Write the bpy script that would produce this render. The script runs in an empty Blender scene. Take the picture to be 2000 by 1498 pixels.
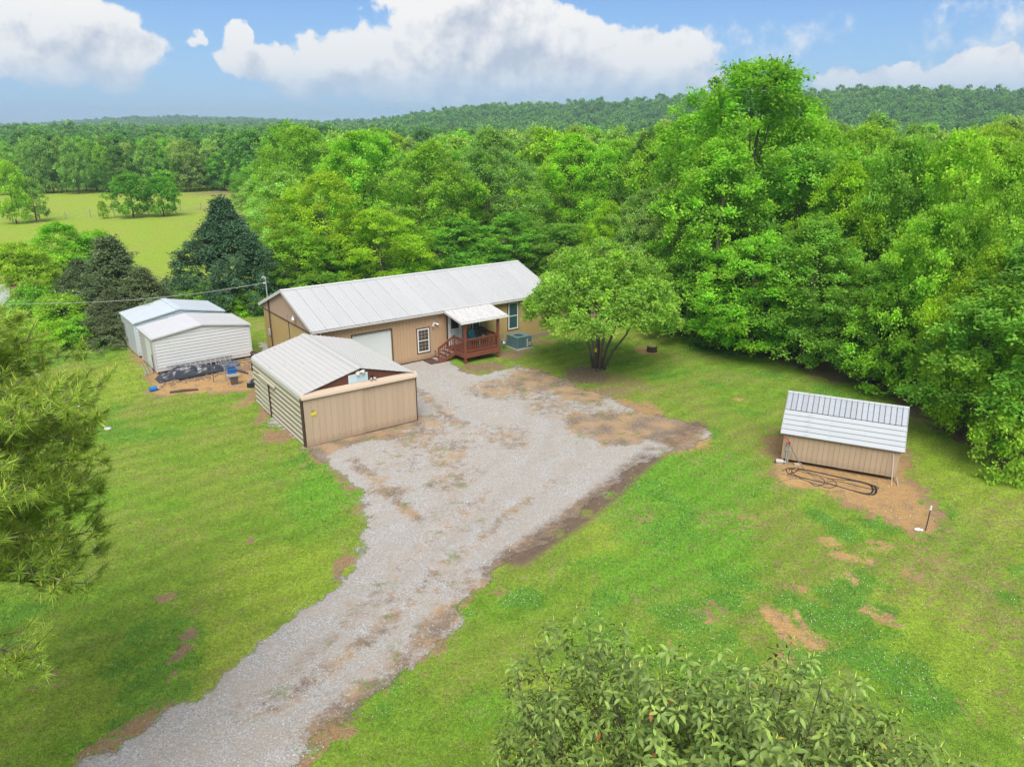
import bpy, math, random
import numpy as np
from mathutils import Vector, Matrix

C = bpy.context.scene
COL = C.collection
R = math.radians
rng = np.random.default_rng(7)
rnd = random.Random(11)

# ------------------------------------------------------------------ camera
cam_d = bpy.data.cameras.new('camera')
cam = bpy.data.objects.new('camera', cam_d)
COL.objects.link(cam)
cam.location = (0, 0, 14.0)
cam.rotation_euler = (math.pi / 2 - 0.330488, 0, 0)
cam_d.sensor_width = 36.0
cam_d.lens = 25.873
cam_d.clip_start = 0.2
cam_d.clip_end = 20000
C.camera = cam

# ------------------------------------------------------------------ layout data (metres)
TREES = [
    ('oak', 17.96, 58.0, 17.98, 8.2, (0.2, 0.44, 0.03), 'tallest oak rising above every other tree against the right hand cloud', None),
    ('broad2', 14.01, 51.0, 13.07, 4.56, (0.28, 0.56, 0.05), 'bright apple green maple in front of the tallest oak', None),
    ('broad1', 19.31, 51.0, 12.59, 4.57, (0.21, 0.46, 0.06), 'broad mid green tree below and right of the tallest oak', None),
    ('broad3', 20.75, 47.0, 11.74, 3.3, (0.37, 0.6, 0.03), 'yellow green tree with feathery top right of the tallest oak', None),
    ('broad4', 23.48, 46.0, 13.02, 3.51, (0.21, 0.46, 0.06), 'dark topped tree behind the small metal roofed shed', None),
    ('broad1', 25.57, 43.0, 13.49, 3.69, (0.33, 0.58, 0.045), 'light green spreading tree high on the right edge of the woods', None),
    ('broad3', 23.7, 36.0, 12.89, 2.75, (0.28, 0.56, 0.05), 'tall near tree cut by the right edge of the photo', None),
    ('broad2', 11.71, 56.0, 9.92, 3.59, (0.27, 0.46, 0.12), 'greyish green tree at the left end of the right hand woods', None),
    ('broad4', 13.3, 52.0, 6.38, 3.95, (0.21, 0.46, 0.06), 'low dense tree behind the firepit end of the lawn', None),
    ('broad1', 15.56, 47.0, 7.44, 4.21, (0.28, 0.56, 0.05), 'leafy low spreading tree at the lawn edge left of the shed', None),
    ('broad2', 18.08, 44.0, 8.75, 3.77, (0.21, 0.46, 0.06), 'drooping green tree overhanging the dark gap behind the shed', None),
    ('broad3', 21.16, 41.0, 6.86, 3.29, (0.21, 0.46, 0.06), 'shaded green tree just behind the shed roof', None),
    ('broad4', 22.03, 38.0, 9.98, 3.11, (0.28, 0.56, 0.05), 'layered green tree right of the shed', None),
    ('broad2', 21.99, 33.0, 8.71, 2.75, (0.37, 0.6, 0.03), 'yellow tinted leafy tree near the right edge above the lawn', None),
    ('shrub1', 22.68, 39.0, 2.09, 2.41, (0.33, 0.58, 0.045), 'bright green bush beside the right end of the shed', None),
    ('shrub2', 22.65, 33.5, 3.77, 2.44, (0.28, 0.56, 0.05), 'large bright leafy bush hanging over the lawn at right edge', None),
    ('shrub1', 21.6, 29.0, 3.8, 1.92, (0.28, 0.56, 0.05), 'nearest bush of the right woods, low at the photo edge', None),
    ('shrub2', 14.62, 49.0, 2.67, 2.78, (0.21, 0.46, 0.06), 'low shrub under the trees at the lawn edge behind the center tree', None),
    ('shrub1', 12.92, 53.5, 1.63, 2.28, (0.21, 0.46, 0.06), 'small shrub at the wood edge beyond the firepit', None),
    ('broad1', -17.11, 68.0, 10.15, 4.56, (0.37, 0.6, 0.03), 'bright yellow green tree left of the others behind the house', None),
    ('broad3', -21.83, 72.0, 9.93, 4.59, (0.38, 0.56, 0.14), 'feathery pale tree at the field edge behind the dark cedar', None),
    ('broad2', -18.56, 63.0, 6.48, 3.67, (0.33, 0.58, 0.045), 'rounded bright green tree right behind the house gable', None),
    ('broad4', -15.83, 80.0, 13.39, 5.54, (0.33, 0.58, 0.045), 'tall yellow green tree behind the left half of the house', None),
    ('broad1', -11.69, 66.0, 7.23, 4.27, (0.37, 0.6, 0.03), 'low bright lime tree directly above the house ridge', None),
    ('broad2', -8.31, 76.0, 12.37, 5.54, (0.28, 0.56, 0.05), 'deep green round tree behind the middle of the house', None),
    ('broad3', -2.43, 82.0, 13.69, 5.67, (0.27, 0.46, 0.12), 'tall pale grey green tree behind the right half of the house', None),
    ('broad4', -15.47, 66.0, 4.78, 3.64, (0.21, 0.46, 0.06), 'green understory tree touching the house ridge on the left', None),
    ('broad1', -5.91, 72.0, 5.89, 4.92, (0.21, 0.46, 0.06), 'dark understory tree behind the house ridge middle', None),
    ('broad2', 0.0, 74.0, 6.17, 4.54, (0.21, 0.46, 0.06), 'dark green understory tree behind the right end of the house', None),
    ('broad3', 6.97, 88.0, 13.22, 5.81, (0.37, 0.6, 0.03), 'twin topped yellow green tree behind the center lawn tree', None),
    ('broad4', 11.68, 84.0, 12.47, 4.73, (0.33, 0.58, 0.045), 'light green pointed tree right of the twin topped one', None),
    ('broad1', 5.07, 74.0, 5.17, 4.31, (0.21, 0.46, 0.06), 'mid green tree between house end and center lawn tree', None),
    ('broad2', 13.99, 80.0, 13.39, 3.43, (0.1, 0.25, 0.05), 'dark slender tree left of the tallest oak', None),
    ('broad3', 8.77, 68.0, 7.71, 3.0, (0.37, 0.6, 0.03), 'thin yellowish tree right behind the center lawn tree', None),
    ('broad4', 11.32, 62.0, 9.08, 3.56, (0.27, 0.46, 0.12), 'soft green tree right of the center lawn tree', None),
    ('shrub1', -20.94, 62.0, 1.45, 2.62, (0.33, 0.58, 0.045), 'bright bush beside the dark cedar and house gable', None),
    ('shrub2', -16.51, 62.0, 2.33, 3.26, (0.21, 0.46, 0.06), 'leafy bush hidden behind the house roof on the left', None),
    ('shrub1', -9.69, 66.0, 2.04, 3.92, (0.33, 0.58, 0.045), 'bush peeping above the house ridge in the middle', None),
    ('shrub2', -3.32, 68.0, 2.15, 4.03, (0.21, 0.46, 0.06), 'bush above the right part of the house ridge', None),
    ('shrub1', 10.91, 62.0, 1.45, 3.27, (0.21, 0.46, 0.06), 'shrub behind the center lawn tree on its right', None),
    ('shrub2', 3.57, 60.0, 2.7, 2.94, (0.21, 0.46, 0.06), 'shrub between house end wall and center lawn tree', None),
    ('broad3', -36.28, 108.0, 7.4, 4.35, (0.38, 0.56, 0.14), 'pale feathery tree leaning over the field edge', None),
    ('broad4', -30.45, 96.0, 6.88, 3.89, (0.33, 0.58, 0.045), 'light green tree at the right end of the field', None),
    ('broad1', -49.54, 150.0, 7.93, 5.0, (0.28, 0.56, 0.05), 'fresh green tree at the far right corner of the field', None),
    ('broad2', -40.49, 132.0, 8.83, 4.84, (0.21, 0.46, 0.06), 'mid green tree behind the feathery one at the field edge', None),
    ('broad3', -26.9, 82.0, 4.77, 3.64, (0.37, 0.6, 0.03), 'yellow green tree between the dark cedar and the field', None),
    ('cedar1', -23.33, 60.5, 8.4, 5.24, (0.075, 0.17, 0.08), 'big dark blue green cedar left of the house', None),
    ('cedar2', -28.92, 53.0, 6.31, 3.94, (0.15, 0.215, 0.085), 'tallest brownish cedar behind the white sheds', None),
    ('cedar1', -31.97, 54.0, 4.78, 3.2, (0.15, 0.215, 0.085), 'brownish cedar left of the tallest cedar behind the sheds', None),
    ('cedar2', -26.24, 51.5, 4.49, 2.97, (0.15, 0.215, 0.085), 'short cedar touching the rear white shed', None),
    ('cedar1', -27.69, 50.0, 3.52, 2.65, (0.15, 0.215, 0.085), 'bushy low cedar left of the rear white shed', None),
    ('broad2', -37.81, 62.0, 6.52, 4.04, (0.33, 0.58, 0.045), 'bright rounded tree between field and brown cedars', None),
    ('broad4', -37.75, 56.0, 5.72, 3.29, (0.33, 0.58, 0.045), 'bright green tree at the left edge in front of the field', None),
    ('broad1', -35.85, 64.0, 5.72, 2.42, (0.33, 0.58, 0.045), 'light green tree top poking over the brown cedars', None),
    ('shrub1', -31.77, 51.0, 2.76, 2.71, (0.28, 0.56, 0.05), 'leafy bush below the brown cedars at left', None),
    ('shrub2', -35.14, 53.0, 2.89, 2.43, (0.21, 0.46, 0.06), 'bush covering the old rusty roofed shed', None),
    ('shrub1', -31.22, 48.5, 1.72, 1.91, (0.33, 0.58, 0.045), 'low bramble bush at the far left lawn edge', None),
    ('shrub2', -29.32, 49.5, 1.83, 1.94, (0.28, 0.56, 0.05), 'low bush at the foot of the brown cedars', None),
    ('shrub1', -25.1, 58.0, 2.26, 2.24, (0.21, 0.46, 0.06), 'bush at the foot of the big dark cedar', None),
    ('shrub2', -21.07, 58.5, 1.53, 1.86, (0.28, 0.56, 0.05), 'small green bush between big cedar and house gable', None),
    ('field', -64.57, 128.0, 6.76, 3.43, (0.12, 0.36, 0.03), 'larger of two round trees standing together in the field', None),
    ('field', -60.33, 130.0, 6.23, 2.88, (0.14, 0.4, 0.03), 'smaller round tree beside its larger mate in the field', None),
    ('field', -77.46, 122.0, 6.55, 2.13, (0.27, 0.46, 0.12), 'slim grey green tree by the field fence near the left edge', None),
    ('field', -78.79, 119.0, 9.03, 2.38, (0.33, 0.58, 0.045), 'bright tree at the left photo edge beyond the field fence', None),
    ('field', -68.53, 126.0, 2.75, 0.85, (0.33, 0.58, 0.045), 'tiny sapling beside the field fence', None),
    ('mid1', -116.34, 175.58, 10.46, 3.62, (0.38, 0.56, 0.14), 'pale green tree, first from the left in the row across the field', 'trees along the far side of the field'),
    ('mid2', -117.76, 181.92, 8.49, 2.93, (0.21, 0.46, 0.06), 'mid green tree, second from the left in the row across the field', 'trees along the far side of the field'),
    ('mid3', -114.93, 182.53, 11.24, 3.02, (0.27, 0.46, 0.12), 'greyish green tree, third from the left in the row across the field', 'trees along the far side of the field'),
    ('mid4', -110.21, 179.42, 12.19, 3.46, (0.27, 0.46, 0.12), 'greyish green tree, fourth from the left in the row across the field', 'trees along the far side of the field'),
    ('mid1', -108.91, 180.32, 11.28, 3.85, (0.27, 0.46, 0.12), 'greyish green tree, fifth from the left in the row across the field', 'trees along the far side of the field'),
    ('mid2', -109.13, 186.01, 12.13, 3.1, (0.27, 0.46, 0.12), 'greyish green tree, sixth from the left in the row across the field', 'trees along the far side of the field'),
    ('mid3', -101.64, 177.89, 12.21, 3.04, (0.27, 0.46, 0.12), 'greyish green tree, seventh from the left in the row across the field', 'trees along the far side of the field'),
    ('mid4', -105.86, 188.83, 10.2, 3.36, (0.27, 0.46, 0.12), 'greyish green tree, eighth from the left in the row across the field', 'trees along the far side of the field'),
    ('mid1', -101.73, 185.95, 11.19, 3.99, (0.21, 0.46, 0.06), 'mid green tree, ninth from the left in the row across the field', 'trees along the far side of the field'),
    ('mid2', -96.91, 182.09, 10.33, 3.35, (0.28, 0.56, 0.05), 'fresh green tree, tenth from the left in the row across the field', 'trees along the far side of the field'),
    ('mid3', -92.45, 179.61, 10.38, 3.73, (0.1, 0.25, 0.05), 'dark green tree, eleventh from the left in the row across the field', 'trees along the far side of the field'),
    ('mid4', -94.36, 188.87, 10.2, 3.08, (0.38, 0.56, 0.14), 'pale green tree, twelfth from the left in the row across the field', 'trees along the far side of the field'),
    ('mid1', -90.75, 186.73, 10.24, 3.18, (0.1, 0.25, 0.05), 'dark green tree, thirteenth from the left in the row across the field', 'trees along the far side of the field'),
    ('mid2', -85.27, 181.45, 12.17, 3.9, (0.27, 0.46, 0.12), 'greyish green tree, fourteenth from the left in the row across the field', 'trees along the far side of the field'),
    ('mid3', -83.23, 181.52, 9.66, 3.29, (0.28, 0.56, 0.05), 'fresh green tree, fifteenth from the left in the row across the field', 'trees along the far side of the field'),
    ('mid4', -83.6, 188.29, 8.78, 3.21, (0.21, 0.46, 0.06), 'mid green tree, sixteenth from the left in the row across the field', 'trees along the far side of the field'),
    ('mid1', -78.29, 184.41, 11.22, 3.95, (0.27, 0.46, 0.12), 'greyish green tree, seventeenth from the left in the row across the field', 'trees along the far side of the field'),
    ('mid2', -78.03, 190.71, 8.23, 3.33, (0.1, 0.25, 0.05), 'dark green tree, eighteenth from the left in the row across the field', 'trees along the far side of the field'),
    ('mid3', -76.59, 194.66, 10.08, 4.09, (0.38, 0.56, 0.14), 'pale green tree, nineteenth from the left in the row across the field', 'trees along the far side of the field'),
    ('mid4', -71.91, 187.63, 8.32, 3.68, (0.21, 0.46, 0.06), 'mid green tree, twentieth from the left in the row across the field', 'trees along the far side of the field'),
    ('mid1', -69.21, 189.35, 8.75, 3.64, (0.1, 0.25, 0.05), 'dark green tree, twenty-first from the left in the row across the field', 'trees along the far side of the field'),
    ('mid2', -66.64, 190.38, 12.08, 3.73, (0.1, 0.25, 0.05), 'dark green tree, twenty-second from the left in the row across the field', 'trees along the far side of the field'),
    ('mid1', -136.51, 206.71, 10.68, 4.1, (0.21, 0.46, 0.06), 'tree top showing above the row along the far side of the field', 'tree tops behind the field row'),
    ('mid2', -130.8, 207.6, 11.32, 4.12, (0.27, 0.46, 0.12), 'tree top showing above the row along the far side of the field', 'tree tops behind the field row'),
    ('mid3', -124.52, 204.19, 11.69, 4.05, (0.21, 0.46, 0.06), 'tree top showing above the row along the far side of the field', 'tree tops behind the field row'),
    ('mid4', -117.83, 199.0, 10.41, 3.95, (0.21, 0.46, 0.06), 'tree top showing above the row along the far side of the field', 'tree tops behind the field row'),
    ('mid1', -115.1, 204.02, 11.78, 4.04, (0.21, 0.46, 0.06), 'tree top showing above the row along the far side of the field', 'tree tops behind the field row'),
    ('mid2', -109.32, 200.39, 10.43, 3.98, (0.28, 0.56, 0.05), 'tree top showing above the row along the far side of the field', 'tree tops behind the field row'),
    ('mid3', -108.37, 205.82, 11.88, 4.08, (0.15, 0.36, 0.05), 'tree top showing above the row along the far side of the field', 'tree tops behind the field row'),
    ('mid4', -100.69, 200.54, 10.37, 3.98, (0.38, 0.56, 0.14), 'tree top showing above the row along the far side of the field', 'tree tops behind the field row'),
    ('mid1', -102.23, 215.57, 11.12, 4.28, (0.28, 0.56, 0.05), 'tree top showing above the row along the far side of the field', 'tree tops behind the field row'),
    ('mid2', -92.33, 203.72, 11.64, 4.04, (0.28, 0.56, 0.05), 'tree top showing above the row along the far side of the field', 'tree tops behind the field row'),
    ('mid3', -87.06, 200.64, 11.47, 3.98, (0.38, 0.56, 0.14), 'tree top showing above the row along the far side of the field', 'tree tops behind the field row'),
    ('mid4', -84.91, 209.29, 11.11, 4.15, (0.1, 0.25, 0.05), 'tree top showing above the row along the far side of the field', 'tree tops behind the field row'),
    ('mid1', -80.99, 206.85, 11.11, 4.1, (0.38, 0.56, 0.14), 'tree top showing above the row along the far side of the field', 'tree tops behind the field row'),
    ('mid2', -74.05, 204.5, 10.58, 4.06, (0.15, 0.36, 0.05), 'tree top showing above the row along the far side of the field', 'tree tops behind the field row'),
    ('mid3', 27.35, 103.48, 15.38, 4.65, (0.28, 0.56, 0.05), 'fresh green treetop in the nearer woods behind the tallest oak', 'fresh green trees in the nearer woods behind the tallest oak'),
    ('mid3', 73.54, 138.18, 14.5, 4.79, (0.28, 0.56, 0.05), 'fresh green treetop in the farther woods right of the tallest oak', 'fresh green trees in the farther woods right of the tallest oak'),
    ('mid4', -12.29, 124.72, 11.78, 5.06, (0.37, 0.6, 0.03), 'yellow green treetop in the farther woods behind the house', 'yellow green trees in the farther woods behind the house'),
    ('mid4', 56.08, 102.86, 11.72, 5.26, (0.28, 0.56, 0.05), 'fresh green treetop in the nearer woods right of the tallest oak', 'fresh green trees in the nearer woods right of the tallest oak'),
    ('mid3', 24.57, 121.51, 14.95, 4.28, (0.38, 0.56, 0.14), 'pale treetop in the farther woods behind the tallest oak', 'pale trees in the farther woods behind the tallest oak'),
    ('broad4', 25.89, 72.75, 13.8, 4.77, (0.37, 0.6, 0.03), 'yellow green treetop in the nearer woods behind the tallest oak', 'yellow green trees in the nearer woods behind the tallest oak'),
    ('mid1', 48.08, 149.99, 11.64, 4.14, (0.27, 0.46, 0.12), 'greyish treetop in the farther woods behind the tallest oak', 'greyish trees in the farther woods behind the tallest oak'),
    ('mid2', 37.55, 112.96, 14.63, 5.25, (0.33, 0.58, 0.045), 'light green treetop in the nearer woods behind the tallest oak', 'light green trees in the nearer woods behind the tallest oak'),
    ('mid1', -33.03, 172.75, 9.78, 5.28, (0.28, 0.56, 0.05), 'fresh green treetop in the farther woods behind the house', 'fresh green trees in the farther woods behind the house'),
    ('mid1', 1.15, 110.12, 12.07, 4.25, (0.27, 0.46, 0.12), 'greyish treetop in the nearer woods behind the house', 'greyish trees in the nearer woods behind the house'),
    ('mid1', -7.43, 109.0, 12.92, 5.25, (0.28, 0.56, 0.05), 'fresh green treetop in the nearer woods behind the house', 'fresh green trees in the nearer woods behind the house'),
    ('mid3', 18.04, 96.78, 11.52, 5.07, (0.28, 0.56, 0.05), 'fresh green treetop in the nearer woods behind the house', 'fresh green trees in the nearer woods behind the house'),
    ('mid4', 4.09, 135.29, 13.75, 5.22, (0.38, 0.56, 0.14), 'pale treetop in the farther woods behind the house', 'pale trees in the farther woods behind the house'),
    ('mid1', 49.43, 171.45, 14.0, 4.05, (0.21, 0.46, 0.06), 'mid green treetop in the farther woods behind the tallest oak', 'mid green trees in the farther woods behind the tallest oak'),
    ('mid4', 37.34, 126.81, 15.13, 4.48, (0.21, 0.46, 0.06), 'mid green treetop in the farther woods behind the tallest oak', 'mid green trees in the farther woods behind the tallest oak'),
    ('broad4', -4.85, 89.12, 11.6, 5.27, (0.21, 0.46, 0.06), 'mid green treetop in the nearer woods behind the house', 'mid green trees in the nearer woods behind the house'),
    ('broad4', 64.21, 92.84, 13.43, 4.35, (0.33, 0.58, 0.045), 'light green treetop in the nearer woods right of the tallest oak', 'light green trees in the nearer woods right of the tallest oak'),
    ('mid4', 28.16, 173.25, 12.93, 4.08, (0.33, 0.58, 0.045), 'light green treetop in the farther woods behind the house', 'light green trees in the farther woods behind the house'),
    ('mid2', 14.67, 133.01, 13.15, 3.93, (0.21, 0.46, 0.06), 'mid green treetop in the farther woods behind the house', 'mid green trees in the farther woods behind the house'),
    ('mid3', 79.64, 167.81, 14.75, 4.89, (0.38, 0.56, 0.14), 'pale treetop in the farther woods right of the tallest oak', 'pale trees in the farther woods right of the tallest oak'),
    ('mid1', 93.76, 159.85, 10.29, 4.35, (0.38, 0.56, 0.14), 'pale treetop in the farther woods right of the tallest oak', 'pale trees in the farther woods right of the tallest oak'),
    ('mid1', -0.71, 123.22, 13.2, 4.39, (0.38, 0.56, 0.14), 'pale treetop in the farther woods behind the house', 'pale trees in the farther woods behind the house'),
    ('mid2', 46.43, 125.41, 15.29, 4.48, (0.33, 0.58, 0.045), 'light green treetop in the farther woods behind the tallest oak', 'light green trees in the farther woods behind the tallest oak'),
    ('mid4', 93.16, 140.48, 12.22, 4.46, (0.38, 0.56, 0.14), 'pale treetop in the farther woods right of the tallest oak', 'pale trees in the farther woods right of the tallest oak'),
    ('mid1', -24.87, 158.56, 12.98, 5.06, (0.37, 0.6, 0.03), 'yellow green treetop in the farther woods behind the house', 'yellow green trees in the farther woods behind the house'),
    ('mid2', 45.78, 95.79, 11.71, 4.6, (0.38, 0.56, 0.14), 'pale treetop in the nearer woods right of the tallest oak', 'pale trees in the nearer woods right of the tallest oak'),
    ('mid1', -20.53, 100.71, 12.47, 4.94, (0.21, 0.46, 0.06), 'mid green treetop in the nearer woods behind the house', 'mid green trees in the nearer woods behind the house'),
    ('broad1', -25.9, 93.66, 14.05, 4.9, (0.28, 0.56, 0.05), 'fresh green treetop in the nearer woods behind the house', 'fresh green trees in the nearer woods behind the house'),
    ('mid1', 123.01, 172.63, 11.43, 5.09, (0.21, 0.46, 0.06), 'mid green treetop in the farther woods right of the tallest oak', 'mid green trees in the farther woods right of the tallest oak'),
    ('broad2', 29.26, 88.33, 11.73, 4.92, (0.37, 0.6, 0.03), 'yellow green treetop in the nearer woods behind the tallest oak', 'yellow green trees in the nearer woods behind the tallest oak'),
    ('mid2', -19.27, 112.61, 13.65, 4.76, (0.21, 0.46, 0.06), 'mid green treetop in the nearer woods behind the house', 'mid green trees in the nearer woods behind the house'),
    ('mid1', -30.84, 106.09, 14.07, 5.11, (0.21, 0.46, 0.06), 'mid green treetop in the nearer woods behind the house', 'mid green trees in the nearer woods behind the house'),
    ('mid1', 76.28, 118.34, 13.88, 4.86, (0.38, 0.56, 0.14), 'pale treetop in the farther woods right of the tallest oak', 'pale trees in the farther woods right of the tallest oak'),
    ('mid3', -27.25, 121.39, 13.44, 4.92, (0.38, 0.56, 0.14), 'pale treetop in the farther woods behind the house', 'pale trees in the farther woods behind the house'),
    ('mid1', -38.03, 136.71, 11.59, 4.63, (0.21, 0.46, 0.06), 'mid green treetop in the farther woods behind the house', 'mid green trees in the farther woods behind the house'),
    ('broad4', 15.55, 75.94, 13.38, 5.08, (0.33, 0.58, 0.045), 'light green treetop in the nearer woods behind the tallest oak', 'light green trees in the nearer woods behind the tallest oak'),
    ('mid1', 16.13, 168.85, 10.37, 5.28, (0.21, 0.46, 0.06), 'mid green treetop in the farther woods behind the house', 'mid green trees in the farther woods behind the house'),
    ('mid3', 4.91, 102.7, 13.83, 5.01, (0.37, 0.6, 0.03), 'yellow green treetop in the nearer woods behind the house', 'yellow green trees in the nearer woods behind the house'),
    ('mid2', 61.87, 112.11, 13.21, 4.46, (0.38, 0.56, 0.14), 'pale treetop in the nearer woods right of the tallest oak', 'pale trees in the nearer woods right of the tallest oak'),
    ('mid1', 24.67, 162.71, 10.67, 4.58, (0.21, 0.46, 0.06), 'mid green treetop in the farther woods behind the house', 'mid green trees in the farther woods behind the house'),
    ('mid2', 14.95, 111.58, 13.94, 4.0, (0.38, 0.56, 0.14), 'pale treetop in the nearer woods behind the house', 'pale trees in the nearer woods behind the house'),
    ('broad2', 39.47, 76.24, 12.7, 4.59, (0.33, 0.58, 0.045), 'light green treetop in the nearer woods right of the tallest oak', 'light green trees in the nearer woods right of the tallest oak'),
    ('broad1', 42.52, 67.56, 13.95, 4.83, (0.33, 0.58, 0.045), 'light green treetop in the nearer woods right of the tallest oak', 'light green trees in the nearer woods right of the tallest oak'),
    ('mid2', 34.8, 96.31, 12.45, 4.2, (0.33, 0.58, 0.045), 'light green treetop in the nearer woods behind the tallest oak', 'light green trees in the nearer woods behind the tallest oak'),
    ('mid4', 4.24, 172.07, 12.81, 4.3, (0.28, 0.56, 0.05), 'fresh green treetop in the farther woods behind the house', 'fresh green trees in the farther woods behind the house'),
    ('mid2', 58.87, 145.29, 15.15, 4.81, (0.38, 0.56, 0.14), 'pale treetop in the farther woods behind the tallest oak', 'pale trees in the farther woods behind the tallest oak'),
    ('mid3', 11.15, 150.5, 14.16, 4.89, (0.21, 0.46, 0.06), 'mid green treetop in the farther woods behind the house', 'mid green trees in the farther woods behind the house'),
    ('mid1', 45.78, 139.79, 13.13, 4.26, (0.33, 0.58, 0.045), 'light green treetop in the farther woods behind the tallest oak', 'light green trees in the farther woods behind the tallest oak'),
    ('mid1', 7.95, 120.46, 12.37, 5.01, (0.28, 0.56, 0.05), 'fresh green treetop in the farther woods behind the house', 'fresh green trees in the farther woods behind the house'),
    ('broad1', 51.01, 73.64, 14.59, 4.75, (0.27, 0.46, 0.12), 'greyish treetop in the nearer woods right of the tallest oak', 'greyish trees in the nearer woods right of the tallest oak'),
    ('mid2', 51.23, 110.97, 13.19, 5.17, (0.33, 0.58, 0.045), 'light green treetop in the nearer woods right of the tallest oak', 'light green trees in the nearer woods right of the tallest oak'),
    ('mid1', -4.78, 154.96, 13.77, 4.24, (0.38, 0.56, 0.14), 'pale treetop in the farther woods behind the house', 'pale trees in the farther woods behind the house'),
    ('mid4', 61.86, 136.6, 12.7, 5.04, (0.38, 0.56, 0.14), 'pale treetop in the farther woods right of the tallest oak', 'pale trees in the farther woods right of the tallest oak'),
    ('mid1', 34.48, 148.78, 16.03, 5.02, (0.38, 0.56, 0.14), 'pale treetop in the farther woods behind the tallest oak', 'pale trees in the farther woods behind the tallest oak'),
    ('broad2', 56.78, 82.11, 14.29, 4.51, (0.38, 0.56, 0.14), 'pale treetop in the nearer woods right of the tallest oak', 'pale trees in the nearer woods right of the tallest oak'),
    ('mid4', 96.03, 149.19, 12.85, 4.06, (0.33, 0.58, 0.045), 'light green treetop in the farther woods right of the tallest oak', 'light green trees in the farther woods right of the tallest oak'),
    ('broad3', 17.23, 67.65, 13.62, 4.55, (0.21, 0.46, 0.06), 'mid green treetop in the nearer woods behind the tallest oak', 'mid green trees in the nearer woods behind the tallest oak'),
    ('broad3', 44.72, 86.35, 14.17, 4.4, (0.27, 0.46, 0.12), 'greyish treetop in the nearer woods right of the tallest oak', 'greyish trees in the nearer woods right of the tallest oak'),
    ('mid1', 78.82, 153.78, 11.96, 4.47, (0.38, 0.56, 0.14), 'pale treetop in the farther woods right of the tallest oak', 'pale trees in the farther woods right of the tallest oak'),
    ('mid4', 48.89, 159.81, 10.94, 4.07, (0.33, 0.58, 0.045), 'light green treetop in the farther woods behind the tallest oak', 'light green trees in the farther woods behind the tallest oak'),
    ('mid1', 82.4, 128.31, 12.88, 5.02, (0.38, 0.56, 0.14), 'pale treetop in the farther woods right of the tallest oak', 'pale trees in the farther woods right of the tallest oak'),
    ('mid1', 27.17, 139.42, 14.39, 4.02, (0.33, 0.58, 0.045), 'light green treetop in the farther woods behind the house', 'light green trees in the farther woods behind the house'),
    ('mid2', 61.56, 163.58, 10.6, 4.65, (0.38, 0.56, 0.14), 'pale treetop in the farther woods behind the tallest oak', 'pale trees in the farther woods behind the tallest oak'),
    ('mid1', 37.65, 172.19, 13.69, 4.43, (0.21, 0.46, 0.06), 'mid green treetop in the farther woods behind the tallest oak', 'mid green trees in the farther woods behind the tallest oak'),
    ('mid1', -43.76, 152.49, 10.0, 5.0, (0.21, 0.46, 0.06), 'mid green treetop in the farther woods behind the house', 'mid green trees in the farther woods behind the house'),
    ('mid4', 67.41, 126.81, 11.15, 4.25, (0.21, 0.46, 0.06), 'mid green treetop in the farther woods right of the tallest oak', 'mid green trees in the farther woods right of the tallest oak'),
    ('broad3', 7.55, 91.12, 13.99, 4.48, (0.38, 0.56, 0.14), 'pale treetop in the nearer woods behind the house', 'pale trees in the nearer woods behind the house'),
    ('mid4', -35.31, 121.65, 13.6, 5.18, (0.21, 0.46, 0.06), 'mid green treetop in the farther woods behind the house', 'mid green trees in the farther woods behind the house'),
    ('broad4', 23.85, 80.87, 14.84, 5.01, (0.28, 0.56, 0.05), 'fresh green treetop in the nearer woods behind the tallest oak', 'fresh green trees in the nearer woods behind the tallest oak'),
    ('mid1', 111.08, 166.57, 12.06, 4.06, (0.28, 0.56, 0.05), 'fresh green treetop in the farther woods right of the tallest oak', 'fresh green trees in the farther woods right of the tallest oak'),
    ('mid3', -49.43, 168.9, 10.55, 4.09, (0.33, 0.58, 0.045), 'light green treetop in the farther woods behind the house', 'light green trees in the farther woods behind the house'),
    ('mid3', 68.08, 106.88, 15.17, 5.0, (0.38, 0.56, 0.14), 'pale treetop in the nearer woods right of the tallest oak', 'pale trees in the nearer woods right of the tallest oak'),
    ('broad1', 29.58, 64.57, 13.97, 4.25, (0.33, 0.58, 0.045), 'light green treetop in the nearer woods right of the tallest oak', 'light green trees in the nearer woods right of the tallest oak'),
    ('mid3', -23.56, 174.35, 12.22, 4.56, (0.38, 0.56, 0.14), 'pale treetop in the farther woods behind the house', 'pale trees in the farther woods behind the house'),
    ('mid1', -30.82, 150.05, 12.03, 4.07, (0.37, 0.6, 0.03), 'yellow green treetop in the farther woods behind the house', 'yellow green trees in the farther woods behind the house'),
    ('mid4', -7.63, 166.62, 11.64, 4.55, (0.38, 0.56, 0.14), 'pale treetop in the farther woods behind the house', 'pale trees in the farther woods behind the house'),
    ('broad3', -17.53, 92.01, 12.04, 5.2, (0.38, 0.56, 0.14), 'pale treetop in the nearer woods behind the house', 'pale trees in the nearer woods behind the house'),
    ('mid2', 26.9, 112.16, 13.28, 4.82, (0.27, 0.46, 0.12), 'greyish treetop in the nearer woods behind the tallest oak', 'greyish trees in the nearer woods behind the tallest oak'),
    ('mid1', -13.54, 146.6, 12.29, 4.74, (0.38, 0.56, 0.14), 'pale treetop in the farther woods behind the house', 'pale trees in the farther woods behind the house'),
    ('mid3', 65.55, 171.48, 15.09, 4.13, (0.21, 0.46, 0.06), 'mid green treetop in the farther woods behind the tallest oak', 'mid green trees in the farther woods behind the tallest oak'),
    ('mid1', 8.73, 160.74, 10.66, 4.89, (0.21, 0.46, 0.06), 'mid green treetop in the farther woods behind the house', 'mid green trees in the farther woods behind the house'),
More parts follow.
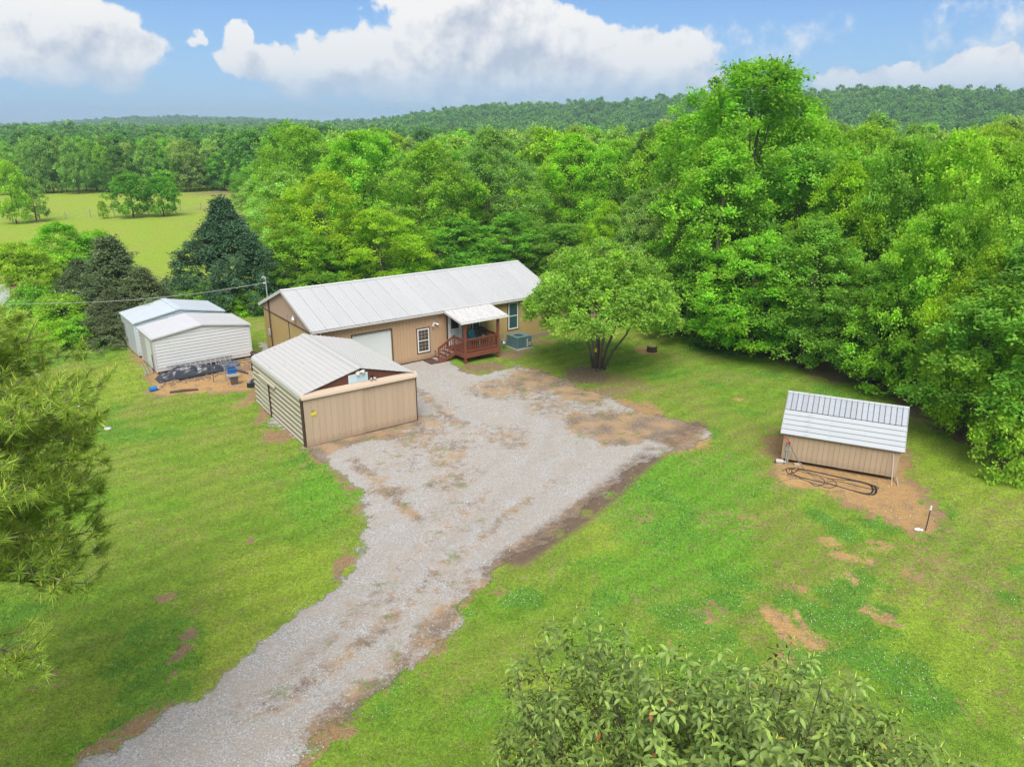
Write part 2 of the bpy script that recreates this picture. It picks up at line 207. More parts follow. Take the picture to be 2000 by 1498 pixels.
    ('mid1', 90.5, 170.31, 14.18, 4.11, (0.38, 0.56, 0.14), 'pale treetop in the farther woods right of the tallest oak', 'pale trees in the farther woods right of the tallest oak'),
    ('mid3', 37.49, 137.83, 15.49, 4.13, (0.21, 0.46, 0.06), 'mid green treetop in the farther woods behind the tallest oak', 'mid green trees in the farther woods behind the tallest oak'),
    ('mid2', -3.93, 139.87, 13.52, 5.16, (0.21, 0.46, 0.06), 'mid green treetop in the farther woods behind the house', 'mid green trees in the farther woods behind the house'),
    ('mid3', -20.16, 129.7, 10.76, 4.25, (0.21, 0.46, 0.06), 'mid green treetop in the farther woods behind the house', 'mid green trees in the farther woods behind the house'),
    ('mid4', -40.15, 166.26, 11.45, 5.13, (0.27, 0.46, 0.12), 'greyish treetop in the farther woods behind the house', 'greyish trees in the farther woods behind the house'),
    ('mid3', -6.67, 98.65, 12.85, 4.19, (0.38, 0.56, 0.14), 'pale treetop in the nearer woods behind the house', 'pale trees in the nearer woods behind the house'),
    ('mid2', -26.93, 139.12, 12.74, 4.31, (0.33, 0.58, 0.045), 'light green treetop in the farther woods behind the house', 'light green trees in the farther woods behind the house'),
    ('mid4', 104.35, 148.93, 15.55, 4.05, (0.37, 0.6, 0.03), 'yellow green treetop in the farther woods right of the tallest oak', 'yellow green trees in the farther woods right of the tallest oak'),
    ('mid4', 102.3, 162.14, 16.08, 4.19, (0.28, 0.56, 0.05), 'fresh green treetop in the farther woods right of the tallest oak', 'fresh green trees in the farther woods right of the tallest oak'),
    ('mid2', 22.98, 131.41, 13.24, 4.18, (0.38, 0.56, 0.14), 'pale treetop in the farther woods behind the house', 'pale trees in the farther woods behind the house'),
    ('mid1', 37.98, 160.0, 9.96, 4.86, (0.27, 0.46, 0.12), 'greyish treetop in the farther woods behind the tallest oak', 'greyish trees in the farther woods behind the tallest oak'),
    ('mid2', -12.54, 136.92, 10.84, 4.62, (0.21, 0.46, 0.06), 'mid green treetop in the farther woods behind the house', 'mid green trees in the farther woods behind the house'),
    ('mid4', 57.99, 154.78, 12.15, 4.69, (0.21, 0.46, 0.06), 'mid green treetop in the farther woods behind the tallest oak', 'mid green trees in the farther woods behind the tallest oak'),
    ('mid4', 71.01, 148.72, 11.63, 4.02, (0.38, 0.56, 0.14), 'pale treetop in the farther woods right of the tallest oak', 'pale trees in the farther woods right of the tallest oak'),
    ('mid2', 26.65, 151.67, 11.78, 5.2, (0.27, 0.46, 0.12), 'greyish treetop in the farther woods behind the house', 'greyish trees in the farther woods behind the house'),
    ('mid1', -31.9, 129.99, 12.06, 4.49, (0.21, 0.46, 0.06), 'mid green treetop in the farther woods behind the house', 'mid green trees in the farther woods behind the house'),
    ('mid3', 41.3, 105.24, 13.04, 4.96, (0.21, 0.46, 0.06), 'mid green treetop in the nearer woods behind the tallest oak', 'mid green trees in the nearer woods behind the tallest oak'),
    ('mid3', 53.24, 136.67, 15.03, 4.7, (0.21, 0.46, 0.06), 'mid green treetop in the farther woods behind the tallest oak', 'mid green trees in the farther woods behind the tallest oak'),
    ('mid4', 56.47, 120.04, 15.6, 4.46, (0.27, 0.46, 0.12), 'greyish treetop in the farther woods right of the tallest oak', 'greyish trees in the farther woods right of the tallest oak'),
    ('mid4', 69.85, 161.01, 12.52, 5.23, (0.33, 0.58, 0.045), 'light green treetop in the farther woods right of the tallest oak', 'light green trees in the farther woods right of the tallest oak'),
    ('mid4', -12.41, 174.8, 10.02, 4.28, (0.28, 0.56, 0.05), 'fresh green treetop in the farther woods behind the house', 'fresh green trees in the farther woods behind the house'),
    ('broad3', 16.74, 88.47, 13.8, 4.23, (0.21, 0.46, 0.06), 'mid green treetop in the nearer woods behind the house', 'mid green trees in the nearer woods behind the house'),
    ('broad3', 53.94, 91.99, 12.99, 4.39, (0.21, 0.46, 0.06), 'mid green treetop in the nearer woods right of the tallest oak', 'mid green trees in the nearer woods right of the tallest oak'),
    ('mid3', 83.09, 146.05, 13.44, 4.11, (0.21, 0.46, 0.06), 'mid green treetop in the farther woods right of the tallest oak', 'mid green trees in the farther woods right of the tallest oak'),
    ('broad1', 31.75, 78.83, 13.77, 4.17, (0.33, 0.58, 0.045), 'light green treetop in the nearer woods behind the tallest oak', 'light green trees in the nearer woods behind the tallest oak'),
    ('mid1', 14.68, 142.02, 13.73, 4.52, (0.28, 0.56, 0.05), 'fresh green treetop in the farther woods behind the house', 'fresh green trees in the farther woods behind the house'),
    ('mid1', 101.21, 171.05, 10.04, 5.22, (0.38, 0.56, 0.14), 'pale treetop in the farther woods right of the tallest oak', 'pale trees in the farther woods right of the tallest oak'),
    ('mid4', -14.64, 160.72, 12.33, 4.24, (0.38, 0.56, 0.14), 'pale treetop in the farther woods behind the house', 'pale trees in the farther woods behind the house'),
    ('mid3', -22.16, 147.78, 10.37, 3.96, (0.28, 0.56, 0.05), 'fresh green treetop in the farther woods behind the house', 'fresh green trees in the farther woods behind the house'),
    ('mid1', 17.22, 157.18, 13.37, 4.65, (0.38, 0.56, 0.14), 'pale treetop in the farther woods behind the house', 'pale trees in the farther woods behind the house'),
    ('mid4', 2.48, 146.75, 10.93, 4.61, (0.27, 0.46, 0.12), 'greyish treetop in the farther woods behind the house', 'greyish trees in the farther woods behind the house'),
    ('mid4', 90.92, 128.81, 13.36, 4.47, (0.37, 0.6, 0.03), 'yellow green treetop in the farther woods right of the tallest oak', 'yellow green trees in the farther woods right of the tallest oak'),
    ('mid4', -34.2, 159.28, 10.47, 4.05, (0.38, 0.56, 0.14), 'pale treetop in the farther woods behind the house', 'pale trees in the farther woods behind the house'),
    ('broad3', 37.22, 88.09, 14.17, 4.96, (0.27, 0.46, 0.12), 'greyish treetop in the nearer woods right of the tallest oak', 'greyish trees in the nearer woods right of the tallest oak'),
    ('broad3', 14.51, 62.0, 11.09, 4.2, (0.33, 0.58, 0.045), 'tree filling the second row of the right hand woods', 'trees in the second row of the right woods'),
    ('broad4', 22.96, 64.0, 12.23, 4.17, (0.28, 0.56, 0.05), 'tree filling the second row of the right hand woods', 'trees in the second row of the right woods'),
    ('broad2', 25.43, 58.0, 12.39, 4.17, (0.28, 0.56, 0.05), 'tree filling the second row of the right hand woods', 'trees in the second row of the right woods'),
    ('broad4', 28.78, 57.0, 12.42, 4.17, (0.33, 0.58, 0.045), 'tree filling the second row of the right hand woods', 'trees in the second row of the right woods'),
    ('broad2', 30.43, 54.0, 12.84, 4.16, (0.21, 0.46, 0.06), 'tree filling the second row of the right hand woods', 'trees in the second row of the right woods'),
    ('broad2', 31.45, 50.0, 13.09, 4.16, (0.33, 0.58, 0.045), 'tree filling the second row of the right hand woods', 'trees in the second row of the right woods'),
    ('broad2', 30.33, 44.0, 13.06, 4.16, (0.27, 0.46, 0.12), 'tree filling the second row of the right hand woods', 'trees in the second row of the right woods'),
    ('broad3', 27.82, 38.0, 11.73, 4.22, (0.21, 0.46, 0.06), 'tree filling the second row of the right hand woods', 'trees in the second row of the right woods'),
    ('broad2', 24.82, 52.0, 8.49, 4.28, (0.28, 0.56, 0.05), 'tree filling the second row of the right hand woods', 'trees in the second row of the right woods'),
    ('broad1', 25.53, 47.0, 9.65, 4.26, (0.21, 0.46, 0.06), 'tree filling the second row of the right hand woods', 'trees in the second row of the right woods'),
    ('broad1', 28.59, 47.0, 10.27, 4.24, (0.33, 0.58, 0.045), 'tree filling the second row of the right hand woods', 'trees in the second row of the right woods'),
    ('broad2', 22.71, 31.0, 9.46, 4.34, (0.21, 0.46, 0.06), 'tree filling the second row of the right hand woods', 'trees in the second row of the right woods'),
]
CLOUDS = [
    (-0.5235, 0.0911, 0.0944, 0.0482, 1.0),
    (-0.4589, 0.0814, 0.0485, 0.0380, 1.0),
    (-0.5589, 0.0745, 0.0617, 0.0316, 1.0),
    (-0.5039, 0.1218, 0.0607, 0.0356, 1.0),
    (-0.4434, 0.0581, 0.0231, 0.0136, 0.6),
    (-0.3281, 0.0914, 0.0183, 0.0261, 0.8),
    (-0.3102, 0.0714, 0.0447, 0.0223, 0.9),
    (-0.2262, 0.0811, 0.0557, 0.0378, 1.0),
    (-0.1617, 0.0798, 0.0641, 0.0452, 1.0),
    (-0.0759, 0.1077, 0.0795, 0.0693, 1.0),
    (-0.0251, 0.1388, 0.0904, 0.0626, 1.0),
    (0.0384, 0.0819, 0.1181, 0.0591, 1.0),
    (0.1212, 0.0756, 0.1026, 0.0517, 1.0),
    (0.1895, 0.0805, 0.0600, 0.0422, 1.0),
    (0.2163, 0.0512, 0.0527, 0.0237, 0.9),
    (-0.0646, 0.0511, 0.2216, 0.0250, 0.9),
    (-0.2283, 0.0540, 0.0982, 0.0230, 0.75),
    (0.5296, 0.0566, 0.0621, 0.0270, 1.3),
    (0.4459, 0.0484, 0.0770, 0.0235, 1.25),
    (0.5668, 0.0568, 0.0378, 0.0287, 1.2),
    (0.4040, 0.0416, 0.0345, 0.0152, 1.0),
    (-0.3799, 0.0913, 0.0140, 0.0102, 0.5),
    (0.2891, 0.1063, 0.0629, 0.0132, 0.05),
    (0.5543, 0.0992, 0.0712, 0.0316, 0.12),
]
DRIVE = [(-9.95, 13.3), (-8.9, 14.52), (-7.85, 16.14), (-6.72, 18.41), (-5.93, 20.93), (-5.57, 22.49), (-5.16, 24.25), (-5.47, 25.42), (-6.31, 27.14), (-7.8, 29.06), (-9.06, 30.67), (-9.78, 31.7), (-7.63, 33.83), (-5.93, 38.11), (-7.66, 45.84), (-7.0, 45.17), (-5.06, 46.42), (-3.89, 44.51), (-2.16, 42.14), (-1.25, 42.84), (0.32, 44.51), (1.91, 43.45), (3.88, 40.53), (5.42, 38.52), (6.04, 36.92), (7.77, 35.93), (9.51, 34.24), (9.85, 33.38), (8.37, 31.53), (6.86, 31.12), (5.39, 29.32), (3.99, 27.14), (2.55, 25.02), (1.1, 23.17), (0.0, 21.84), (-0.83, 20.35), (-1.71, 18.77), (-2.43, 16.95), (-3.44, 16.14), (-3.97, 15.29), (-4.75, 14.19), (-5.0, 13.3)]
STRIP = [(-9.37, 31.23), (-10.74, 32.3), (-12.25, 34.37), (-13.73, 36.92), (-14.83, 39.37), (-15.96, 41.66), (-16.66, 45.84), (-18.14, 49.77), (-17.06, 49.77), (-14.66, 45.84), (-12.92, 39.81)]
SHED_DIRT = [(12.37, 32.43), (13.43, 33.7), (14.44, 34.37), (18.43, 33.05), (18.62, 31.23), (17.35, 28.56), (17.01, 26.91), (16.7, 25.22), (15.74, 23.17), (14.63, 23.34), (14.06, 24.07), (13.63, 25.22), (12.9, 25.83), (12.05, 26.78), (10.9, 27.37), (11.1, 29.06)]
LEFT_DIRT = [(-26.65, 48.48), (-26.06, 48.86), (-22.57, 44.19), (-17.39, 47.01), (-15.47, 43.66), (-14.39, 39.37), (-15.96, 39.29), (-17.49, 38.78), (-19.07, 38.44), (-20.56, 38.78), (-21.71, 41.66), (-24.32, 45.28)]
MUD = [(9.44, 34.51), (7.25, 31.94), (5.41, 29.48), (3.99, 27.14), (2.57, 25.22), (1.12, 23.45), (0.27, 22.32)]
DIRT = [(8.83, 25.02, 0.59, 0.5, 0.6, 0.6), (11.03, 19.15, 0.47, 0.4, 0.7, 0.8), (11.5, 23.17, 0.48, 0.46, 0.75, 0.9), (13.36, 21.23, 0.69, 0.55, 0.6, 0.6), (5.97, 18.77, 0.4, 0.36, 0.7, 0.7), (4.42, 17.6, 0.35, 0.28, 0.55, 0.5), (8.73, 18.89, 0.28, 0.6, 0.8, 0.9), (12.17, 22.0, 0.35, 0.36, 0.8, 0.9), (4.91, 25.02, 0.59, 0.49, 0.5, 0.3), (13.71, 17.6, 0.59, 0.48, 0.5, 0.4), (-11.26, 33.05, 1.05, 0.88, 0.95, 0.35), (-12.97, 36.08, 0.54, 1.96, 0.95, 0.35), (-14.54, 39.12, 0.38, 2.47, 0.9, 0.4), (-14.69, 37.31, 0.83, 1.02, 0.7, 0.6), (11.9, 28.07, 0.56, 0.52, 1, 0.9), (12.43, 38.11, 0.34, 0.43, 0.8, 0.9), (8.02, 18.65, 0.49, 1.22, 0.95, 0.9), (8.68, 17.94, 0.52, 0.71, 0.75, 0.9), (7.66, 16.95, 0.43, 0.57, 0.6, 0.6), (11.42, 22.32, 0.54, 0.43, 0.75, 0.9), (13.0, 22.82, 0.82, 0.61, 0.6, 0.7), (11.18, 20.93, 0.37, 0.46, 0.75, 0.9), (9.27, 20.35, 0.66, 0.46, 0.6, 0.7), (11.42, 18.65, 0.59, 0.5, 0.7, 0.6), (15.86, 23.88, 0.76, 1.3, 0.5, 0.3), (14.55, 22.16, 1.06, 1.54, 0.45, 0.5), (-11.01, 19.8, 0.42, 0.3, 1, 0.35), (-9.54, 18.05, 0.3, 0.46, 1, 0.3), (-9.44, 17.27, 0.23, 0.63, 1, 0.3), (-9.21, 16.33, 0.14, 0.35, 0.8, 0.3), (-9.45, 23.34, 0.24, 0.22, 1, 0.3), (-9.31, 29.69, 0.2, 0.22, 1, 0.4), (4.51, 42.44, 1.71, 2.3, 1, 0.0), (6.32, 40.9, 2.11, 2.16, 0.6, 0.2), (9.02, 47.49, 0.89, 1.13, 1, 0.7), (-12.86, 23.52, 1.12, 1.22, 0.35, 0.3), (6.11, 19.02, 0.94, 0.81, 0.5, 0.4), (7.46, 25.02, 0.98, 1.05, 0.45, 0.3), (13.64, 19.02, 1.1, 1.86, 0.35, 0.4), (-12.4, 16.14, 0.83, 0.7, 0.4, 0.3), (-8.4, 30.67, 1.17, 1.06, 0.8, 0.35), (-3.36, 41.66, 2.6, 1.39, 0.9, 0.25), (-1.61, 44.19, 1.93, 1.32, 0.9, 0.15), (0.0, 47.01, 1.7, 1.47, 0.8, 0.2), (1.98, 49.77, 1.44, 1.08, 0.7, 0.3), (1.58, 21.84, 0.7, 0.98, 0.4, 0.3), (-0.66, 20.35, 0.5, 0.58, 0.5, 0.5), (-18.56, 34.37, 0.77, 0.61, 0.4, 0.3), (-8.82, 15.21, 0.79, 0.5, 0.5, 0.3), (11.75, 15.03, 0.52, 0.63, 0.4, 0.5), (6.53, 36.53, 2.18, 2.1, 0.9, 0.6), (5.18, 38.94, 1.73, 1.32, 0.8, 0.2), (8.22, 33.05, 1.49, 2.06, 0.9, 0.75), (15.0, 47.01, 1.02, 0.76, 0.0, 0.3), (-19.07, 53.75, 0.54, 0.98, 0.6, 0.6)]
TANS = [(7.48, 34.37, 2.84, 3.39, 0.8), (4.4, 39.81, 2.35, 2.84, 0.9), (1.53, 41.66, 2.45, 3.07, 0.75), (-3.67, 35.07, 1.05, 3.06, 0.5), (0.0, 33.05, 1.49, 2.01, 0.5), (-2.2, 28.56, 1.32, 1.56, 0.35), (-3.03, 30.67, 1.4, 2.4, 0.5), (-7.47, 33.05, 2.99, 0.93, 1.0), (-5.06, 30.12, 1.38, 1.72, 0.35), (-1.74, 33.05, 1.49, 2.74, 0.35), (-0.29, 39.81, 2.64, 2.43, 0.6), (2.49, 37.31, 2.22, 2.51, 0.5), (5.16, 34.37, 2.84, 2.96, 0.9), (7.97, 33.05, 1.49, 2.06, 0.85), (-5.04, 27.14, 1.26, 0.66, 0.6), (-1.99, 25.42, 1.79, 2.66, 0.35), (-2.37, 20.93, 2.71, 1.24, 0.35), (-3.84, 19.54, 1.92, 0.83, 0.4), (-4.83, 18.89, 0.62, 0.15, 0.9), (-2.6, 28.07, 1.3, 1.25, 0.5), (2.41, 31.82, 2.89, 2.56, 0.2), (-4.48, 33.05, 1.49, 2.75, 0.5), (-8.66, 29.85, 0.68, 1.73, 0.7), (-2.87, 22.49, 0.72, 0.68, 0.3)]
CLOVER = [(10.04, 19.8, 1.94, 2.2, 1), (11.42, 20.35, 1.16, 2.35, 1), (7.71, 21.23, 1.54, 0.98, 0.7), (10.06, 22.49, 1.08, 0.72, 0.8), (5.12, 18.77, 1.4, 1.06, 0.8), (9.07, 16.74, 1.84, 1.18, 1), (10.92, 15.94, 1.23, 1.62, 0.9), (11.78, 25.02, 0.49, 0.87, 0.9), (12.08, 23.88, 0.85, 0.73, 0.9), (0.16, 19.8, 0.97, 0.69, 0.9), (6.73, 19.54, 1.12, 0.85, 0.7), (13.77, 24.25, 0.76, 0.68, 0.6), (-1.5, 19.15, 0.47, 0.31, 0.8), (3.08, 19.8, 1.13, 0.7, 0.5), (1.93, 21.84, 1.05, 0.65, 0.5), (-3.56, 14.52, 0.76, 0.24, 0.7), (1.57, 25.02, 0.79, 0.81, 0.3)]
LUSH = [(6.13, 26.26, 3.07, 7.59, 1.0), (4.28, 21.23, 2.23, 1.97, 0.7), (9.22, 28.56, 1.98, 3.38, 0.7), (-7.57, 27.14, 1.89, 3.62, 0.9), (-9.66, 28.56, 2.63, 2.19, 0.5), (2.6, 17.16, 2.31, 1.38, 0.4), (-10.49, 35.07, 2.36, 3.15, 0.4), (-16.86, 36.53, 2.18, 1.7, 0.3), (-1.21, 41.18, 1.36, 0.76, 1.0), (-1.47, 39.99, 0.59, 0.73, 1), (14.05, 42.64, 3.75, 2.18, 0.4), (0.0, 14.86, 2.07, 1.09, 0.6)]
YELLOW = [(-7.54, 21.23, 2.74, 2.39, 0.6), (-25.82, 53.75, 4.62, 5.42, 0.5), (-22.93, 41.66, 2.75, 7.33, 0.5), (-8.11, 17.6, 2.36, 1.51, 0.6), (19.76, 28.56, 3.51, 8.4, 0.5), (12.66, 17.82, 2.23, 3.56, 0.5), (1.08, 15.75, 1.76, 1.19, 0.5), (12.64, 30.12, 1.38, 3.81, 0.3), (9.16, 50.85, 5.86, 4.52, 0.3), (-10.82, 15.75, 2.71, 1.83, 0.4), (3.35, 23.52, 1.12, 1.92, 0.5)]
TRACKS = [([(4.26, 27.6), (2.36, 25.02), (0.0, 22.16), (-1.88, 19.02), (-3.34, 16.33), (-4.58, 14.52)], 0.75, 0.75), ([(2.2, 28.56), (0.0, 25.42), (-2.4, 21.23), (-4.42, 17.6), (-6.26, 15.03)], 0.5, 0.5), ([(-0.84, 27.14), (-2.64, 23.88), (-4.06, 20.93), (-5.36, 17.82), (-6.85, 15.21)], 0.4, 0.42), ([(-9.41, 30.95), (-7.31, 32.86), (-4.76, 34.93)], 0.75, 1.0), ([(-7.12, 30.12), (-5.04, 27.14), (-3.53, 25.02)], 0.45, 0.7), ([(-5.52, 39.81), (-4.08, 36.53), (-2.58, 34.37)], 0.5, 0.6)]
PATH = [(-8.32, 12.06), (-7.25, 14.19), (-5.62, 16.53), (-3.68, 19.54), (-1.82, 22.82), (0.0, 26.47), (1.61, 30.12), (2.79, 33.7), (2.77, 37.31)]

# ------------------------------------------------------------------ world
SUN_EL, SUN_AZ = R(54), R(179)       # azimuth clockwise from +Y
SKY_STRENGTH = 0.064
world = bpy.data.worlds.new('World')
C.world = world
world.use_nodes = True


class NT:
    """small node-tree builder"""
    def __init__(s, tree): s.t = tree
    def n(s, typ, **kw):
        nd = s.t.nodes.new(typ)
        for k, v in kw.items(): setattr(nd, k, v)
        return nd
    def put(s, sock, v):
        if isinstance(v, bpy.types.NodeSocket): s.t.links.new(v, sock)
        elif v is not None: sock.default_value = v
    def m(s, op, a, b=None, c=None, clamp=False):
        nd = s.n('ShaderNodeMath', operation=op, use_clamp=clamp)
        s.put(nd.inputs[0], a); s.put(nd.inputs[1], b); s.put(nd.inputs[2], c)
        return nd.outputs[0]
    def vm(s, op, a, b=None, c=None):
        nd = s.n('ShaderNodeVectorMath', operation=op)
        s.put(nd.inputs[0], a); s.put(nd.inputs[1], b)
        if c is not None: s.put(nd.inputs[2], c)
        return nd.outputs['Value'] if op in ('DOT_PRODUCT', 'LENGTH') else nd.outputs[0]
    def noise(s, vec, scale, detail=4, rough=.55, out='Fac', dist=0.0):
        nd = s.n('ShaderNodeTexNoise')
        s.put(nd.inputs['Vector'], vec); nd.inputs['Scale'].default_value = scale
        nd.inputs['Detail'].default_value = detail; nd.inputs['Roughness'].default_value = rough
        nd.inputs['Distortion'].default_value = dist
        return nd.outputs[out]
    def mix(s, f, a, b, mode='MIX'):
        nd = s.n('ShaderNodeMix', data_type='RGBA', blend_type=mode)
        s.put(nd.inputs[0], f)
        s.put(nd.inputs[6], a if not isinstance(a, tuple) else tuple(a) + (1,) * (4 - len(a)))
        s.put(nd.inputs[7], b if not isinstance(b, tuple) else tuple(b) + (1,) * (4 - len(b)))
        return nd.outputs[2]
    def rr(s, v, a, b, c=0.0, d=1.0, smooth=False):
        nd = s.n('ShaderNodeMapRange')
        if smooth: nd.interpolation_type = 'SMOOTHSTEP'
        s.put(nd.inputs[0], v)
        for i, x in zip((1, 2, 3, 4), (a, b, c, d)): s.put(nd.inputs[i], x)
        return nd.outputs[0]
    def sep(s, v):
        nd = s.n('ShaderNodeSeparateXYZ'); s.put(nd.inputs[0], v); return nd.outputs
    def comb(s, x, y, z):
        nd = s.n('ShaderNodeCombineXYZ')
        for i, v in enumerate((x, y, z)): s.put(nd.inputs[i], v)
        return nd.outputs[0]
    def attr(s, name, typ='GEOMETRY'):
        return s.n('ShaderNodeAttribute', attribute_name=name, attribute_type=typ)


def blob_group():
    g = bpy.data.node_groups.new('cloud_masses', 'ShaderNodeTree')
    g.interface.new_socket('Place', in_out='INPUT', socket_type='NodeSocketVector')
    g.interface.new_socket('Mass', in_out='OUTPUT', socket_type='NodeSocketFloat')
    k = NT(g)
    gi = k.n('NodeGroupInput'); go = k.n('NodeGroupOutput')
    acc = None
    for (a, e, rx, ry, wt) in CLOUDS:
        q = k.vm('MULTIPLY', k.vm('SUBTRACT', gi.outputs[0], (a, e, 0)), (1 / rx, 1 / ry, 0))
        b = k.m('MULTIPLY_ADD', k.vm('DOT_PRODUCT', q, q), -wt, wt)
        acc = b if acc is None else k.m('SMOOTH_MAX', acc, b, .2)
    k.put(go.inputs[0], acc)
    return g


def build_world():
    k = NT(world.node_tree)
    world.node_tree.nodes.clear()
    out = k.n('ShaderNodeOutputWorld'); bg = k.n('ShaderNodeBackground')
    sky = k.n('ShaderNodeTexSky', sky_type='NISHITA')
    sky.sun_disc = False
    sky.sun_elevation = SUN_EL; sky.sun_rotation = SUN_AZ
    sky.altitude = 200; sky.air_density = 1.0; sky.dust_density = 0.6; sky.ozone_density = 4.0
    d = k.n('ShaderNodeTexCoord').outputs['Generated']
    x, y, z = k.sep(d)[:3]
    az = k.m('ARCTAN2', x, y); el = k.m('ARCSINE', z)
    w1 = k.noise(d, 9.0, 3, .6, 'Color'); w2 = k.noise(d, 34.0, 4, .62, 'Color')
    p = k.vm('ADD', k.comb(az, el, 0.0), k.vm('ADD', k.vm('MULTIPLY', k.vm('SUBTRACT', w1, (.5, .5, .5)), (.11, .055, 0)), k.vm('MULTIPLY', k.vm('SUBTRACT', w2, (.5, .5, .5)), (.045, .040, 0))))
    g = blob_group()
    def mass(v):
        nd = k.n('ShaderNodeGroup'); nd.node_tree = g; k.put(nd.inputs[0], v); return nd.outputs[0]
    # the same kind of sky goes on around and above
    gen = k.m('MULTIPLY_ADD', k.m('SUBTRACT', k.noise(d, 2.3, 2, .5), .47), 6.0, 1.0)
    side = k.m('MAXIMUM', k.rr(k.m('ABSOLUTE', az), .72, .95), k.rr(el, .30, .5))
    other = k.m('SUBTRACT', k.m('MULTIPLY', k.m('MULTIPLY', gen, side), k.rr(el, .02, .12)), 1.0)
    m0 = k.m('MAXIMUM', mass(p), other)
    m1 = k.m('MAXIMUM', mass(k.vm('ADD', p, (-.014, .045, 0))), other)
    off = k.vm('ADD', d, (-.008, 0, .016))
    nA = k.noise(d, 22, 5, .62); nB = k.noise(off, 22, 5, .62)
    bil = k.m('SUBTRACT', 1.0, k.m('ABSOLUTE', k.m('MULTIPLY_ADD', k.sep(w2)[2], 2.0, -1.0)))
    dens = k.m('ADD', k.m('ADD', m0, k.m('MULTIPLY', k.m('SUBTRACT', nA, .5), .9)), k.m('MULTIPLY', k.m('SUBTRACT', bil, .7), .35))
    alpha = k.rr(dens, -.02, k.rr(z, .05, .17, .55, .19), 0, 1, True)
    lit = k.m('MULTIPLY_ADD', k.m('SUBTRACT', nA, nB), 2.6, .50)
    lit = k.m('ADD', lit, k.m('MULTIPLY', k.m('SUBTRACT', m0, m1), .55))
    lit = k.m('ADD', lit, k.m('MULTIPLY', k.m('SUBTRACT', k.sep(w1)[0], .5), .9))
    lit = k.m('ADD', lit, k.rr(m0, .2, 1.0, .22, -.12), clamp=True)
    ccol = k.mix(lit, (2.55, 2.85, 3.45), (4.75, 4.7, 4.65))
    ccol = k.mix(k.rr(z, .0, .13, .5, 0), ccol, (2.7, 3.35, 4.1))
    skyc = k.vm('MULTIPLY', sky.outputs[0], SKY_TINT)
    skyc = k.mix(k.rr(z, -.02, .22, .8, 0), skyc, (2.3, 3.4, 4.6))
    a2 = k.m('MULTIPLY', alpha, k.rr(z, .015, .075, .12, 1.0))
    k.put(bg.inputs['Color'], k.mix(a2, skyc, ccol))
    bg.inputs['Strength'].default_value = SKY_STRENGTH
    k.put(out.inputs['Surface'], bg.outputs[0])
    world.cycles.sampling_method = 'MANUAL'
    world.cycles.sample_map_resolution = 512


SKY_TINT = (.31, .45, .63)
build_world()

sun_d = bpy.data.lights.new('sun', 'SUN')
sun = bpy.data.objects.new('sun', sun_d)
COL.objects.link(sun)
sun_d.energy = 1.5
sun_d.angle = R(42)
sun_d.color = (1.0, .96, .89)
sd = Vector((math.sin(SUN_AZ) * math.cos(SUN_EL), math.cos(SUN_AZ) * math.cos(SUN_EL), math.sin(SUN_EL)))
sun.rotation_euler = sd.to_track_quat('Z', 'Y').to_euler()
sun.location = sd * 60

C.view_settings.view_transform = 'Standard'
C.view_settings.look = 'None'
C.view_settings.exposure = 1.7
C.view_settings.gamma = 1.0
C.view_settings.use_curve_mapping = False
C.render.engine = 'CYCLES'
C.cycles.max_bounces = 8
C.cycles.diffuse_bounces = 5
C.cycles.glossy_bounces = 2
C.cycles.transmission_bounces = 5
C.cycles.transparent_max_bounces = 8
C.cycles.volume_bounces = 0
C.cycles.sample_clamp_indirect = 4
C.cycles.use_denoising = True
C.cycles.denoiser = 'OPENIMAGEDENOISE'
C.cycles.denoising_input_passes = 'RGB_ALBEDO_NORMAL'
C.cycles.denoising_prefilter = 'ACCURATE'
C.cycles.use_adaptive_sampling = True
C.cycles.adaptive_threshold = 0.012
C.render.use_persistent_data = False

# ------------------------------------------------------------------ noise fields
def _h(ix, iy, seed):
    n = (ix.astype(np.int64) * 374761393 + iy.astype(np.int64) * 668265263 + seed * 144665) & 0xffffffff
    n = ((n ^ (n >> 13)) * 1274126177) & 0xffffffff
    return ((n ^ (n >> 16)) & 0xffff) / 65535.0
def vnoise(x, y, seed=0):
    ix, iy = np.floor(x), np.floor(y); fx, fy = x - ix, y - iy
    fx = fx * fx * (3 - 2 * fx); fy = fy * fy * (3 - 2 * fy)
    a, b, c, d = _h(ix, iy, seed), _h(ix + 1, iy, seed), _h(ix, iy + 1, seed), _h(ix + 1, iy + 1, seed)
    return (a * (1 - fx) + b * fx) * (1 - fy) + (c * (1 - fx) + d * fx) * fy
def fbm(x, y, sc, oct=4, seed=0):
    s, a, t = 0, 1.0, 0
    for o in range(oct):
        s = s + a * vnoise(x * sc + o * 17.3, y * sc - o * 9.1, seed + o); t += a; a *= .55; sc *= 2.03
    return s / t
def sdf(x, y, poly):
    """signed distance to a polygon, negative inside"""
    P = np.array(poly, float); n = len(P)
    best = np.full(x.shape, 1e9); inside = np.zeros(x.shape, bool)
    for i in range(n):
        a, b = P[i], P[(i + 1) % n]
        ex, ey = b - a; wx, wy = x - a[0], y - a[1]
        t = np.clip((wx * ex + wy * ey) / (ex * ex + ey * ey + 1e-9), 0, 1)
        best = np.minimum(best, (wx - ex * t) ** 2 + (wy - ey * t) ** 2)
        c = ((a[1] > y) != (b[1] > y)) & (x < (b[0] - a[0]) * (y - a[1]) / (b[1] - a[1] + 1e-12) + a[0])
        inside ^= c
    d = np.sqrt(best)
    return np.where(inside, -d, d)
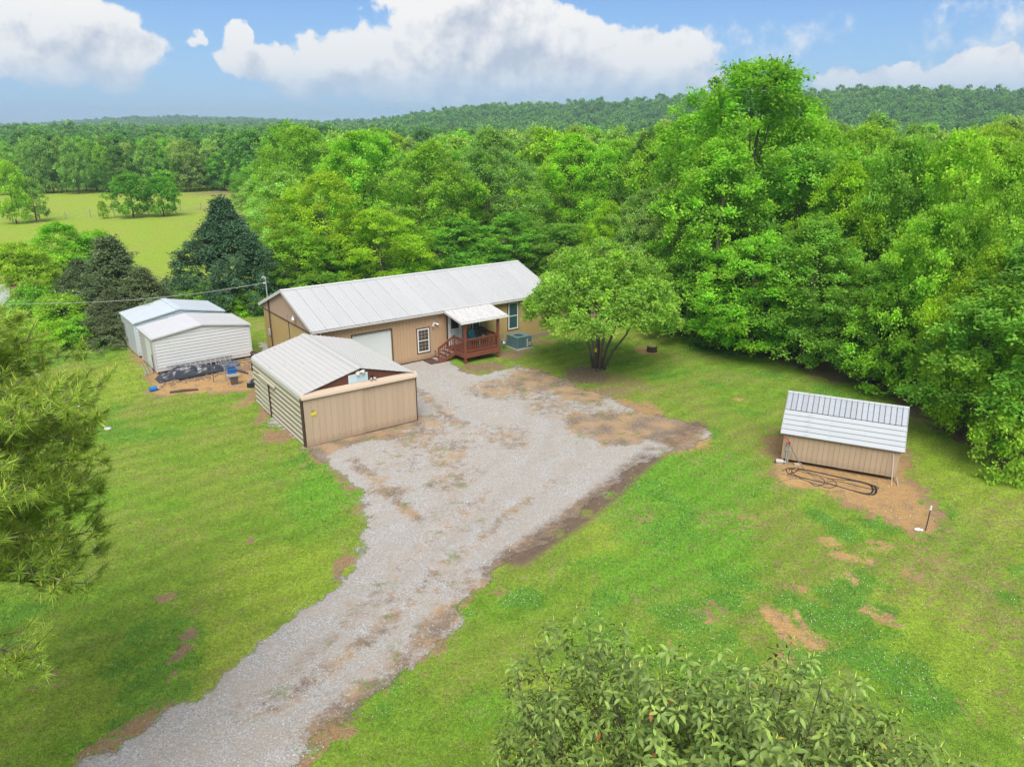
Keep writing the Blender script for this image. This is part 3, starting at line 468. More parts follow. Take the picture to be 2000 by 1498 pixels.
def dline(x, y, pts):
    best = np.full(x.shape, 1e9)
    for a, b in zip(pts[:-1], pts[1:]):
        a, b = np.array(a), np.array(b); e = b - a
        t = np.clip(((x - a[0]) * e[0] + (y - a[1]) * e[1]) / (e @ e), 0, 1)
        best = np.minimum(best, (x - a[0] - e[0] * t) ** 2 + (y - a[1] - e[1] * t) ** 2)
    return np.sqrt(best)
def sst(x, a, b):
    t = np.clip((x - a) / (b - a), 0, 1); return t * t * (3 - 2 * t)
def blobs(x, y, lst, k=4):
    out = np.zeros(x.shape)
    wx = (fbm(x, y, .9, 3, 31) - .5) * 1.6; wy = (fbm(x, y, .9, 3, 77) - .5) * 1.6
    for t in lst:
        bx, by, rx, ry, s = t[:5]
        wob = min(1.0, min(rx, ry) * .9)
        d = ((x + wx * wob - bx) / rx) ** 2 + ((y + wy * wob - by) / ry) ** 2
        out = np.maximum(out, s * np.clip(1.25 - d, 0, 1))
    return out
# the drive runs on out of the frame towards the road behind the camera
DRIVE_ALL = DRIVE + [(-6.2, 11.0), (-8.8, 7.0), (-13, 1.0), (-18, -5), (-23, -4), (-18, 2), (-14.5, 6.5), (-11.6, 10.8)]

def fields(x, y):
    n1 = fbm(x, y, .55, 4, 3); n2 = fbm(x, y, 2.2, 3, 9)
    sd_ = sdf(x, y, DRIVE_ALL)
    nn = (n1 - .5) * 1.7 + (n2 - .5) * 1.1 + (fbm(x, y, 6.0, 2, 14) - .5) * .5
    grav = sst(-(sd_ + nn * .75), -.75, .85)
    ss = sdf(x, y, STRIP)
    grav = np.maximum(grav, .75 * sst(-(ss + nn * .8), -.25, .6))
    dirt = blobs(x, y, DIRT) * .9
    sdd = sdf(x, y, SHED_DIRT); dirt = np.maximum(dirt, sst(-(sdd + nn * 1.3), -.5, .7) * .95)
    sld = sdf(x, y, LEFT_DIRT); dirt = np.maximum(dirt, sst(-(sld + nn * 1.0), -.4, .6) * .95)
    dirt = np.maximum(dirt, .8 * sst(-np.abs(sd_ + nn * .9 - .12), -.42, -.1) * sst(y, 6, 9) * sst(fbm(x, y, .42, 3, 55), .42, .62))
    edge = sst(x + (y - 26.9) * .0, 19.5, 22) * sst(y, 24, 27) * (y < 60)
    wood = np.maximum(sst(-sdf(x, y, WOOD_FLOOR) + nn * 1.5, -.6, 1.0), ((np.hypot(x, y) > 178) & ~((x / np.maximum(y, 1) < -.355) & (y < 205)) & (y > 0)) * 1.0)
    dirt = np.maximum(dirt, wood * .9)
    orange = np.zeros(x.shape) + .35
    acc = np.zeros(x.shape)
    for t in DIRT:
        w = np.exp(-(((x - t[0]) / t[2]) ** 2 + ((y - t[1]) / t[3]) ** 2)) * t[4]
        orange = np.where(w > np.maximum(acc, .25), t[5], orange); acc = np.maximum(acc, w)
    orange = np.maximum(orange, sst(-sdd, -.3, .8) * .75)
    orange = np.maximum(orange, sst(-sld, -.3, .6) * .85)
    orange = orange * (1 - wood * .85)
    mud = sst(-dline(x + nn * .3, y + nn * .3, MUD), -.85, -.35) * sst(fbm(x, y, 1.3, 2, 5), .12, .4)
    clover = np.maximum(blobs(x, y, CLOVER) * sst(n1, .25, .6), .55 * sst(fbm(x, y, .33, 3, 41), .60, .72) * (y < 60))
    lush = blobs(x, y, LUSH); yellow = np.maximum(blobs(x, y, YELLOW), .0)
    yellow = np.clip(yellow * .8 + .55 * sst(y, 62, 75), 0, 1)
    tan = blobs(x, y, TANS)
    for pts, wd, st in TRACKS:
        dl = dline(x + (n1 - .5) * .9, y + (n1 - .5) * .9, pts)
        tan = np.maximum(tan, st * np.exp(-(dl / wd) ** 2) * (.55 + .7 * fbm(x, y, .7, 2, 88)))
    wheel = np.zeros(x.shape)
    P = np.array(PATH); T = np.gradient(P, axis=0); T /= np.linalg.norm(T, axis=1)[:, None]; Nn = np.stack([-T[:, 1], T[:, 0]], -1)
    for base in (-.35, 1.35):
        for off in (-.78, .78):
            dl = dline(x + (n1 - .5) * .5, y + (n1 - .5) * .5, [tuple(q) for q in P + Nn * (off + base)])
            wheel = np.maximum(wheel, np.exp(-(dl / .24) ** 2) * (.45 + .8 * fbm(x, y, .5, 2, 17)) * (.75 if base < 0 else 1.0))
    return dict(wheel=wheel, grav=grav, dirt=np.clip(dirt, 0, 1), orange=orange, mud=mud, clover=clover, lush=lush, yellow=yellow, tan=tan, sd=sd_)

WOOD_FLOOR = [(11.5, 53.2), (14.6, 48.9), (17.2, 43.2), (20.6, 39.2), (20.9, 33.3), (21.3, 27.5), (24, 20), (90, 20), (160, 170), (-68, 178), (-46, 120), (-28, 82), (-24, 68), (-18, 62), (0, 60)]

def skyline(az):
    """ground height of the ridge and its range, by azimuth"""
    A = np.array([-.75, -.62, -.56, -.51, -.45, -.334, -.277, -.238, -.206, -.138, -.07, 0, .138, .252, .424, .508, .608, .75])
    Hh = np.array([10, 12, 13, 20, 28, 28, 21, 16, 17, 19, 25, 28, 31, 31, 33, 33, 30, 30]) - 2.0
    Rr = np.array([2100, 2100, 2050, 2000, 1950, 1850, 1600, 1350, 1150, 980, 920, 900, 900, 850, 800, 800, 800, 800])
    return np.interp(az, A, Hh), np.interp(az, A, Rr)
def height(x, y):
    r = np.hypot(x, y); az = np.arctan2(x, y)
    Hh, Rr = skyline(az)
    n = fbm(x, y, 1 / 260., 3, 71) - .5
    h = Hh * sst(r + n * 160, Rr * .60, Rr) + n * 12 * sst(r, 380, 800)
    h2 = 16 * sst(r, 420, 650) * sst(-az, -.35, .05) * (1 - sst(r, 650, 900))    # a nearer rise on the left and middle
    near = (fbm(x, y, .25, 3, 91) - .5) * .10 * (r < 200)
    return h + h2 * .0 + near * sst(r, 6, 12)

# ------------------------------------------------------------------ object helpers
def set_props(o, label=None, cat=None, group=None, kind=None):
    if label: o['label'] = label
    if cat: o['category'] = cat
    if group: o['group'] = group
    if kind: o['kind'] = kind
    return o
def empty(name, label, cat, loc=(0, 0, 0), rz=0.0, group=None):
    o = bpy.data.objects.new(name, None); COL.objects.link(o)
    o.empty_display_size = .3
    o.location = loc; o.rotation_euler = (0, 0, rz)
    return set_props(o, label, cat, group)
def mesh_np(name, V, F, mats=(), smooth=False):
    V = np.asarray(V, np.float32); F = np.asarray(F, np.int32)
    me = bpy.data.meshes.new(name)
    me.vertices.add(len(V)); me.vertices.foreach_set('co', V.ravel())
    k = F.shape[1]
    me.loops.add(F.size); me.loops.foreach_set('vertex_index', F.ravel())
    me.polygons.add(len(F)); me.polygons.foreach_set('loop_start', np.arange(0, F.size, k, dtype=np.int32))
    if smooth: me.polygons.foreach_set('use_smooth', np.ones(len(F), bool))
    for m in mats: me.materials.append(m)
    me.update(calc_edges=True)
    return me
def add_col(me, name, arr):
    a = me.attributes.new(name, 'FLOAT_COLOR', 'POINT')
    arr = np.asarray(arr, np.float32)
    if arr.shape[1] == 3: arr = np.c_[arr, np.ones(len(arr), np.float32)]
    a.data.foreach_set('color', arr.ravel())
def link(name, me, parent=None):
    o = bpy.data.objects.new(name, me); COL.objects.link(o)
    if parent: o.parent = parent
    return o

class MB:
    def __init__(s): s.v, s.f = [], []
    def face(s, *pts):
        i = len(s.v); s.v += [tuple(p) for p in pts]; s.f.append(tuple(range(i, i + len(pts))))
    def hexa(s, p):   # 8 points: bottom ring 0-3 (ccw from above), top ring 4-7
        i = len(s.v); s.v += [tuple(q) for q in p]
        s.f += [tuple(i + j for j in f) for f in ((3, 2, 1, 0), (4, 5, 6, 7), (0, 1, 5, 4), (1, 2, 6, 5), (2, 3, 7, 6), (3, 0, 4, 7))]
        return s
    def box(s, x0, x1, y0, y1, z0, z1):
        return s.hexa([(x0, y0, z0), (x1, y0, z0), (x1, y1, z0), (x0, y1, z0), (x0, y0, z1), (x1, y0, z1), (x1, y1, z1), (x0, y1, z1)])
    def fbox(s, o, u, v, n, u0, u1, v0, v1, n0, n1):
        o, u, v, n = Vector(o), Vector(u), Vector(v), Vector(n)
        P = lambda a, b, c: o + u * a + v * b + n * c
        return s.hexa([P(u0, v0, n0), P(u1, v0, n0), P(u1, v1, n0), P(u0, v1, n0), P(u0, v0, n1), P(u1, v0, n1), P(u1, v1, n1), P(u0, v1, n1)])
    def bar(s, a, b, w, h, up=(0, 0, 1)):
        a, b = Vector(a), Vector(b); d = (b - a); L = d.length; d.normalize()
        sx = d.cross(Vector(up))
        if sx.length < 1e-4: sx = Vector((1, 0, 0))
        sx.normalize(); u = sx.cross(d)
        return s.fbox(a, d, sx, u, 0, L, -w / 2, w / 2, -h / 2, h / 2)
    def tube(s, pts, r, n=8, cap=True):
        pts = [Vector(p) for p in pts]; rs = r if isinstance(r, (list, tuple)) else [r] * len(pts)
        base = len(s.v); ref = Vector((.31, .17, .93))
        for i, p in enumerate(pts):
            d = (pts[min(i + 1, len(pts) - 1)] - pts[max(i - 1, 0)]).normalized()
            x = d.cross(ref)
            if x.length < .05: x = d.cross(Vector((1, 0, 0)))
            x.normalize(); y = d.cross(x)
            for k in range(n):
                a = 2 * math.pi * k / n
                s.v.append(tuple(p + (x * math.cos(a) + y * math.sin(a)) * rs[i]))
        for i in range(len(pts) - 1):
            for k in range(n):
                a = base + i * n + k; b = base + i * n + (k + 1) % n
                s.f.append((a, b, b + n, a + n))
        if cap:
            s.f.append(tuple(base + k for k in reversed(range(n))))
            s.f.append(tuple(base + (len(pts) - 1) * n + k for k in range(n)))
        return s
    def prism(s, poly, o, u, v, n, n0, n1):
        """polygon (in u,v) extruded along n"""
        o, u, v, n = Vector(o), Vector(u), Vector(v), Vector(n); k = len(poly); i = len(s.v)
        for c in (n0, n1):
            s.v += [tuple(o + u * a + v * b + n * c) for a, b in poly]
        s.f.append(tuple(i + j for j in reversed(range(k)))); s.f.append(tuple(i + k + j for j in range(k)))
        for j in range(k): s.f.append((i + j, i + (j + 1) % k, i + k + (j + 1) % k, i + k + j))
        return s
    def ball(s, c, r, n=8, m=6, sc=(1, 1, 1)):
        c = Vector(c); i = len(s.v)
        for a in range(m + 1):
            t = math.pi * a / m
            for b in range(n):
                p = 2 * math.pi * b / n
                s.v.append((c.x + r * sc[0] * math.sin(t) * math.cos(p), c.y + r * sc[1] * math.sin(t) * math.sin(p), c.z + r * sc[2] * math.cos(t)))
        for a in range(m):
            for b in range(n):
                s.f.append((i + a * n + b, i + a * n + (b + 1) % n, i + (a + 1) * n + (b + 1) % n, i + (a + 1) * n + b))
        return s
    def build(s, name, mat, parent=None, smooth=False, label=None, kind=None, loc=None):
        me = bpy.data.meshes.new(name)
        me.from_pydata(s.v, [], s.f)
        me.materials.append(mat)
        import bmesh
        bm = bmesh.new(); bm.from_mesh(me)
        bmesh.ops.recalc_face_normals(bm, faces=bm.faces)
        bm.to_mesh(me); bm.free()
        if smooth:
            me.polygons.foreach_set('use_smooth', [True] * len(me.polygons))
        o = link(name, me, parent)
        if loc: o.location = loc
        if label: o['label'] = label
        if kind: o['kind'] = kind
        return o

# ------------------------------------------------------------------ materials
def mat(name, col, rough=.6, metal=0.0, var=.12, scale=3.0, dirt=None, dirt_amt=.0, dirt_scale=2.0, stretch=(1, 1, 1), splash=0.0, bump=.0, bump_scale=40, spec=.4, per_obj=.0):
    m = bpy.data.materials.new(name); m.use_nodes = True
    k = NT(m.node_tree); b = m.node_tree.nodes['Principled BSDF']
    co = k.n('ShaderNodeTexCoord').outputs['Object']
    sv = k.vm('MULTIPLY', co, stretch)
    n = k.noise(sv, scale, 5, .6)
    c = k.mix(n, tuple(x * (1 - var) for x in col), tuple(min(1, x * (1 + var)) for x in col))
    if dirt:
        dn = k.rr(k.noise(sv, dirt_scale, 6, .68), .62 - dirt_amt * .25, .80 - dirt_amt * .2, 0, 1)
        c = k.mix(dn, c, tuple(dirt))
    if splash:
        zz = k.sep(co)[2]
        f = k.m('MULTIPLY', k.rr(k.m('ADD', zz, k.m('MULTIPLY', k.m('SUBTRACT', k.noise(co, 5, 5, .7), .5), .7)), .0, splash, .65, 0), 1.0)
        c = k.mix(f, c, (.24, .17, .11))
        st = k.noise(k.vm('MULTIPLY', co, (9, 9, .5)), 1.0, 3, .6)
        c = k.mix(k.rr(st, .58, .75, 0, .35), c, tuple(x * .72 for x in col))
    if per_obj:
        r = k.n('ShaderNodeObjectInfo').outputs['Random']
        c = k.mix(1.0, c, k.comb(*[k.rr(r, 0, 1, 1 - per_obj, 1 + per_obj)] * 3), 'MULTIPLY')
    k.put(b.inputs['Base Color'], c)
    b.inputs['Roughness'].default_value = rough; b.inputs['Metallic'].default_value = metal
    b.inputs['Specular IOR Level'].default_value = spec
    if bump:
        bp = k.n('ShaderNodeBump'); bp.inputs['Strength'].default_value = bump; bp.inputs['Distance'].default_value = .02
        k.put(bp.inputs['Height'], k.noise(co, bump_scale, 3)); k.put(b.inputs['Normal'], bp.outputs[0])
    return m

M = dict(
    roof=mat('painted roof metal', (.43, .435, .44), .42, var=.07, scale=.6, dirt=(.50, .49, .46), dirt_amt=.15, dirt_scale=1.2, stretch=(3, .35, .35), per_obj=.035),
    porch=mat('weathered porch metal', (.55, .54, .53), .5, var=.15, scale=2, dirt=(.30, .26, .24), dirt_amt=.45, dirt_scale=3, stretch=(4, .6, .6)),
    groof=mat('carport roof metal', (.475, .465, .445), .45, var=.05, scale=.8, dirt=(.33, .20, .12), dirt_amt=.06, dirt_scale=1.6, stretch=(2.6, .5, 2.6), per_obj=.02),
    wroof=mat('white shed roof', (.53, .53, .535), .45, var=.04, scale=1, dirt=(.6, .62, .62), dirt_amt=.1),
    wsid=mat('white siding', (.60, .61, .615), .5, splash=.55, var=.05, scale=1.5, dirt=(.45, .45, .43), dirt_amt=.1, dirt_scale=1.4, per_obj=.03),
    broof=mat('grey blue shed roof', (.52, .57, .61), .4, var=.06, scale=1, dirt=(.42, .46, .5), dirt_amt=.1),
    bsid=mat('pale blue shed siding', (.58, .66, .70), .5, splash=.38, var=.05, scale=1.5, per_obj=.03),
    brown=mat('tan brown ribbed siding', (.47, .315, .195), .55, splash=.38, var=.08, scale=1.4, stretch=(1, 1, .4)),
    mustard=mat('mustard wall', (.43, .31, .125), .7, splash=.38, var=.08, scale=1.2, dirt=(.40, .28, .12), dirt_amt=.1, stretch=(1, 1, .5)),
    gable=mat('pinkish tan gable siding', (.41, .295, .215), .55, var=.08, scale=1.5),
    trimbrown=mat('dark brown trim', (.075, .045, .032), .55, var=.15),
    white=mat('white trim paint', (.74, .74, .72), .45, var=.04),
    gutter=mat('pale gutter', (.52, .50, .47), .45, var=.08),
    tan=mat('tan garage door metal', (.45, .34, .24), .5, splash=.38, var=.05, scale=1.2, dirt=(.35, .27, .19), dirt_amt=.1, stretch=(1, 1, .4), per_obj=.035),
    tanlip=mat('tan cover flashing', (.52, .41, .31), .5, var=.06),
    cream=mat('cream garage siding', (.42, .385, .29), .5, splash=.38, var=.05, per_obj=.04),
    creamrib=mat('light rib cream', (.49, .46, .37), .45, var=.05),
    maroon=mat('maroon gable metal', (.13, .045, .03), .5, var=.12),
    bluevent=mat('pale blue panel', (.52, .66, .74), .5, var=.04),
    deck=mat('stained deck wood', (.19, .062, .036), .6, var=.22, scale=5, stretch=(1, 1, .5)),
    tread=mat('grey stair tread', (.34, .31, .28), .75, var=.3, scale=8),
    door=mat('pale door', (.66, .71, .74), .45, var=.04),
    rollup=mat('roll up door paint', (.66, .69, .70), .45, var=.04),
    ac=mat('sea green unit paint', (.13, .23, .235), .5, var=.08),
    acdark=mat('dark unit louvre', (.06, .11, .115), .5, var=.1),
    black=mat('black rubber', (.018, .018, .02), .5, var=.3),
    tarp=mat('black tarp', (.03, .034, .045), .28, var=.3, bump=.4, bump_scale=9, spec=.6),
    metal=mat('galvanised metal', (.50, .52, .53), .38, .6, var=.1),
    galv=mat('galvalume panel', (.31, .335, .37), .38, .25, var=.10, scale=1.5, dirt=(.25, .275, .31), dirt_amt=.3, stretch=(1, 1, 1), per_obj=.06),
    wpanel=mat('pale weathered panel', (.39, .415, .435), .48, .0, var=.06, dirt=(.26, .28, .25), dirt_amt=.22, dirt_scale=2.0, stretch=(.8, 2.5, 2.5), per_obj=.03),
    shedtan=mat('tan shed panel', (.405, .305, .205), .7, splash=.55, var=.09, scale=2.4, dirt=(.36, .27, .18), dirt_amt=.15, stretch=(1, 1, .35), per_obj=.04),
    wood=mat('grey weathered wood', (.30, .25, .20), .85, var=.25, scale=8),
    bark=mat('grey brown bark', (.13, .105, .085), .95, var=.35, scale=9, stretch=(1, 1, .3), bump=.6, bump_scale=18),
    barkd=mat('dark bark', (.07, .055, .045), .95, var=.35, scale=8, stretch=(1, 1, .3)),
    blue=mat('bright blue plastic', (.02, .16, .50), .35, var=.08),
    turq=mat('turquoise plastic', (.03, .33, .42), .4, var=.08),
    red=mat('red paint', (.35, .03, .02), .45, var=.1),
    yellow=mat('yellow plastic', (.72, .60, .04), .45, var=.05),
    rust=mat('rusty sheet', (.25, .13, .09), .7, var=.35, scale=3, dirt=(.45, .42, .42), dirt_amt=.4, stretch=(3, .4, .4)),
    concrete=mat('pale concrete', (.46, .44, .40), .9, var=.15, scale=5),
    stone=mat('tan stone', (.42, .34, .26), .9, var=.25, scale=5),
    wire=mat('grey cable', (.33, .33, .33), .5, var=.1),
    pink=mat('weathered pink pvc', (.52, .42, .37), .5, var=.1),
    dwood=mat('dark old wood', (.10, .07, .055), .85, var=.3, scale=6),
)
def glass(name, col, rough=.06):
    m = mat(name, col, rough, var=.25, scale=1.5, spec=.8); return m
M['glass'] = glass('dark window glass', (.03, .035, .04))
M['glassteal'] = glass('teal window glass', (.035, .085, .085))
M['glassbrown'] = glass('brown window glass', (.07, .05, .04))

def leaf_mat(name, transl=.45, rough=.55, warm=(.36, .50, .02), spec=.25):
    m = bpy.data.materials.new(name); m.use_nodes = True
    k = NT(m.node_tree); t = m.node_tree; b = t.nodes['Principled BSDF']; out = t.nodes['Material Output']
    oi = k.n('ShaderNodeObjectInfo')
    a = k.sep(k.attr('tint').outputs['Color'])
    c = k.mix(a[1], oi.outputs['Color'], warm)
    c = k.vm('SCALE', c); c.node.inputs['Scale'].default_value = 1
    k.put(c.node.inputs['Scale'], a[0])
    k.put(b.inputs['Base Color'], c); b.inputs['Roughness'].default_value = rough
    b.inputs['Specular IOR Level'].default_value = spec
    tr = k.n('ShaderNodeBsdfTranslucent')
    k.put(tr.inputs['Color'], k.vm('MULTIPLY', c, (1.15, 1.3, .5)))
    mx = k.n('ShaderNodeMixShader'); mx.inputs[0].default_value = transl
    k.put(mx.inputs[1], b.outputs[0]); k.put(mx.inputs[2], tr.outputs[0]); k.put(out.inputs['Surface'], mx.outputs[0])
    return m
LEAF = leaf_mat('broad leaf')
NEEDLE = leaf_mat('conifer spray', .15, .6, (.10, .12, .04))
PINE = leaf_mat('pine needle', .25, .5, (.42, .42, .05))
MAGN = leaf_mat('leathery leaf', .14, .42, (.5, .36, .03), .32)

# ------------------------------------------------------------------ ground
def lines(lo, hi, step, far_lo, far_hi, n):
    a = np.arange(lo, hi + 1e-6, step)
    up = hi + (far_hi - hi) * (np.linspace(0, 1, n + 1)[1:] ** 2.6)
    dn = lo + (far_lo - lo) * (np.linspace(0, 1, n + 1)[1:] ** 2.6)
    return np.concatenate([dn[::-1], a, up])
STEP = .25
GX = lines(-31, 31, STEP, -7000, 7000, 46)
GY = lines(8, 62, STEP, -3000, 9000, 46)

def ground_material(name, drive):
    m = bpy.data.materials.new(name); m.use_nodes = True
    t = m.node_tree; k = NT(t); b = t.nodes['Principled BSDF']; out = t.nodes['Material Output']
    pos = k.n('ShaderNodeNewGeometry').outputs['Position']
    A = k.attr('ga'); Bt = k.attr('gb')
    gr, di, cl = k.sep(A.outputs['Color'])[:3]; lu = A.outputs['Alpha']
    orr, mu, ye = k.sep(Bt.outputs['Color'])[:3]; ta = Bt.outputs['Alpha']
    fine = k.noise(pos, 9.0, 5, .7); mid = k.noise(pos, 1.6, 6, .7); big = k.noise(pos, .22, 4, .6)
    spk = k.noise(pos, 28.0, 4, .75)
    # grass
    px = k.sep(pos)[0]
    rough = k.noise(pos, 2.7, 8, .8); rough2 = k.noise(k.vm('ADD', pos, (31.7, 11.3, 0)), 1.2, 8, .76)
    g = k.mix(k.rr(mid, .36, .64), (.11, .232, .018), (.20, .35, .03))
    g = k.mix(k.rr(big, .38, .62), g, k.mix(mid, (.185, .27, .03), (.25, .33, .045)))
    g = k.mix(k.m('MULTIPLY', ye, .75), g, k.mix(mid, (.33, .44, .036), (.46, .53, .06)))
    g = k.mix(k.rr(k.m('ADD', lu, k.m('MULTIPLY', k.m('SUBTRACT', rough2, .5), 1.3)), .3, .7, 0, .85), g, k.mix(fine, (.095, .265, .02), (.18, .385, .035)))
    clf = k.rr(k.m('ADD', k.m('ADD', cl, k.m('MULTIPLY', k.m('SUBTRACT', rough2, .5), 1.6)), k.m('MULTIPLY', k.m('SUBTRACT', rough, .5), 1.8)), .36, .60, 0, .8)
    clf = k.m('MULTIPLY', clf, k.rr(cl, .05, .2))
    g = k.mix(clf, g, k.mix(fine, (.065, .20, .022), (.14, .32, .038)))
    dry = k.m('ADD', k.m('ADD', rough, k.m('MULTIPLY', k.m('SUBTRACT', big, .5), .4)), k.m('MULTIPLY', clf, -.12))
    thatch = k.m('MULTIPLY', k.rr(dry, .50, .60), k.rr(px, 2, 8, .38, .75))
    g = k.mix(thatch, g, k.mix(fine, (.20, .15, .07), (.34, .27, .13)))
    g = k.mix(k.rr(dry, .62, .67, 0, .8), g, (.36, .25, .14))
    g = k.mix(k.rr(rough2, .62, .70, 0, .7), g, (.06, .15, .018))
    stripe = k.m('SINE', k.m('MULTIPLY', k.m('ADD', k.vm('DOT_PRODUCT', pos, (.62, -.78, 0)), k.m('MULTIPLY', big, 3.0)), 5.2))
    g = k.mix(1.0, g, k.comb(*[k.m('MULTIPLY_ADD', stripe, .085, 1.0)] * 3), 'MULTIPLY')
    g = k.mix(1.0, g, k.comb(*[k.rr(spk, .3, .7, .45, 1.5)] * 3), 'MULTIPLY')
    g = k.mix(1.0, g, k.comb(*[k.rr(fine, .32, .68, .7, 1.28)] * 3), 'MULTIPLY')
    # bare earth
    d = k.mix(orr, (.16, .115, .07), (.50, .28, .105))
    d = k.mix(k.rr(k.noise(pos, 5, 5, .7), .4, .75), d, k.mix(orr, (.27, .20, .14), (.53, .37, .17)))
    d = k.mix(k.rr(k.noise(pos, 1.3, 5, .7), .5, .68, 0, .7), d, (.19, .15, .115))
    d = k.mix(k.rr(k.noise(pos, 11, 4, .75), .55, .7, 0, .6), d, (.50, .40, .22))
    d = k.mix(1.0, d, k.comb(*[k.rr(spk, .28, .72, .5, 1.45)] * 3), 'MULTIPLY')
    d = k.mix(mu, d, k.mix(k.noise(pos, 3, 5, .7), (.08, .056, .04), (.24, .17, .12)))
    df = k.rr(k.m('ADD', di, k.m('MULTIPLY', k.m('SUBTRACT', k.noise(pos, 4.2, 6, .72), .5), 2.7)), .42, .58)
    df = k.m('MAXIMUM', k.m('MULTIPLY', df, k.rr(di, .03, .2)), mu)
    c = k.mix(df, g, d)
    if drive:
        v = k.n('ShaderNodeTexVoronoi'); k.put(v.inputs['Vector'], pos); v.inputs['Scale'].default_value = 26
        cell = k.sep(v.outputs['Color'])
        st = k.mix(cell[0], (.30, .295, .29), (.565, .557, .55))
        st = k.mix(k.rr(cell[1], .7, 1), st, (.36, .29, .22))
        st = k.mix(k.rr(k.noise(pos, .9, 5, .65), .42, .72), st, (.42, .37, .32))
        fines = k.mix(fine, (.36, .30, .24), (.50, .44, .37))
        st = k.mix(k.rr(k.noise(pos, 2.6, 6, .7), .46, .68, 0, .75), st, fines)
        tf = k.rr(k.m('ADD', ta, k.m('MULTIPLY', k.m('SUBTRACT', k.noise(pos, 2.4, 8, .82), .5), 2.1)), .34, .62, 0, .92)
        tf = k.m('MULTIPLY', tf, k.rr(ta, .02, .15))
        tcol = k.mix(k.rr(k.noise(pos, .8, 4), .4, .62), (.20, .145, .105), (.42, .265, .13))
        tcol = k.mix(k.rr(fine, .5, .75), tcol, (.42, .36, .29))
        st = k.mix(tf, st, tcol)
        weed = k.m('MULTIPLY', k.rr(k.noise(pos, 1.1, 6, .74), .57, .64), k.rr(ta, .1, .7, .15, .95))
        st = k.mix(weed, st, k.mix(fine, (.10, .17, .03), (.19, .26, .05)))
        st = k.mix(k.m('MULTIPLY', mu, k.rr(k.noise(pos, 2.2, 6, .75), .35, .6, .25, 1)), st, k.mix(fine, (.10, .07, .052), (.26, .19, .14)))
        wh = k.sep(k.attr('gc').outputs['Color'])[0]
        wf = k.m('MULTIPLY', wh, k.rr(k.noise(pos, 2.0, 6, .72), .32, .62, .25, 1))
        st = k.mix(k.m('MULTIPLY', wf, .62), st, k.mix(fine, (.27, .235, .20), (.46, .42, .375)))
        st = k.mix(1.0, st, k.comb(*[k.rr(spk, .25, .75, .72, 1.2)] * 3), 'MULTIPLY')
        edge = k.m('ADD', gr, k.m('MULTIPLY', k.m('SUBTRACT', k.noise(pos, 2.6, 8, .8), .5), 1.15))
        al = k.rr(edge, .44, .60)
        tr = k.n('ShaderNodeBsdfTransparent'); mx = k.n('ShaderNodeMixShader')
        k.put(mx.inputs[0], al); k.put(mx.inputs[1], tr.outputs[0]); k.put(mx.inputs[2], b.outputs[0])
        k.put(out.inputs['Surface'], mx.outputs[0])
        c = st
    k.put(b.inputs['Base Color'], c)
    b.inputs['Roughness'].default_value = .95; b.inputs['Specular IOR Level'].default_value = .15
    bp = k.n('ShaderNodeBump'); bp.inputs['Strength'].default_value = .8; bp.inputs['Distance'].default_value = .05
    k.put(bp.inputs['Height'], k.m('ADD', spk, k.m('MULTIPLY', fine, 1.2))); k.put(b.inputs['Normal'], bp.outputs[0])
    return m

X, Y = np.meshgrid(GX, GY)
Fd = fields(X, Y)
Z = height(X, Y) - .05 * Fd['mud']
nx, ny = len(GX), len(GY)
idx = np.arange(nx * ny).reshape(ny, nx)
quads = np.stack([idx[:-1, :-1], idx[:-1, 1:], idx[1:, 1:], idx[1:, :-1]], -1).reshape(-1, 4)
V = np.stack([X, Y, Z], -1).reshape(-1, 3)
ga = np.stack([Fd['grav'], Fd['dirt'], Fd['clover'], Fd['lush']], -1).reshape(-1, 4)
gb = np.stack([Fd['orange'], Fd['mud'], Fd['yellow'], Fd['tan']], -1).reshape(-1, 4)
gme = mesh_np('ground', V, quads, [ground_material('lawn and earth', False)], True)
add_col(gme, 'ga', ga); add_col(gme, 'gb', gb)
set_props(link('ground', gme), 'green lawn and fields with worn clay patches', kind='structure')
gq = ga[:, 0][quads].max(1) > .04
fineq = (np.abs(V[quads][:, :, 0]).max(1) < 30.9) & (V[quads][:, :, 1].max(1) < 61.9)
dq = quads[gq]
used, inv = np.unique(dq, return_inverse=True)
dme = mesh_np('gravel_driveway', V[used] + np.array([0, 0, .006]), inv.reshape(-1, 4), [ground_material('driveway gravel', True)], True)
add_col(dme, 'gc', np.stack([Fd['wheel']] * 3, -1).reshape(-1, 3)[used]); add_col(dme, 'ga', ga[used]); add_col(dme, 'gb', gb[used])
set_props(link('gravel_driveway', dme), 'pale grey gravel driveway with brown worn patches', kind='structure')

def gz(x, y):
    return float(height(np.array([float(x)]), np.array([float(y)]))[0])

# building footprints, kept clear of grass
HO, HA = Vector((-11.479, 41.138, 0)), .635
GO, GA = Vector((-9.672, 31.623, 0)), .614
WO, WA = Vector((-21.499, 42.416, 0)), .663
BO, BA = Vector((-24.3, 45.95, 0)), .668
SO, SA = Vector((12.004, 29.991, 0)), -.443
def infoot(x, y, o, a, s0, s1, t0, t1):
    dx, dy = x - o.x, y - o.y
    s = dx * math.cos(a) + dy * math.sin(a); t = -dx * math.sin(a) + dy * math.cos(a)
    return (s > s0) & (s < s1) & (t > t0) & (t < t1)
def covered(x, y):
    return (infoot(x, y, HO, HA, 0, 17.75, 0, 8.6) | infoot(x, y, HO, HA, 7.3, 11.8, -2.6, 0) | infoot(x, y, HO, HA, 13.2, 14.8, -2, -.3) | infoot(x, y, GO, GA, -.1, 6, -.1, 7.4)
            | infoot(x, y, WO, WA, 0, 5.8, 0, 3.5) | infoot(x, y, BO, BA, 0, 5.6, 0, 3.6) | infoot(x, y, SO, SA, 0, 4.6, .2, 3.1))

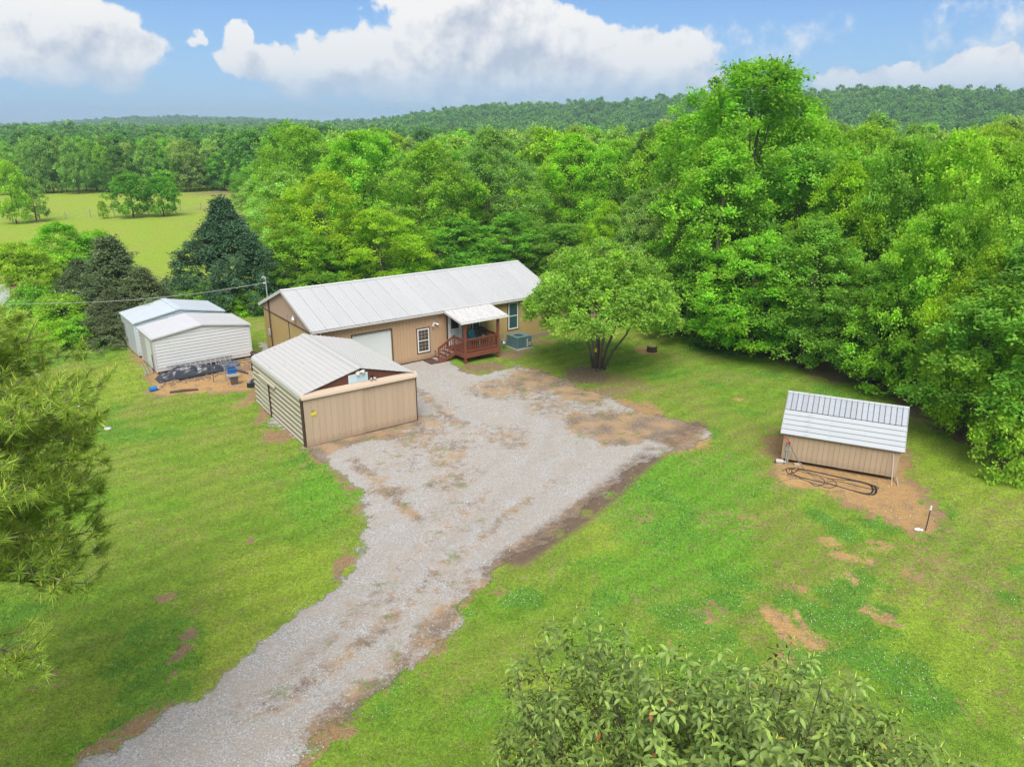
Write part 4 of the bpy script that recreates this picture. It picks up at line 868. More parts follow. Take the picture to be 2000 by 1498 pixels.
# ------------------------------------------------------------------ grass, clover flowers and loose stones (uncountable: one object each)
def frame_pick(n, y0, y1, power, half=.86):
    y = y0 + (y1 - y0) * rng.random(n) ** power
    x = (rng.random(n) * 2 - 1) * (y * .80 + 1.5)
    return x, y
def grass_object():
    x, y = frame_pick(205000, 11.5, 52, 1.3)
    f = fields(x, y)
    p = (1 - sst(f['dirt'] + (fbm(x, y, 3.5, 3, 8) - .5) * .9, .25, .6)) * (1 - sst(f['grav'] + (fbm(x, y, 2.6, 3, 61) - .5) * .8, .35, .7)) * (1 - f['mud'])
    keep = (rng.random(len(x)) < p * .95 + .01) & ~covered(x, y)
    x, y = x[keep], y[keep]; f = {k_: v[keep] for k_, v in f.items()}
    n = len(x); z = height(x, y)
    K = 4
    th = rng.random((n, K)) * 6.283; sc = (.6 + .8 * rng.random(n)) * np.where(rng.random(n) < .03 + .05 * f['clover'], 2.0, 1.0) * (.8 + .5 * f['lush'] + .3 * f['clover']) * (.75 + .015 * y)
    L = (.022 + .028 * rng.random((n, K))) * sc[:, None]
    lean = .35 + .9 * rng.random((n, K))
    bx = x[:, None] + rng.normal(0, .05, (n, K)); by = y[:, None] + rng.normal(0, .05, (n, K)); bz = z[:, None] - .005 + 0 * bx
    w = (.007 + .006 * rng.random((n, K))) * (.7 + .02 * y)[:, None]
    dx, dy = np.cos(th), np.sin(th)
    v0 = np.stack([bx - dy * w, by + dx * w, bz], -1); v1 = np.stack([bx + dy * w, by - dx * w, bz], -1)
    v2 = np.stack([bx + dx * L * lean, by + dy * L * lean, bz + L], -1)
    Vv = np.stack([v0, v1, v2], 2).reshape(-1, 3)
    Ff = np.arange(len(Vv)).reshape(-1, 3)
    base = np.stack([.15 + 0 * x, .26 + 0 * x, .025 + 0 * x], -1)
    nb = fbm(x, y, .25, 3, 19)[:, None]
    base = base * (1 - nb * .6) + np.array([.24, .30, .035]) * nb * .6
    base = base * (1 - f['yellow'][:, None] * .6) + np.array([.29, .36, .04]) * f['yellow'][:, None] * .6
    base = base * (1 - f['lush'][:, None] * .75) + np.array([.13, .36, .018]) * f['lush'][:, None] * .75
    base = base * (1 - f['clover'][:, None] * .85) + np.array([.085, .26, .035]) * f['clover'][:, None] * .85
    c = np.repeat(base[:, None, :], K, 1) * (.55 + .9 * rng.random((n, K, 1)))
    dry = rng.random((n, K)) < .10
    c[dry] = np.array([.24, .20, .09])
    c = np.repeat(c[:, :, None, :], 3, 2).reshape(-1, 3)
    m = bpy.data.materials.new('grass blade'); m.use_nodes = True
    k = NT(m.node_tree); b = m.node_tree.nodes['Principled BSDF']
    k.put(b.inputs['Base Color'], k.attr('blade').outputs['Color']); b.inputs['Roughness'].default_value = .7; b.inputs['Specular IOR Level'].default_value = .2
    me = mesh_np('grass', Vv, Ff, [m]); add_col(me, 'blade', c)
    set_props(link('grass', me), 'short mown grass with patches of clover', kind='stuff')
grass_object()

def flowers_object():
    x, y = frame_pick(60000, 12, 42, 1.2)
    f = fields(x, y)
    keep = (rng.random(len(x)) < (f['clover'] ** 1.5 * .34 + .012) * (x > -8)) & (f['grav'] < .2) & ~covered(x, y)
    x, y = x[keep], y[keep]; n = len(x); z = height(x, y) + .07
    r = .009 + .009 * rng.random(n)
    V_ = np.stack([np.stack([x + r, y, z], -1), np.stack([x, y + r, z], -1), np.stack([x - r, y, z], -1), np.stack([x, y - r, z], -1), np.stack([x, y, z + r], -1), np.stack([x, y, z - r], -1)], 1).reshape(-1, 3)
    T_ = np.array([[0, 1, 4], [1, 2, 4], [2, 3, 4], [3, 0, 4], [1, 0, 5], [2, 1, 5], [3, 2, 5], [0, 3, 5]])
    F_ = (np.arange(n)[:, None, None] * 6 + T_[None]).reshape(-1, 3)
    me = mesh_np('clover_flowers', V_, F_, [mat('clover flower white', (.75, .75, .68), .8)])
    set_props(link('clover_flowers', me), 'tiny white clover flowers scattered over the lawn', kind='stuff')
flowers_object()

def stones_object():
    x, y = frame_pick(120000, 11.5, 46, 1.25)
    f = fields(x, y)
    p = sst(f['grav'] + (fbm(x, y, 3.4, 3, 12) - .5) * .8, .4, .7) * (1 - .75 * f['tan']) * (.35 + .65 * sst(fbm(x, y, .8, 3, 66), .35, .6))
    keep = (rng.random(len(x)) < p + .002) & ~covered(x, y)
    x, y = x[keep], y[keep]; n = len(x); z = height(x, y) + .012
    r = (.009 + .016 * rng.random(n) ** 2)
    a = rng.random(n) * 6.28
    q = np.array([[1, 0, 0], [0, .8, .1], [-.9, .1, 0], [.1, -.85, 0], [.1, .1, .75]])
    ca, sa = np.cos(a), np.sin(a)
    P = np.stack([q[None, :, 0] * ca[:, None] - q[None, :, 1] * sa[:, None], q[None, :, 0] * sa[:, None] + q[None, :, 1] * ca[:, None], q[None, :, 2] + 0 * a[:, None]], -1)
    P = P * r[:, None, None] * (.8 + .5 * rng.random((n, 5, 1))) + np.stack([x, y, z], -1)[:, None, :]
    T_ = np.array([[0, 1, 4], [1, 2, 4], [2, 3, 4], [3, 0, 4]])
    F_ = (np.arange(n)[:, None, None] * 5 + T_[None]).reshape(-1, 3)
    m = bpy.data.materials.new('loose stone'); m.use_nodes = True
    k = NT(m.node_tree); b = m.node_tree.nodes['Principled BSDF']
    k.put(b.inputs['Base Color'], k.attr('stone').outputs['Color']); b.inputs['Roughness'].default_value = .85
    me = mesh_np('loose_gravel', P.reshape(-1, 3), F_, [m])
    g = .30 + .34 * rng.random(n); c = np.stack([g, g * .975, g * .945], -1)
    tanm = rng.random(n) < .16; c[tanm] *= np.array([1.0, .78, .58])
    add_col(me, 'stone', np.repeat(c, 5, 0))
    set_props(link('loose_gravel', me), 'loose grey stones over the driveway', kind='stuff')
stones_object()

# ------------------------------------------------------------------ foliage
def unit(a): return a / (np.linalg.norm(a, axis=-1, keepdims=True) + 1e-9)
def leaf_quads(p, a, nrm, l, w, fold=.07):
    a = unit(a); b = unit(np.cross(nrm, a)); nn = np.cross(a, b)
    l = l[:, None]; w = w[:, None]
    return np.stack([p, p + a * l * .55 + b * w * .5 + nn * l * fold, p + a * l, p + a * l * .45 - b * w * .5 + nn * l * fold], 1)
def foliage(name, cen, out, rc, twigs, per, ls, seed, droop=.25, flat=1.0, material=None, jit=.14, wide=.62, up_w=1.0, warm_p=.18):
    """leafy mesh: every cluster sends out twigs, every twig carries leaves"""
    g = np.random.default_rng(seed)
    n = len(cen)
    up = np.array([0, 0, 1.])
    cl_t = .72 + .5 * g.random(n); cl_w = g.random(n) ** 3 * .35
    d = unit(out[:, None, :] * .75 + g.normal(0, .62, (n, twigs, 3)) * np.array([1, 1, .75 * flat]) + up * .22)
    ln = (rc * (.55 + .65 * g.random(n)))[:, None] * (.6 + .6 * g.random((n, twigs)))
    t = .15 + .85 * np.sqrt(g.random((n, twigs, per)))
    pos = cen[:, None, None, :] + d[:, :, None, :] * (ln[:, :, None] * t)[..., None] - up * (droop * ln[:, :, None] * t ** 2)[..., None] + g.normal(0, jit, (n, twigs, per, 3))
    ax = d[:, :, None, :] * .6 + g.normal(0, .75, (n, twigs, per, 3)) - up * .18
    nr = up * up_w + out[:, None, None, :] * .45 + g.normal(0, .34, (n, twigs, per, 3))
    N = n * twigs * per
    l = ls * (.65 + .7 * g.random(N))
    V_ = leaf_quads(pos.reshape(-1, 3), ax.reshape(-1, 3), nr.reshape(-1, 3), l, l * wide)
    F_ = np.arange(N * 4).reshape(-1, 4)
    me = mesh_np(name, V_.reshape(-1, 3), F_, [material or LEAF])
    br = (cl_t[:, None, None] * (.86 + .28 * g.random((n, twigs, 1))) * (.88 + .24 * g.random((n, twigs, per)))).reshape(-1)
    wm = np.clip(cl_w[:, None, None] + warm_p * g.random((n, twigs, 1)) * (t > .75) + .08 * g.random((n, twigs, per)), 0, 1).reshape(-1)
    tint = np.stack([br, wm, 0 * br, 1 + 0 * br], -1)
    add_col(me, 'tint', np.repeat(tint, 4, 0))
    return me
PROF = dict(
    round=([0, .12, .35, .6, .82, .95, 1], [.50, .82, 1, .95, .68, .38, .08]),
    oval=([0, .15, .4, .65, .85, 1], [.55, .85, 1, .84, .5, .06]),
    tall=([0, .2, .45, .7, .88, 1], [.7, .95, 1, .75, .42, .05]),
    dome=([0, .25, .5, .75, .93, 1], [.85, 1, .96, .8, .5, .12]),
    cone=([0, .08, .3, .6, .85, .95, 1], [.85, 1, .80, .47, .17, .05, .01]),
)
def envelope(seed, shape, H, Rr, base, n, lump=.22, inner=.35):
    g = np.random.default_rng(seed)
    u = g.random(n) ** .85; th = g.random(n) * 2 * np.pi
    ph = g.random(4) * 6.28
    pr = np.interp(u, *PROF[shape]) * Rr
    pr = pr * (1 + lump * (np.sin(2 * th + ph[0] + 3 * u) * .5 + np.sin(3 * th + ph[1] - 5 * u) * .5 + .5 * np.sin(5 * th + ph[2] + 9 * u)))
    rad = pr * np.where(g.random(n) < inner, .25 + .55 * g.random(n), .78 + .25 * g.random(n))
    z = base + u * (H - base) + g.normal(0, .15, n)
    c = np.stack([np.cos(th) * rad, np.sin(th) * rad, z], -1)
    o = unit(np.stack([np.cos(th), np.sin(th), .15 + 1.1 * u ** 2], -1))
    return c, o
def trunk_mb(seed, H, r, cen, limbs=10, base=0.0, bend=.25):
    g = random.Random(seed); mb = MB()
    pts = [Vector((g.uniform(-bend, bend) * t * H * .12, g.uniform(-bend, bend) * t * H * .12, base + t * (H * .86 - base))) for t in (0, .12, .3, .5, .7, .88, 1)]
    pts[0] = Vector((0, 0, base - .15))
    rs = [r * k for k in (1.35, 1.0, .86, .66, .45, .25, .1)]
    mb.tube(pts, rs, 7)
    order = list(range(len(cen))); g.shuffle(order)
    for i in order[:limbs]:
        c = Vector(cen[i]); zt = max(.14, min(.8, (c.z / H) * .62))
        k = zt * 6; j = min(5, int(k)); a = pts[j].lerp(pts[j + 1], k - j)
        mid = a.lerp(c, .5) + Vector((0, 0, -.06 * (c - a).length))
        mb.tube([a, mid, c], [r * .42 * (1.1 - zt), r * .26 * (1.1 - zt), r * .06], 5)
    return mb

TEMPL = {}
def make_template(kind, seed, shape, H, Rr, base, ncl, rc, twigs, per, ls, trunk_r, bark, material=None, **kw):
    lump = kw.pop('lump', .22); limbs = kw.pop('limbs', 10)
    c, o = envelope(seed, shape, H, Rr - rc * .45, base, ncl, lump)
    me = foliage(kind + ' crown', c, o, rc, twigs, per, ls, seed + 1, material=material, **kw)
    mb = trunk_mb(seed, H, trunk_r, c, limbs)
    tm = bpy.data.meshes.new(kind + ' trunk'); tm.from_pydata(mb.v, [], mb.f); tm.materials.append(M[bark])
    tm.polygons.foreach_set('use_smooth', [True] * len(tm.polygons))
    TEMPL[kind] = (tm, me, H, Rr)
make_template('oak', 101, 'round', 18, 7, 3.0, 440, 1.25, 10, 16, .235, .34, 'bark', lump=.18)
make_template('broad1', 201, 'round', 13, 4.5, 1.4, 235, 1.0, 10, 17, .20, .2, 'bark')
make_template('broad2', 301, 'oval', 13, 4.5, 1.2, 235, .95, 10, 17, .19, .2, 'bark')
make_template('broad3', 401, 'tall', 13, 4.2, 1.5, 235, .85, 11, 17, .165, .18, 'bark', lump=.3)
make_template('broad4', 501, 'dome', 12, 4.6, 1.0, 235, 1.05, 10, 17, .205, .2, 'barkd', lump=.28)
make_template('shrub1', 601, 'dome', 3.5, 2.4, .1, 90, .6, 9, 12, .17, .06, 'bark', lump=.3)
make_template('shrub2', 701, 'round', 3.5, 2.2, .1, 90, .6, 9, 12, .16, .06, 'bark', lump=.3)
make_template('cedar1', 801, 'cone', 8, 3.9, .1, 760, .62, 9, 11, .19, .16, 'barkd', material=NEEDLE, droop=.35, wide=.34, jit=.08, warm_p=.05, up_w=.5, lump=.3)
make_template('cedar2', 851, 'cone', 6.5, 2.5, .1, 380, .5, 10, 11, .16, .12, 'barkd', material=NEEDLE, droop=-.2, wide=.34, jit=.08, warm_p=.05, up_w=.5, lump=.4)
make_template('field', 881, 'round', 8, 3.6, .9, 150, .85, 8, 9, .30, .16, 'bark')
for i_, (sh, lp) in enumerate((('round', .2), ('oval', .25), ('tall', .28), ('dome', .25))):
    make_template(f'mid{i_ + 1}', 900 + i_ * 7, sh, 13, 4.6, 1.2, 140, 1.15, 7, 11, .40, .2, 'bark', lump=lp, jit=.2, limbs=5)

CATN = dict(oak='oak_tree', cedar1='cedar_tree', cedar2='cedar_tree', shrub1='shrub', shrub2='shrub')
def plant_tree(kind, x, y, h, r, col, label, group=None):
    tm, cm, H, Rr = TEMPL[kind]
    name = CATN.get(kind, 'broadleaf_tree')
    z = gz(x, y)
    o = empty(name, label, 'shrub' if 'shrub' in name else 'tree', (x, y, z), rnd.uniform(0, 6.28), group)
    h -= z
    o.scale = (r / Rr, r / Rr, max(.2, h / H))
    t = link('trunk' if 'shrub' not in name else 'stem', tm, o)
    c = link('crown', cm, o)
    j = lambda: rnd.uniform(.9, 1.1)
    c.color = (col[0] * j(), col[1] * j(), col[2], 1)
    return o
for row in TREES:
    plant_tree(*row)

# far forest: one uncountable mass on the hills
def forest():
    g = np.random.default_rng(99)
    kinds = []
    coll = bpy.data.collections.new('far crown kinds')
    for i, sh in enumerate(('round', 'dome', 'oval')):
        c, o = envelope(50 + i, sh, 13, 4.6, 1.0, 52, .2)
        me = foliage(f'far crown {i}', c, o, 1.7, 5, 6, .85, 60 + i, material=FAR, jit=.3, wide=.8)
        ob = bpy.data.objects.new(f'far_crown_{i}', me); coll.objects.link(ob); kinds.append(ob)
    for i in range(4):
        me = TEMPL[f'mid{i + 1}'][1].copy(); me.materials.clear(); me.materials.append(FAR)
        ob = bpy.data.objects.new(f'far_crown_{i + 3}', me); coll.objects.link(ob); kinds.append(ob)
    P = []
    rr_ = 176.0
    while rr_ < 2500:
        sp = 6.7 + (rr_ - 170) * .0012
        az = np.arange(-.76, .80, sp / rr_)
        az = az + g.normal(0, .3 * sp / rr_, len(az)); r_ = rr_ + g.normal(0, sp * .3, len(az))
        P.append(np.stack([np.sin(az) * r_, np.cos(az) * r_], -1))
        rr_ += sp * .95
    P = np.concatenate(P); x, y = P[:, 0], P[:, 1]
    az = np.arctan2(x, y); r_ = np.hypot(x, y); _, Rg = skyline(az)
    field = (x / y < -.355) & (y < 216)
    keep = (r_ < Rg + 130) & ~field & ((r_ < Rg * .9) | (g.random(len(x)) < .95))
    x, y = x[keep], y[keep]; n = len(x)
    z = height(x, y) - .3
    me = bpy.data.meshes.new('distant_forest'); me.vertices.add(n)
    me.vertices.foreach_set('co', np.stack([x, y, z], -1).astype(np.float32).ravel())
    def at_(nm, typ, arr, key):
        a = me.attributes.new(nm, typ, 'POINT'); a.data.foreach_set(key, np.asarray(arr).ravel())
    s = .6 + .62 * g.random(n) ** 1.3 + .22 * (fbm(x, y, 1 / 60., 2, 33) - .5)
    at_('sc', 'FLOAT_VECTOR', np.stack([s * (.9 + .3 * g.random(n)), s * (.9 + .3 * g.random(n)), np.where(np.hypot(x, y) < 480, s * (.72 + .25 * g.random(n)), s * (.8 + .35 * g.random(n)))], -1).astype(np.float32), 'vector')
    at_('ro', 'FLOAT_VECTOR', np.stack([0 * s, 0 * s, g.random(n) * 6.28], -1).astype(np.float32), 'vector')
    at_('ki', 'INT', np.where(np.hypot(x, y) < 480, g.integers(3, 7, n), g.integers(0, 3, n)).astype(np.int32), 'value')
    ob = link('distant_forest', me)
    set_props(ob, 'green wooded hills rising along the horizon', kind='stuff')
    ng = bpy.data.node_groups.new('forest', 'GeometryNodeTree')
    ng.interface.new_socket('Geometry', in_out='INPUT', socket_type='NodeSocketGeometry')
    ng.interface.new_socket('Geometry', in_out='OUTPUT', socket_type='NodeSocketGeometry')
    N_ = ng.nodes; L_ = ng.links
    gi = N_.new('NodeGroupInput'); go = N_.new('NodeGroupOutput')
    ip = N_.new('GeometryNodeInstanceOnPoints'); ci = N_.new('GeometryNodeCollectionInfo')
    ci.inputs['Collection'].default_value = coll; ci.inputs['Separate Children'].default_value = True; ci.inputs['Reset Children'].default_value = True
    def na(nm, dt):
        q = N_.new('GeometryNodeInputNamedAttribute'); q.data_type = dt; q.inputs[0].default_value = nm
        return [o_ for o_ in q.outputs if o_.enabled and o_.name == 'Attribute'][0]
    L_.new(gi.outputs[0], ip.inputs['Points']); L_.new(ci.outputs[0], ip.inputs['Instance'])
    ip.inputs['Pick Instance'].default_value = True
    L_.new(na('ki', 'INT'), ip.inputs['Instance Index'])
    er = N_.new('FunctionNodeEulerToRotation'); L_.new(na('ro', 'FLOAT_VECTOR'), er.inputs[0]); L_.new(er.outputs[0], ip.inputs['Rotation'])
    L_.new(na('sc', 'FLOAT_VECTOR'), ip.inputs['Scale'])
    L_.new(ip.outputs[0], go.inputs[0])
    md = ob.modifiers.new('forest', 'NODES'); md.node_group = ng
    print('forest', n)
def far_mat():
    m = leaf_mat('far leaf', .3)
    t = m.node_tree; k = NT(t)
    oi = [n_ for n_ in t.nodes if n_.type == 'OBJECT_INFO'][0]
    r = oi.outputs['Random']
    pos = oi.outputs['Location']
    pal = k.n('ShaderNodeValToRGB'); e = pal.color_ramp.elements
    cols = [(0, (.045, .17, .04)), (.25, (.075, .26, .05)), (.5, (.105, .33, .055)), (.72, (.15, .38, .07)), (.88, (.22, .42, .09)), (1, (.06, .21, .065))]
    e[0].position, e[0].color = 0, cols[0][1] + (1,); e[1].position, e[1].color = 1, cols[-1][1] + (1,)
    for p_, c_ in cols[1:-1]:
        q = e.new(p_); q.color = c_ + (1,)
    k.put(pal.inputs[0], k.m('ADD', k.m('MULTIPLY', r, .55), k.rr(k.noise(pos, .012, 3), .3, .7, 0, .45)))
    for l in list(t.links):
        if l.from_socket == oi.outputs['Color']:
            to = l.to_socket; t.links.remove(l); t.links.new(pal.outputs[0], to)
    return m
FAR = far_mat()
forest()

# ------------------------------------------------------------------ buildings
UX, UY, UZ = Vector((1, 0, 0)), Vector((0, 1, 0)), Vector((0, 0, 1))

def wall_panel(mb, o, u, n, u0, u1, z0, z1, holes=(), depth=.10):
    """outer wall face in cells round the openings, with their reveals"""
    o, u, n = Vector(o), Vector(u), Vector(n)
    us = sorted({u0, u1, *[h[0] for h in holes], *[h[1] for h in holes]}); zs = sorted({z0, z1, *[h[2] for h in holes], *[h[3] for h in holes]})
    P = lambda a, z, d=0.0: o + u * a + UZ * z + n * d
    for a, b in zip(us[:-1], us[1:]):
        for c, d in zip(zs[:-1], zs[1:]):
            if any(h[0] <= (a + b) / 2 <= h[1] and h[2] <= (c + d) / 2 <= h[3] for h in holes): continue
            mb.face(P(a, c), P(b, c), P(b, d), P(a, d))
    for h in holes:
        a, b, c, d = h[:4]
        mb.face(P(a, c), P(a, c, -depth), P(a, d, -depth), P(a, d)); mb.face(P(b, c), P(b, d), P(b, d, -depth), P(b, c, -depth))
        mb.face(P(a, d), P(a, d, -depth), P(b, d, -depth), P(b, d)); mb.face(P(a, c), P(b, c), P(b, c, -depth), P(a, c, -depth))

def ribbed_sheet(o, u, v, n, w, h, ribs, rw=.035, rh=.022, th=.018, gap=.004):
    mb = MB()
    mb.fbox(o, u, v, n, gap, w - gap, 0, h, 0, th)
    for r in ribs:
        a = r * w
        o_, u_, v_, n_ = Vector(o), Vector(u), Vector(v), Vector(n)
        P = lambda x, y, z: o_ + u_ * x + v_ * y + n_ * z
        a0, a1 = max(gap, a - rw), min(w - gap, a + rw)
        b0, b1 = max(gap, a - rw * .45), min(w - gap, a + rw * .45)
        mb.hexa([P(a0, 0, th - .002), P(a1, 0, th - .002), P(a1, h, th - .002), P(a0, h, th - .002), P(b0, 0, th + rh), P(b1, 0, th + rh), P(b1, h, th + rh), P(b0, h, th + rh)])
    return mb

def window(parent, s0, s1, z0, z1, y, gl, cols=0, rows=0, trim='trimbrown', blinds=False):
    """double hung window on a wall facing -y: outer trim, white frame, two sashes, grille, pane"""
    mb = MB(); t = .06
    for a in ((s0 - t, s1 + t, z1, z1 + t), (s0 - t, s1 + t, z0 - t, z0), (s0 - t, s0, z0, z1), (s1, s1 + t, z0, z1)):
        mb.box(a[0], a[1], y - .035, y, a[2], a[3])
    w = mb.build('window', M[trim], parent)
    mb = MB(); f = .075
    for a in ((s0, s1, z1 - f, z1), (s0, s1, z0, z0 + f), (s0, s0 + f, z0 + f, z1 - f), (s1 - f, s1, z0 + f, z1 - f)):
        mb.box(a[0], a[1], y - .05, y - .001, a[2], a[3])
    zm = (z0 + z1) / 2
    mb.box(s0 + f, s1 - f, y - .042, y - .001, zm - .025, zm + .025)
    mb.build('frame', M['white'], w)
    mb = MB(); mb.box(s0 + f, s1 - f, y - .02, y - .004, z0 + f, zm - .025); mb.build('pane', M[gl], w)
    mb = MB(); mb.box(s0 + f, s1 - f, y - .028, y - .004, zm + .025, z1 - f); mb.build('pane', M[gl], w)
    if cols:
        mb = MB()
        for lo, hi, yy in ((z0 + f, zm - .025, y - .026), (zm + .025, z1 - f, y - .034)):
            for c in range(1, cols):
                x = s0 + f + (s1 - s0 - 2 * f) * c / cols; mb.box(x - .011, x + .011, yy, yy + .01, lo, hi)
            for r in range(1, rows):
                z = lo + (hi - lo) * r / rows; mb.box(s0 + f, s1 - f, yy - .002, yy + .008, z - .011, z + .011)
        mb.build('grille', mat('window grille', (.32, .29, .26), .5), w)
    if blinds:
        mb = MB(); x = s0 + f + .03
        while x < s1 - f - .05:
            mb.box(x, x + .012, y - .0345, y - .029, zm + .03, z1 - f - .01); mb.box(x, x + .012, y - .0265, y - .021, z0 + f + .01, zm - .03); x += .09
        mb.build('curtain_folds', mat('teal curtain', (.05, .125, .12), .6), w, kind='stuff')
    return w

def build_house():
    L, W, HE, HR, OH, OG = 17.75, 8.62, 3.105, 4.762, .3, .2
    h = empty('house', 'long low tan house with pale metal roof and a small front porch', 'house', HO, HA)
    slope = (HR - HE) / (W / 2 + OH)
    zw = HE + slope * OH - .06        # wall top under the roof
    gd = (2.36, 4.97, .0, 2.40); dr = (9.18, 10.05, .66, 2.72)
    # front wall: ribbed brown part, then the mustard part
    mb = MB(); wall_panel(mb, (0, 0, 0), UX, -UY, 0, 9.0, -.15, zw, [gd], .12)
    mb.build('wall', M['brown'], h, label='brown ribbed front wall with garage door')
    mb = MB(); wall_panel(mb, (0, 0, 0), UX, -UY, 9.0, L, -.15, zw, [dr], .12)
    mb.build('wall', M['mustard'], h, label='mustard front wall behind the porch')
    mb = MB()
    x = .10
    while x < 8.98:
        if gd[0] - .12 < x < gd[1] + .12: mb.box(x - .014, x + .014, -.022, 0, gd[3] + .1, zw)
        elif 6.62 < x < 7.80: mb.box(x - .014, x + .014, -.022, 0, 0, .46); mb.box(x - .014, x + .014, -.022, 0, 2.2, zw)
        else: mb.box(x - .014, x + .014, -.022, 0, 0, zw)
        x += .2286
    mb.build('siding_ribs', M['brown'], h, kind='stuff')
    mb = MB()
    for x in (12.2, 13.45, 15.51, 17.0):
        mb.box(x - .035, x + .035, -.02, 0, .3, zw)
    mb.build('batten', M['mustard'], h)
    mb = MB(); mb.box(9.06, L, -.03, -.002, -.1, .30); mb.build('skirting', mat('pinkish skirting', (.33, .25, .19), .8), h)
    mb = MB(); mb.box(8.955, 9.045, -.035, 0, -.1, zw); mb.build('corner_trim', M['trimbrown'], h)
    mb = MB(); mb.box(5.05, 8.95, -.04, -.0, -.1, .07); mb.box(0, gd[0] - .1, -.04, 0, -.1, .07); mb.build('base_trim', M['trimbrown'], h)
    # back and right end walls
    mb = MB(); mb.face((0, W, -.15), (L, W, -.15), (L, W, zw), (0, W, zw)); mb.build('wall', M['mustard'], h)
    mb = MB(); mb.prism([(0, -.15), (W, -.15), (W, zw), (W / 2, HR - .08), (0, zw)], (L - .05, 0, 0), UY, UZ, UX, 0, .05); mb.build('wall', M['mustard'], h)
    # gable end seen at left: mustard below, pinkish ribbed metal above a dark trim strip
    mb = MB(); mb.prism([(0, -.15), (W, -.15), (W, zw), (W / 2, HR - .08), (0, zw)], (0, 0, 0), UY, UZ, UX, 0, .05); mb.build('wall', M['mustard'], h, label='mustard gable end wall')
    zt = 2.86
    ztop = lambda t: HR - .09 - slope * abs(t - W / 2)
    mb = MB(); mb.prism([(0, zt), (W, zt), (W, ztop(W)), (W / 2, ztop(W / 2)), (0, ztop(0))], (0, 0, 0), UY, UZ, -UX, 0, .015)
    g = mb.build('gable_panel', M['gable'], h)
    mb = MB(); t = .1
    while t < W: 
        mb.fbox((0, t, 0), UY, UZ, -UX, -.022, .022, zt + .02, ztop(t) - .01, .015, .036); t += .19
    mb.build('gable_ribs', M['gable'], g, kind='stuff')
    mb = MB(); mb.box(-.045, 0, -.01, W + .01, zt - .04, zt + .03); mb.build('trim_strip', M['trimbrown'], h)
    mb = MB(); mb.box(-.03, 0, 3.93, 3.99, -.1, 3.25); mb.build('trim_strip', M['trimbrown'], h)
    mb = MB(); t = .35
    while t < W - .1:
        mb.box(-.012, 0, t - .008, t + .008, -.1, zt - .05); t += .3
    mb.build('wall_grooves', mat('mustard groove', (.36, .25, .105), .8), h, kind='stuff')
    # service mast with meter box and conduit
    mb = MB(); mb.tube([(-.09, 7.25, .35), (-.09, 7.25, 5.05)], .032, 8); ms = mb.build('service_mast', M['metal'], h)
    mb = MB(); mb.tube([(-.09, 7.25, .36), (-.09, 7.25, 3.6)], .04, 8); mb.build('conduit', M['trimbrown'], ms)
    mb = MB(); mb.box(-.16, -.02, 7.38, 7.66, 1.25, 1.62); mb.build('meter_box', mat('meter box grey', (.45, .43, .40), .5), ms)
    mb = MB(); mb.tube([(-.09, 7.25, 5.03), (-.17, 7.3, 5.15), (-.26, 7.36, 5.08)], .07, 8); mb.build('weatherhead', M['metal'], ms)
    mb = MB(); mb.tube([(-.10, 7.25, 4.72), (-.25, 7.32, 4.74)], .045, 6); mb.tube([(-.10, 7.25, 4.8), (-.1, 7.25, 4.66)], .06, 8); mb.build('insulator', M['metal'], ms)
    # barn light
    mb = MB(); mb.tube([(0, 2.4, 3.46), (-.22, 2.5, 3.5)], .02, 6); li = mb.build('barn_light', M['metal'], h)
    mb = MB(); mb.tube([(-.22, 2.5, 3.52), (-.22, 2.5, 3.42), (-.22, 2.5, 3.30)], [.06, .09, .15], 10); mb.build('shade', M['metal'], li)
    # roof panels, both slopes
    n = 20; w = (L + 2 * OG) / n; run = math.hypot(W / 2 + OH, HR - HE)
    vf = Vector((0, W / 2 + OH, HR - HE)).normalized(); nf = UX.cross(vf)
    ribs = (.0, .25, .5, .75, 1.0)
    first = None
    for i in range(n):
        if first is None:
            o = ribbed_sheet((0, 0, 0), UX, vf, nf, w, run, (.035, .25, .5, .75, .965), rw=.026, rh=.02, gap=.006).build('roof_panel', M['roof'], h); first = o
        else:
            o = link('roof_panel', first.data, h)
        o.location = (-OG + i * w, -OH, HE + (.004 if i % 2 else 0))
    vb = Vector((0, -(W / 2 + OH), HR - HE)).normalized(); nb = vb.cross(UX)
    mb = MB(); mb.fbox((-OG, W + OH, HE), UX, vb, nb, 0, L + 2 * OG, 0, run, 0, .02); mb.build('back_roof', M['roof'], h)
    mb = MB()
    for sg in (-1, 1):
        v = Vector((0, sg * (W / 2 + OH), HE - HR)).normalized(); nn = Vector((0, v.z * -sg, v.y * sg)); nn = nn if nn.z > 0 else -nn
        mb.fbox((-OG - .02, W / 2, HR + .045), UX, v, nn, 0, L + 2 * OG + .04, 0, .17, 0, .012)
    mb.build('ridge_cap', M['wroof'], h)
    for xs in (-OG - .025, L + OG + .003):
        mb = MB()
        for sg in (-1, 1):
            v = Vector((0, sg * (W / 2 + OH), HE - HR)).normalized(); nn = Vector((0, -v.z * sg, v.y * sg)); nn = nn if nn.z > 0 else -nn
            mb.fbox((xs, W / 2, HR), UX, v, nn, 0, .022, 0, run, -.14, .05)
        mb.build('rake_trim', M['gutter'], h)
    mb = MB(); mb.box(-OG, 8.52, -OH - .11, -OH - .005, HE - .105, HE - .02); mb.box(12.1, L + OG, -OH - .11, -OH - .005, HE - .105, HE - .02)
    mb.build('gutter', M['gutter'], h)
    mb = MB(); mb.box(-OG, L + OG, -OH, -.002, HE - .12, HE - .10); mb.build('soffit', M['gutter'], h)
    mb = MB(); mb.tube([(.35, -OH - .05, HE - .1), (.35, -.08, HE - .35), (.35, -.06, .1)], .045, 8); mb.build('downspout', M['white'], h)
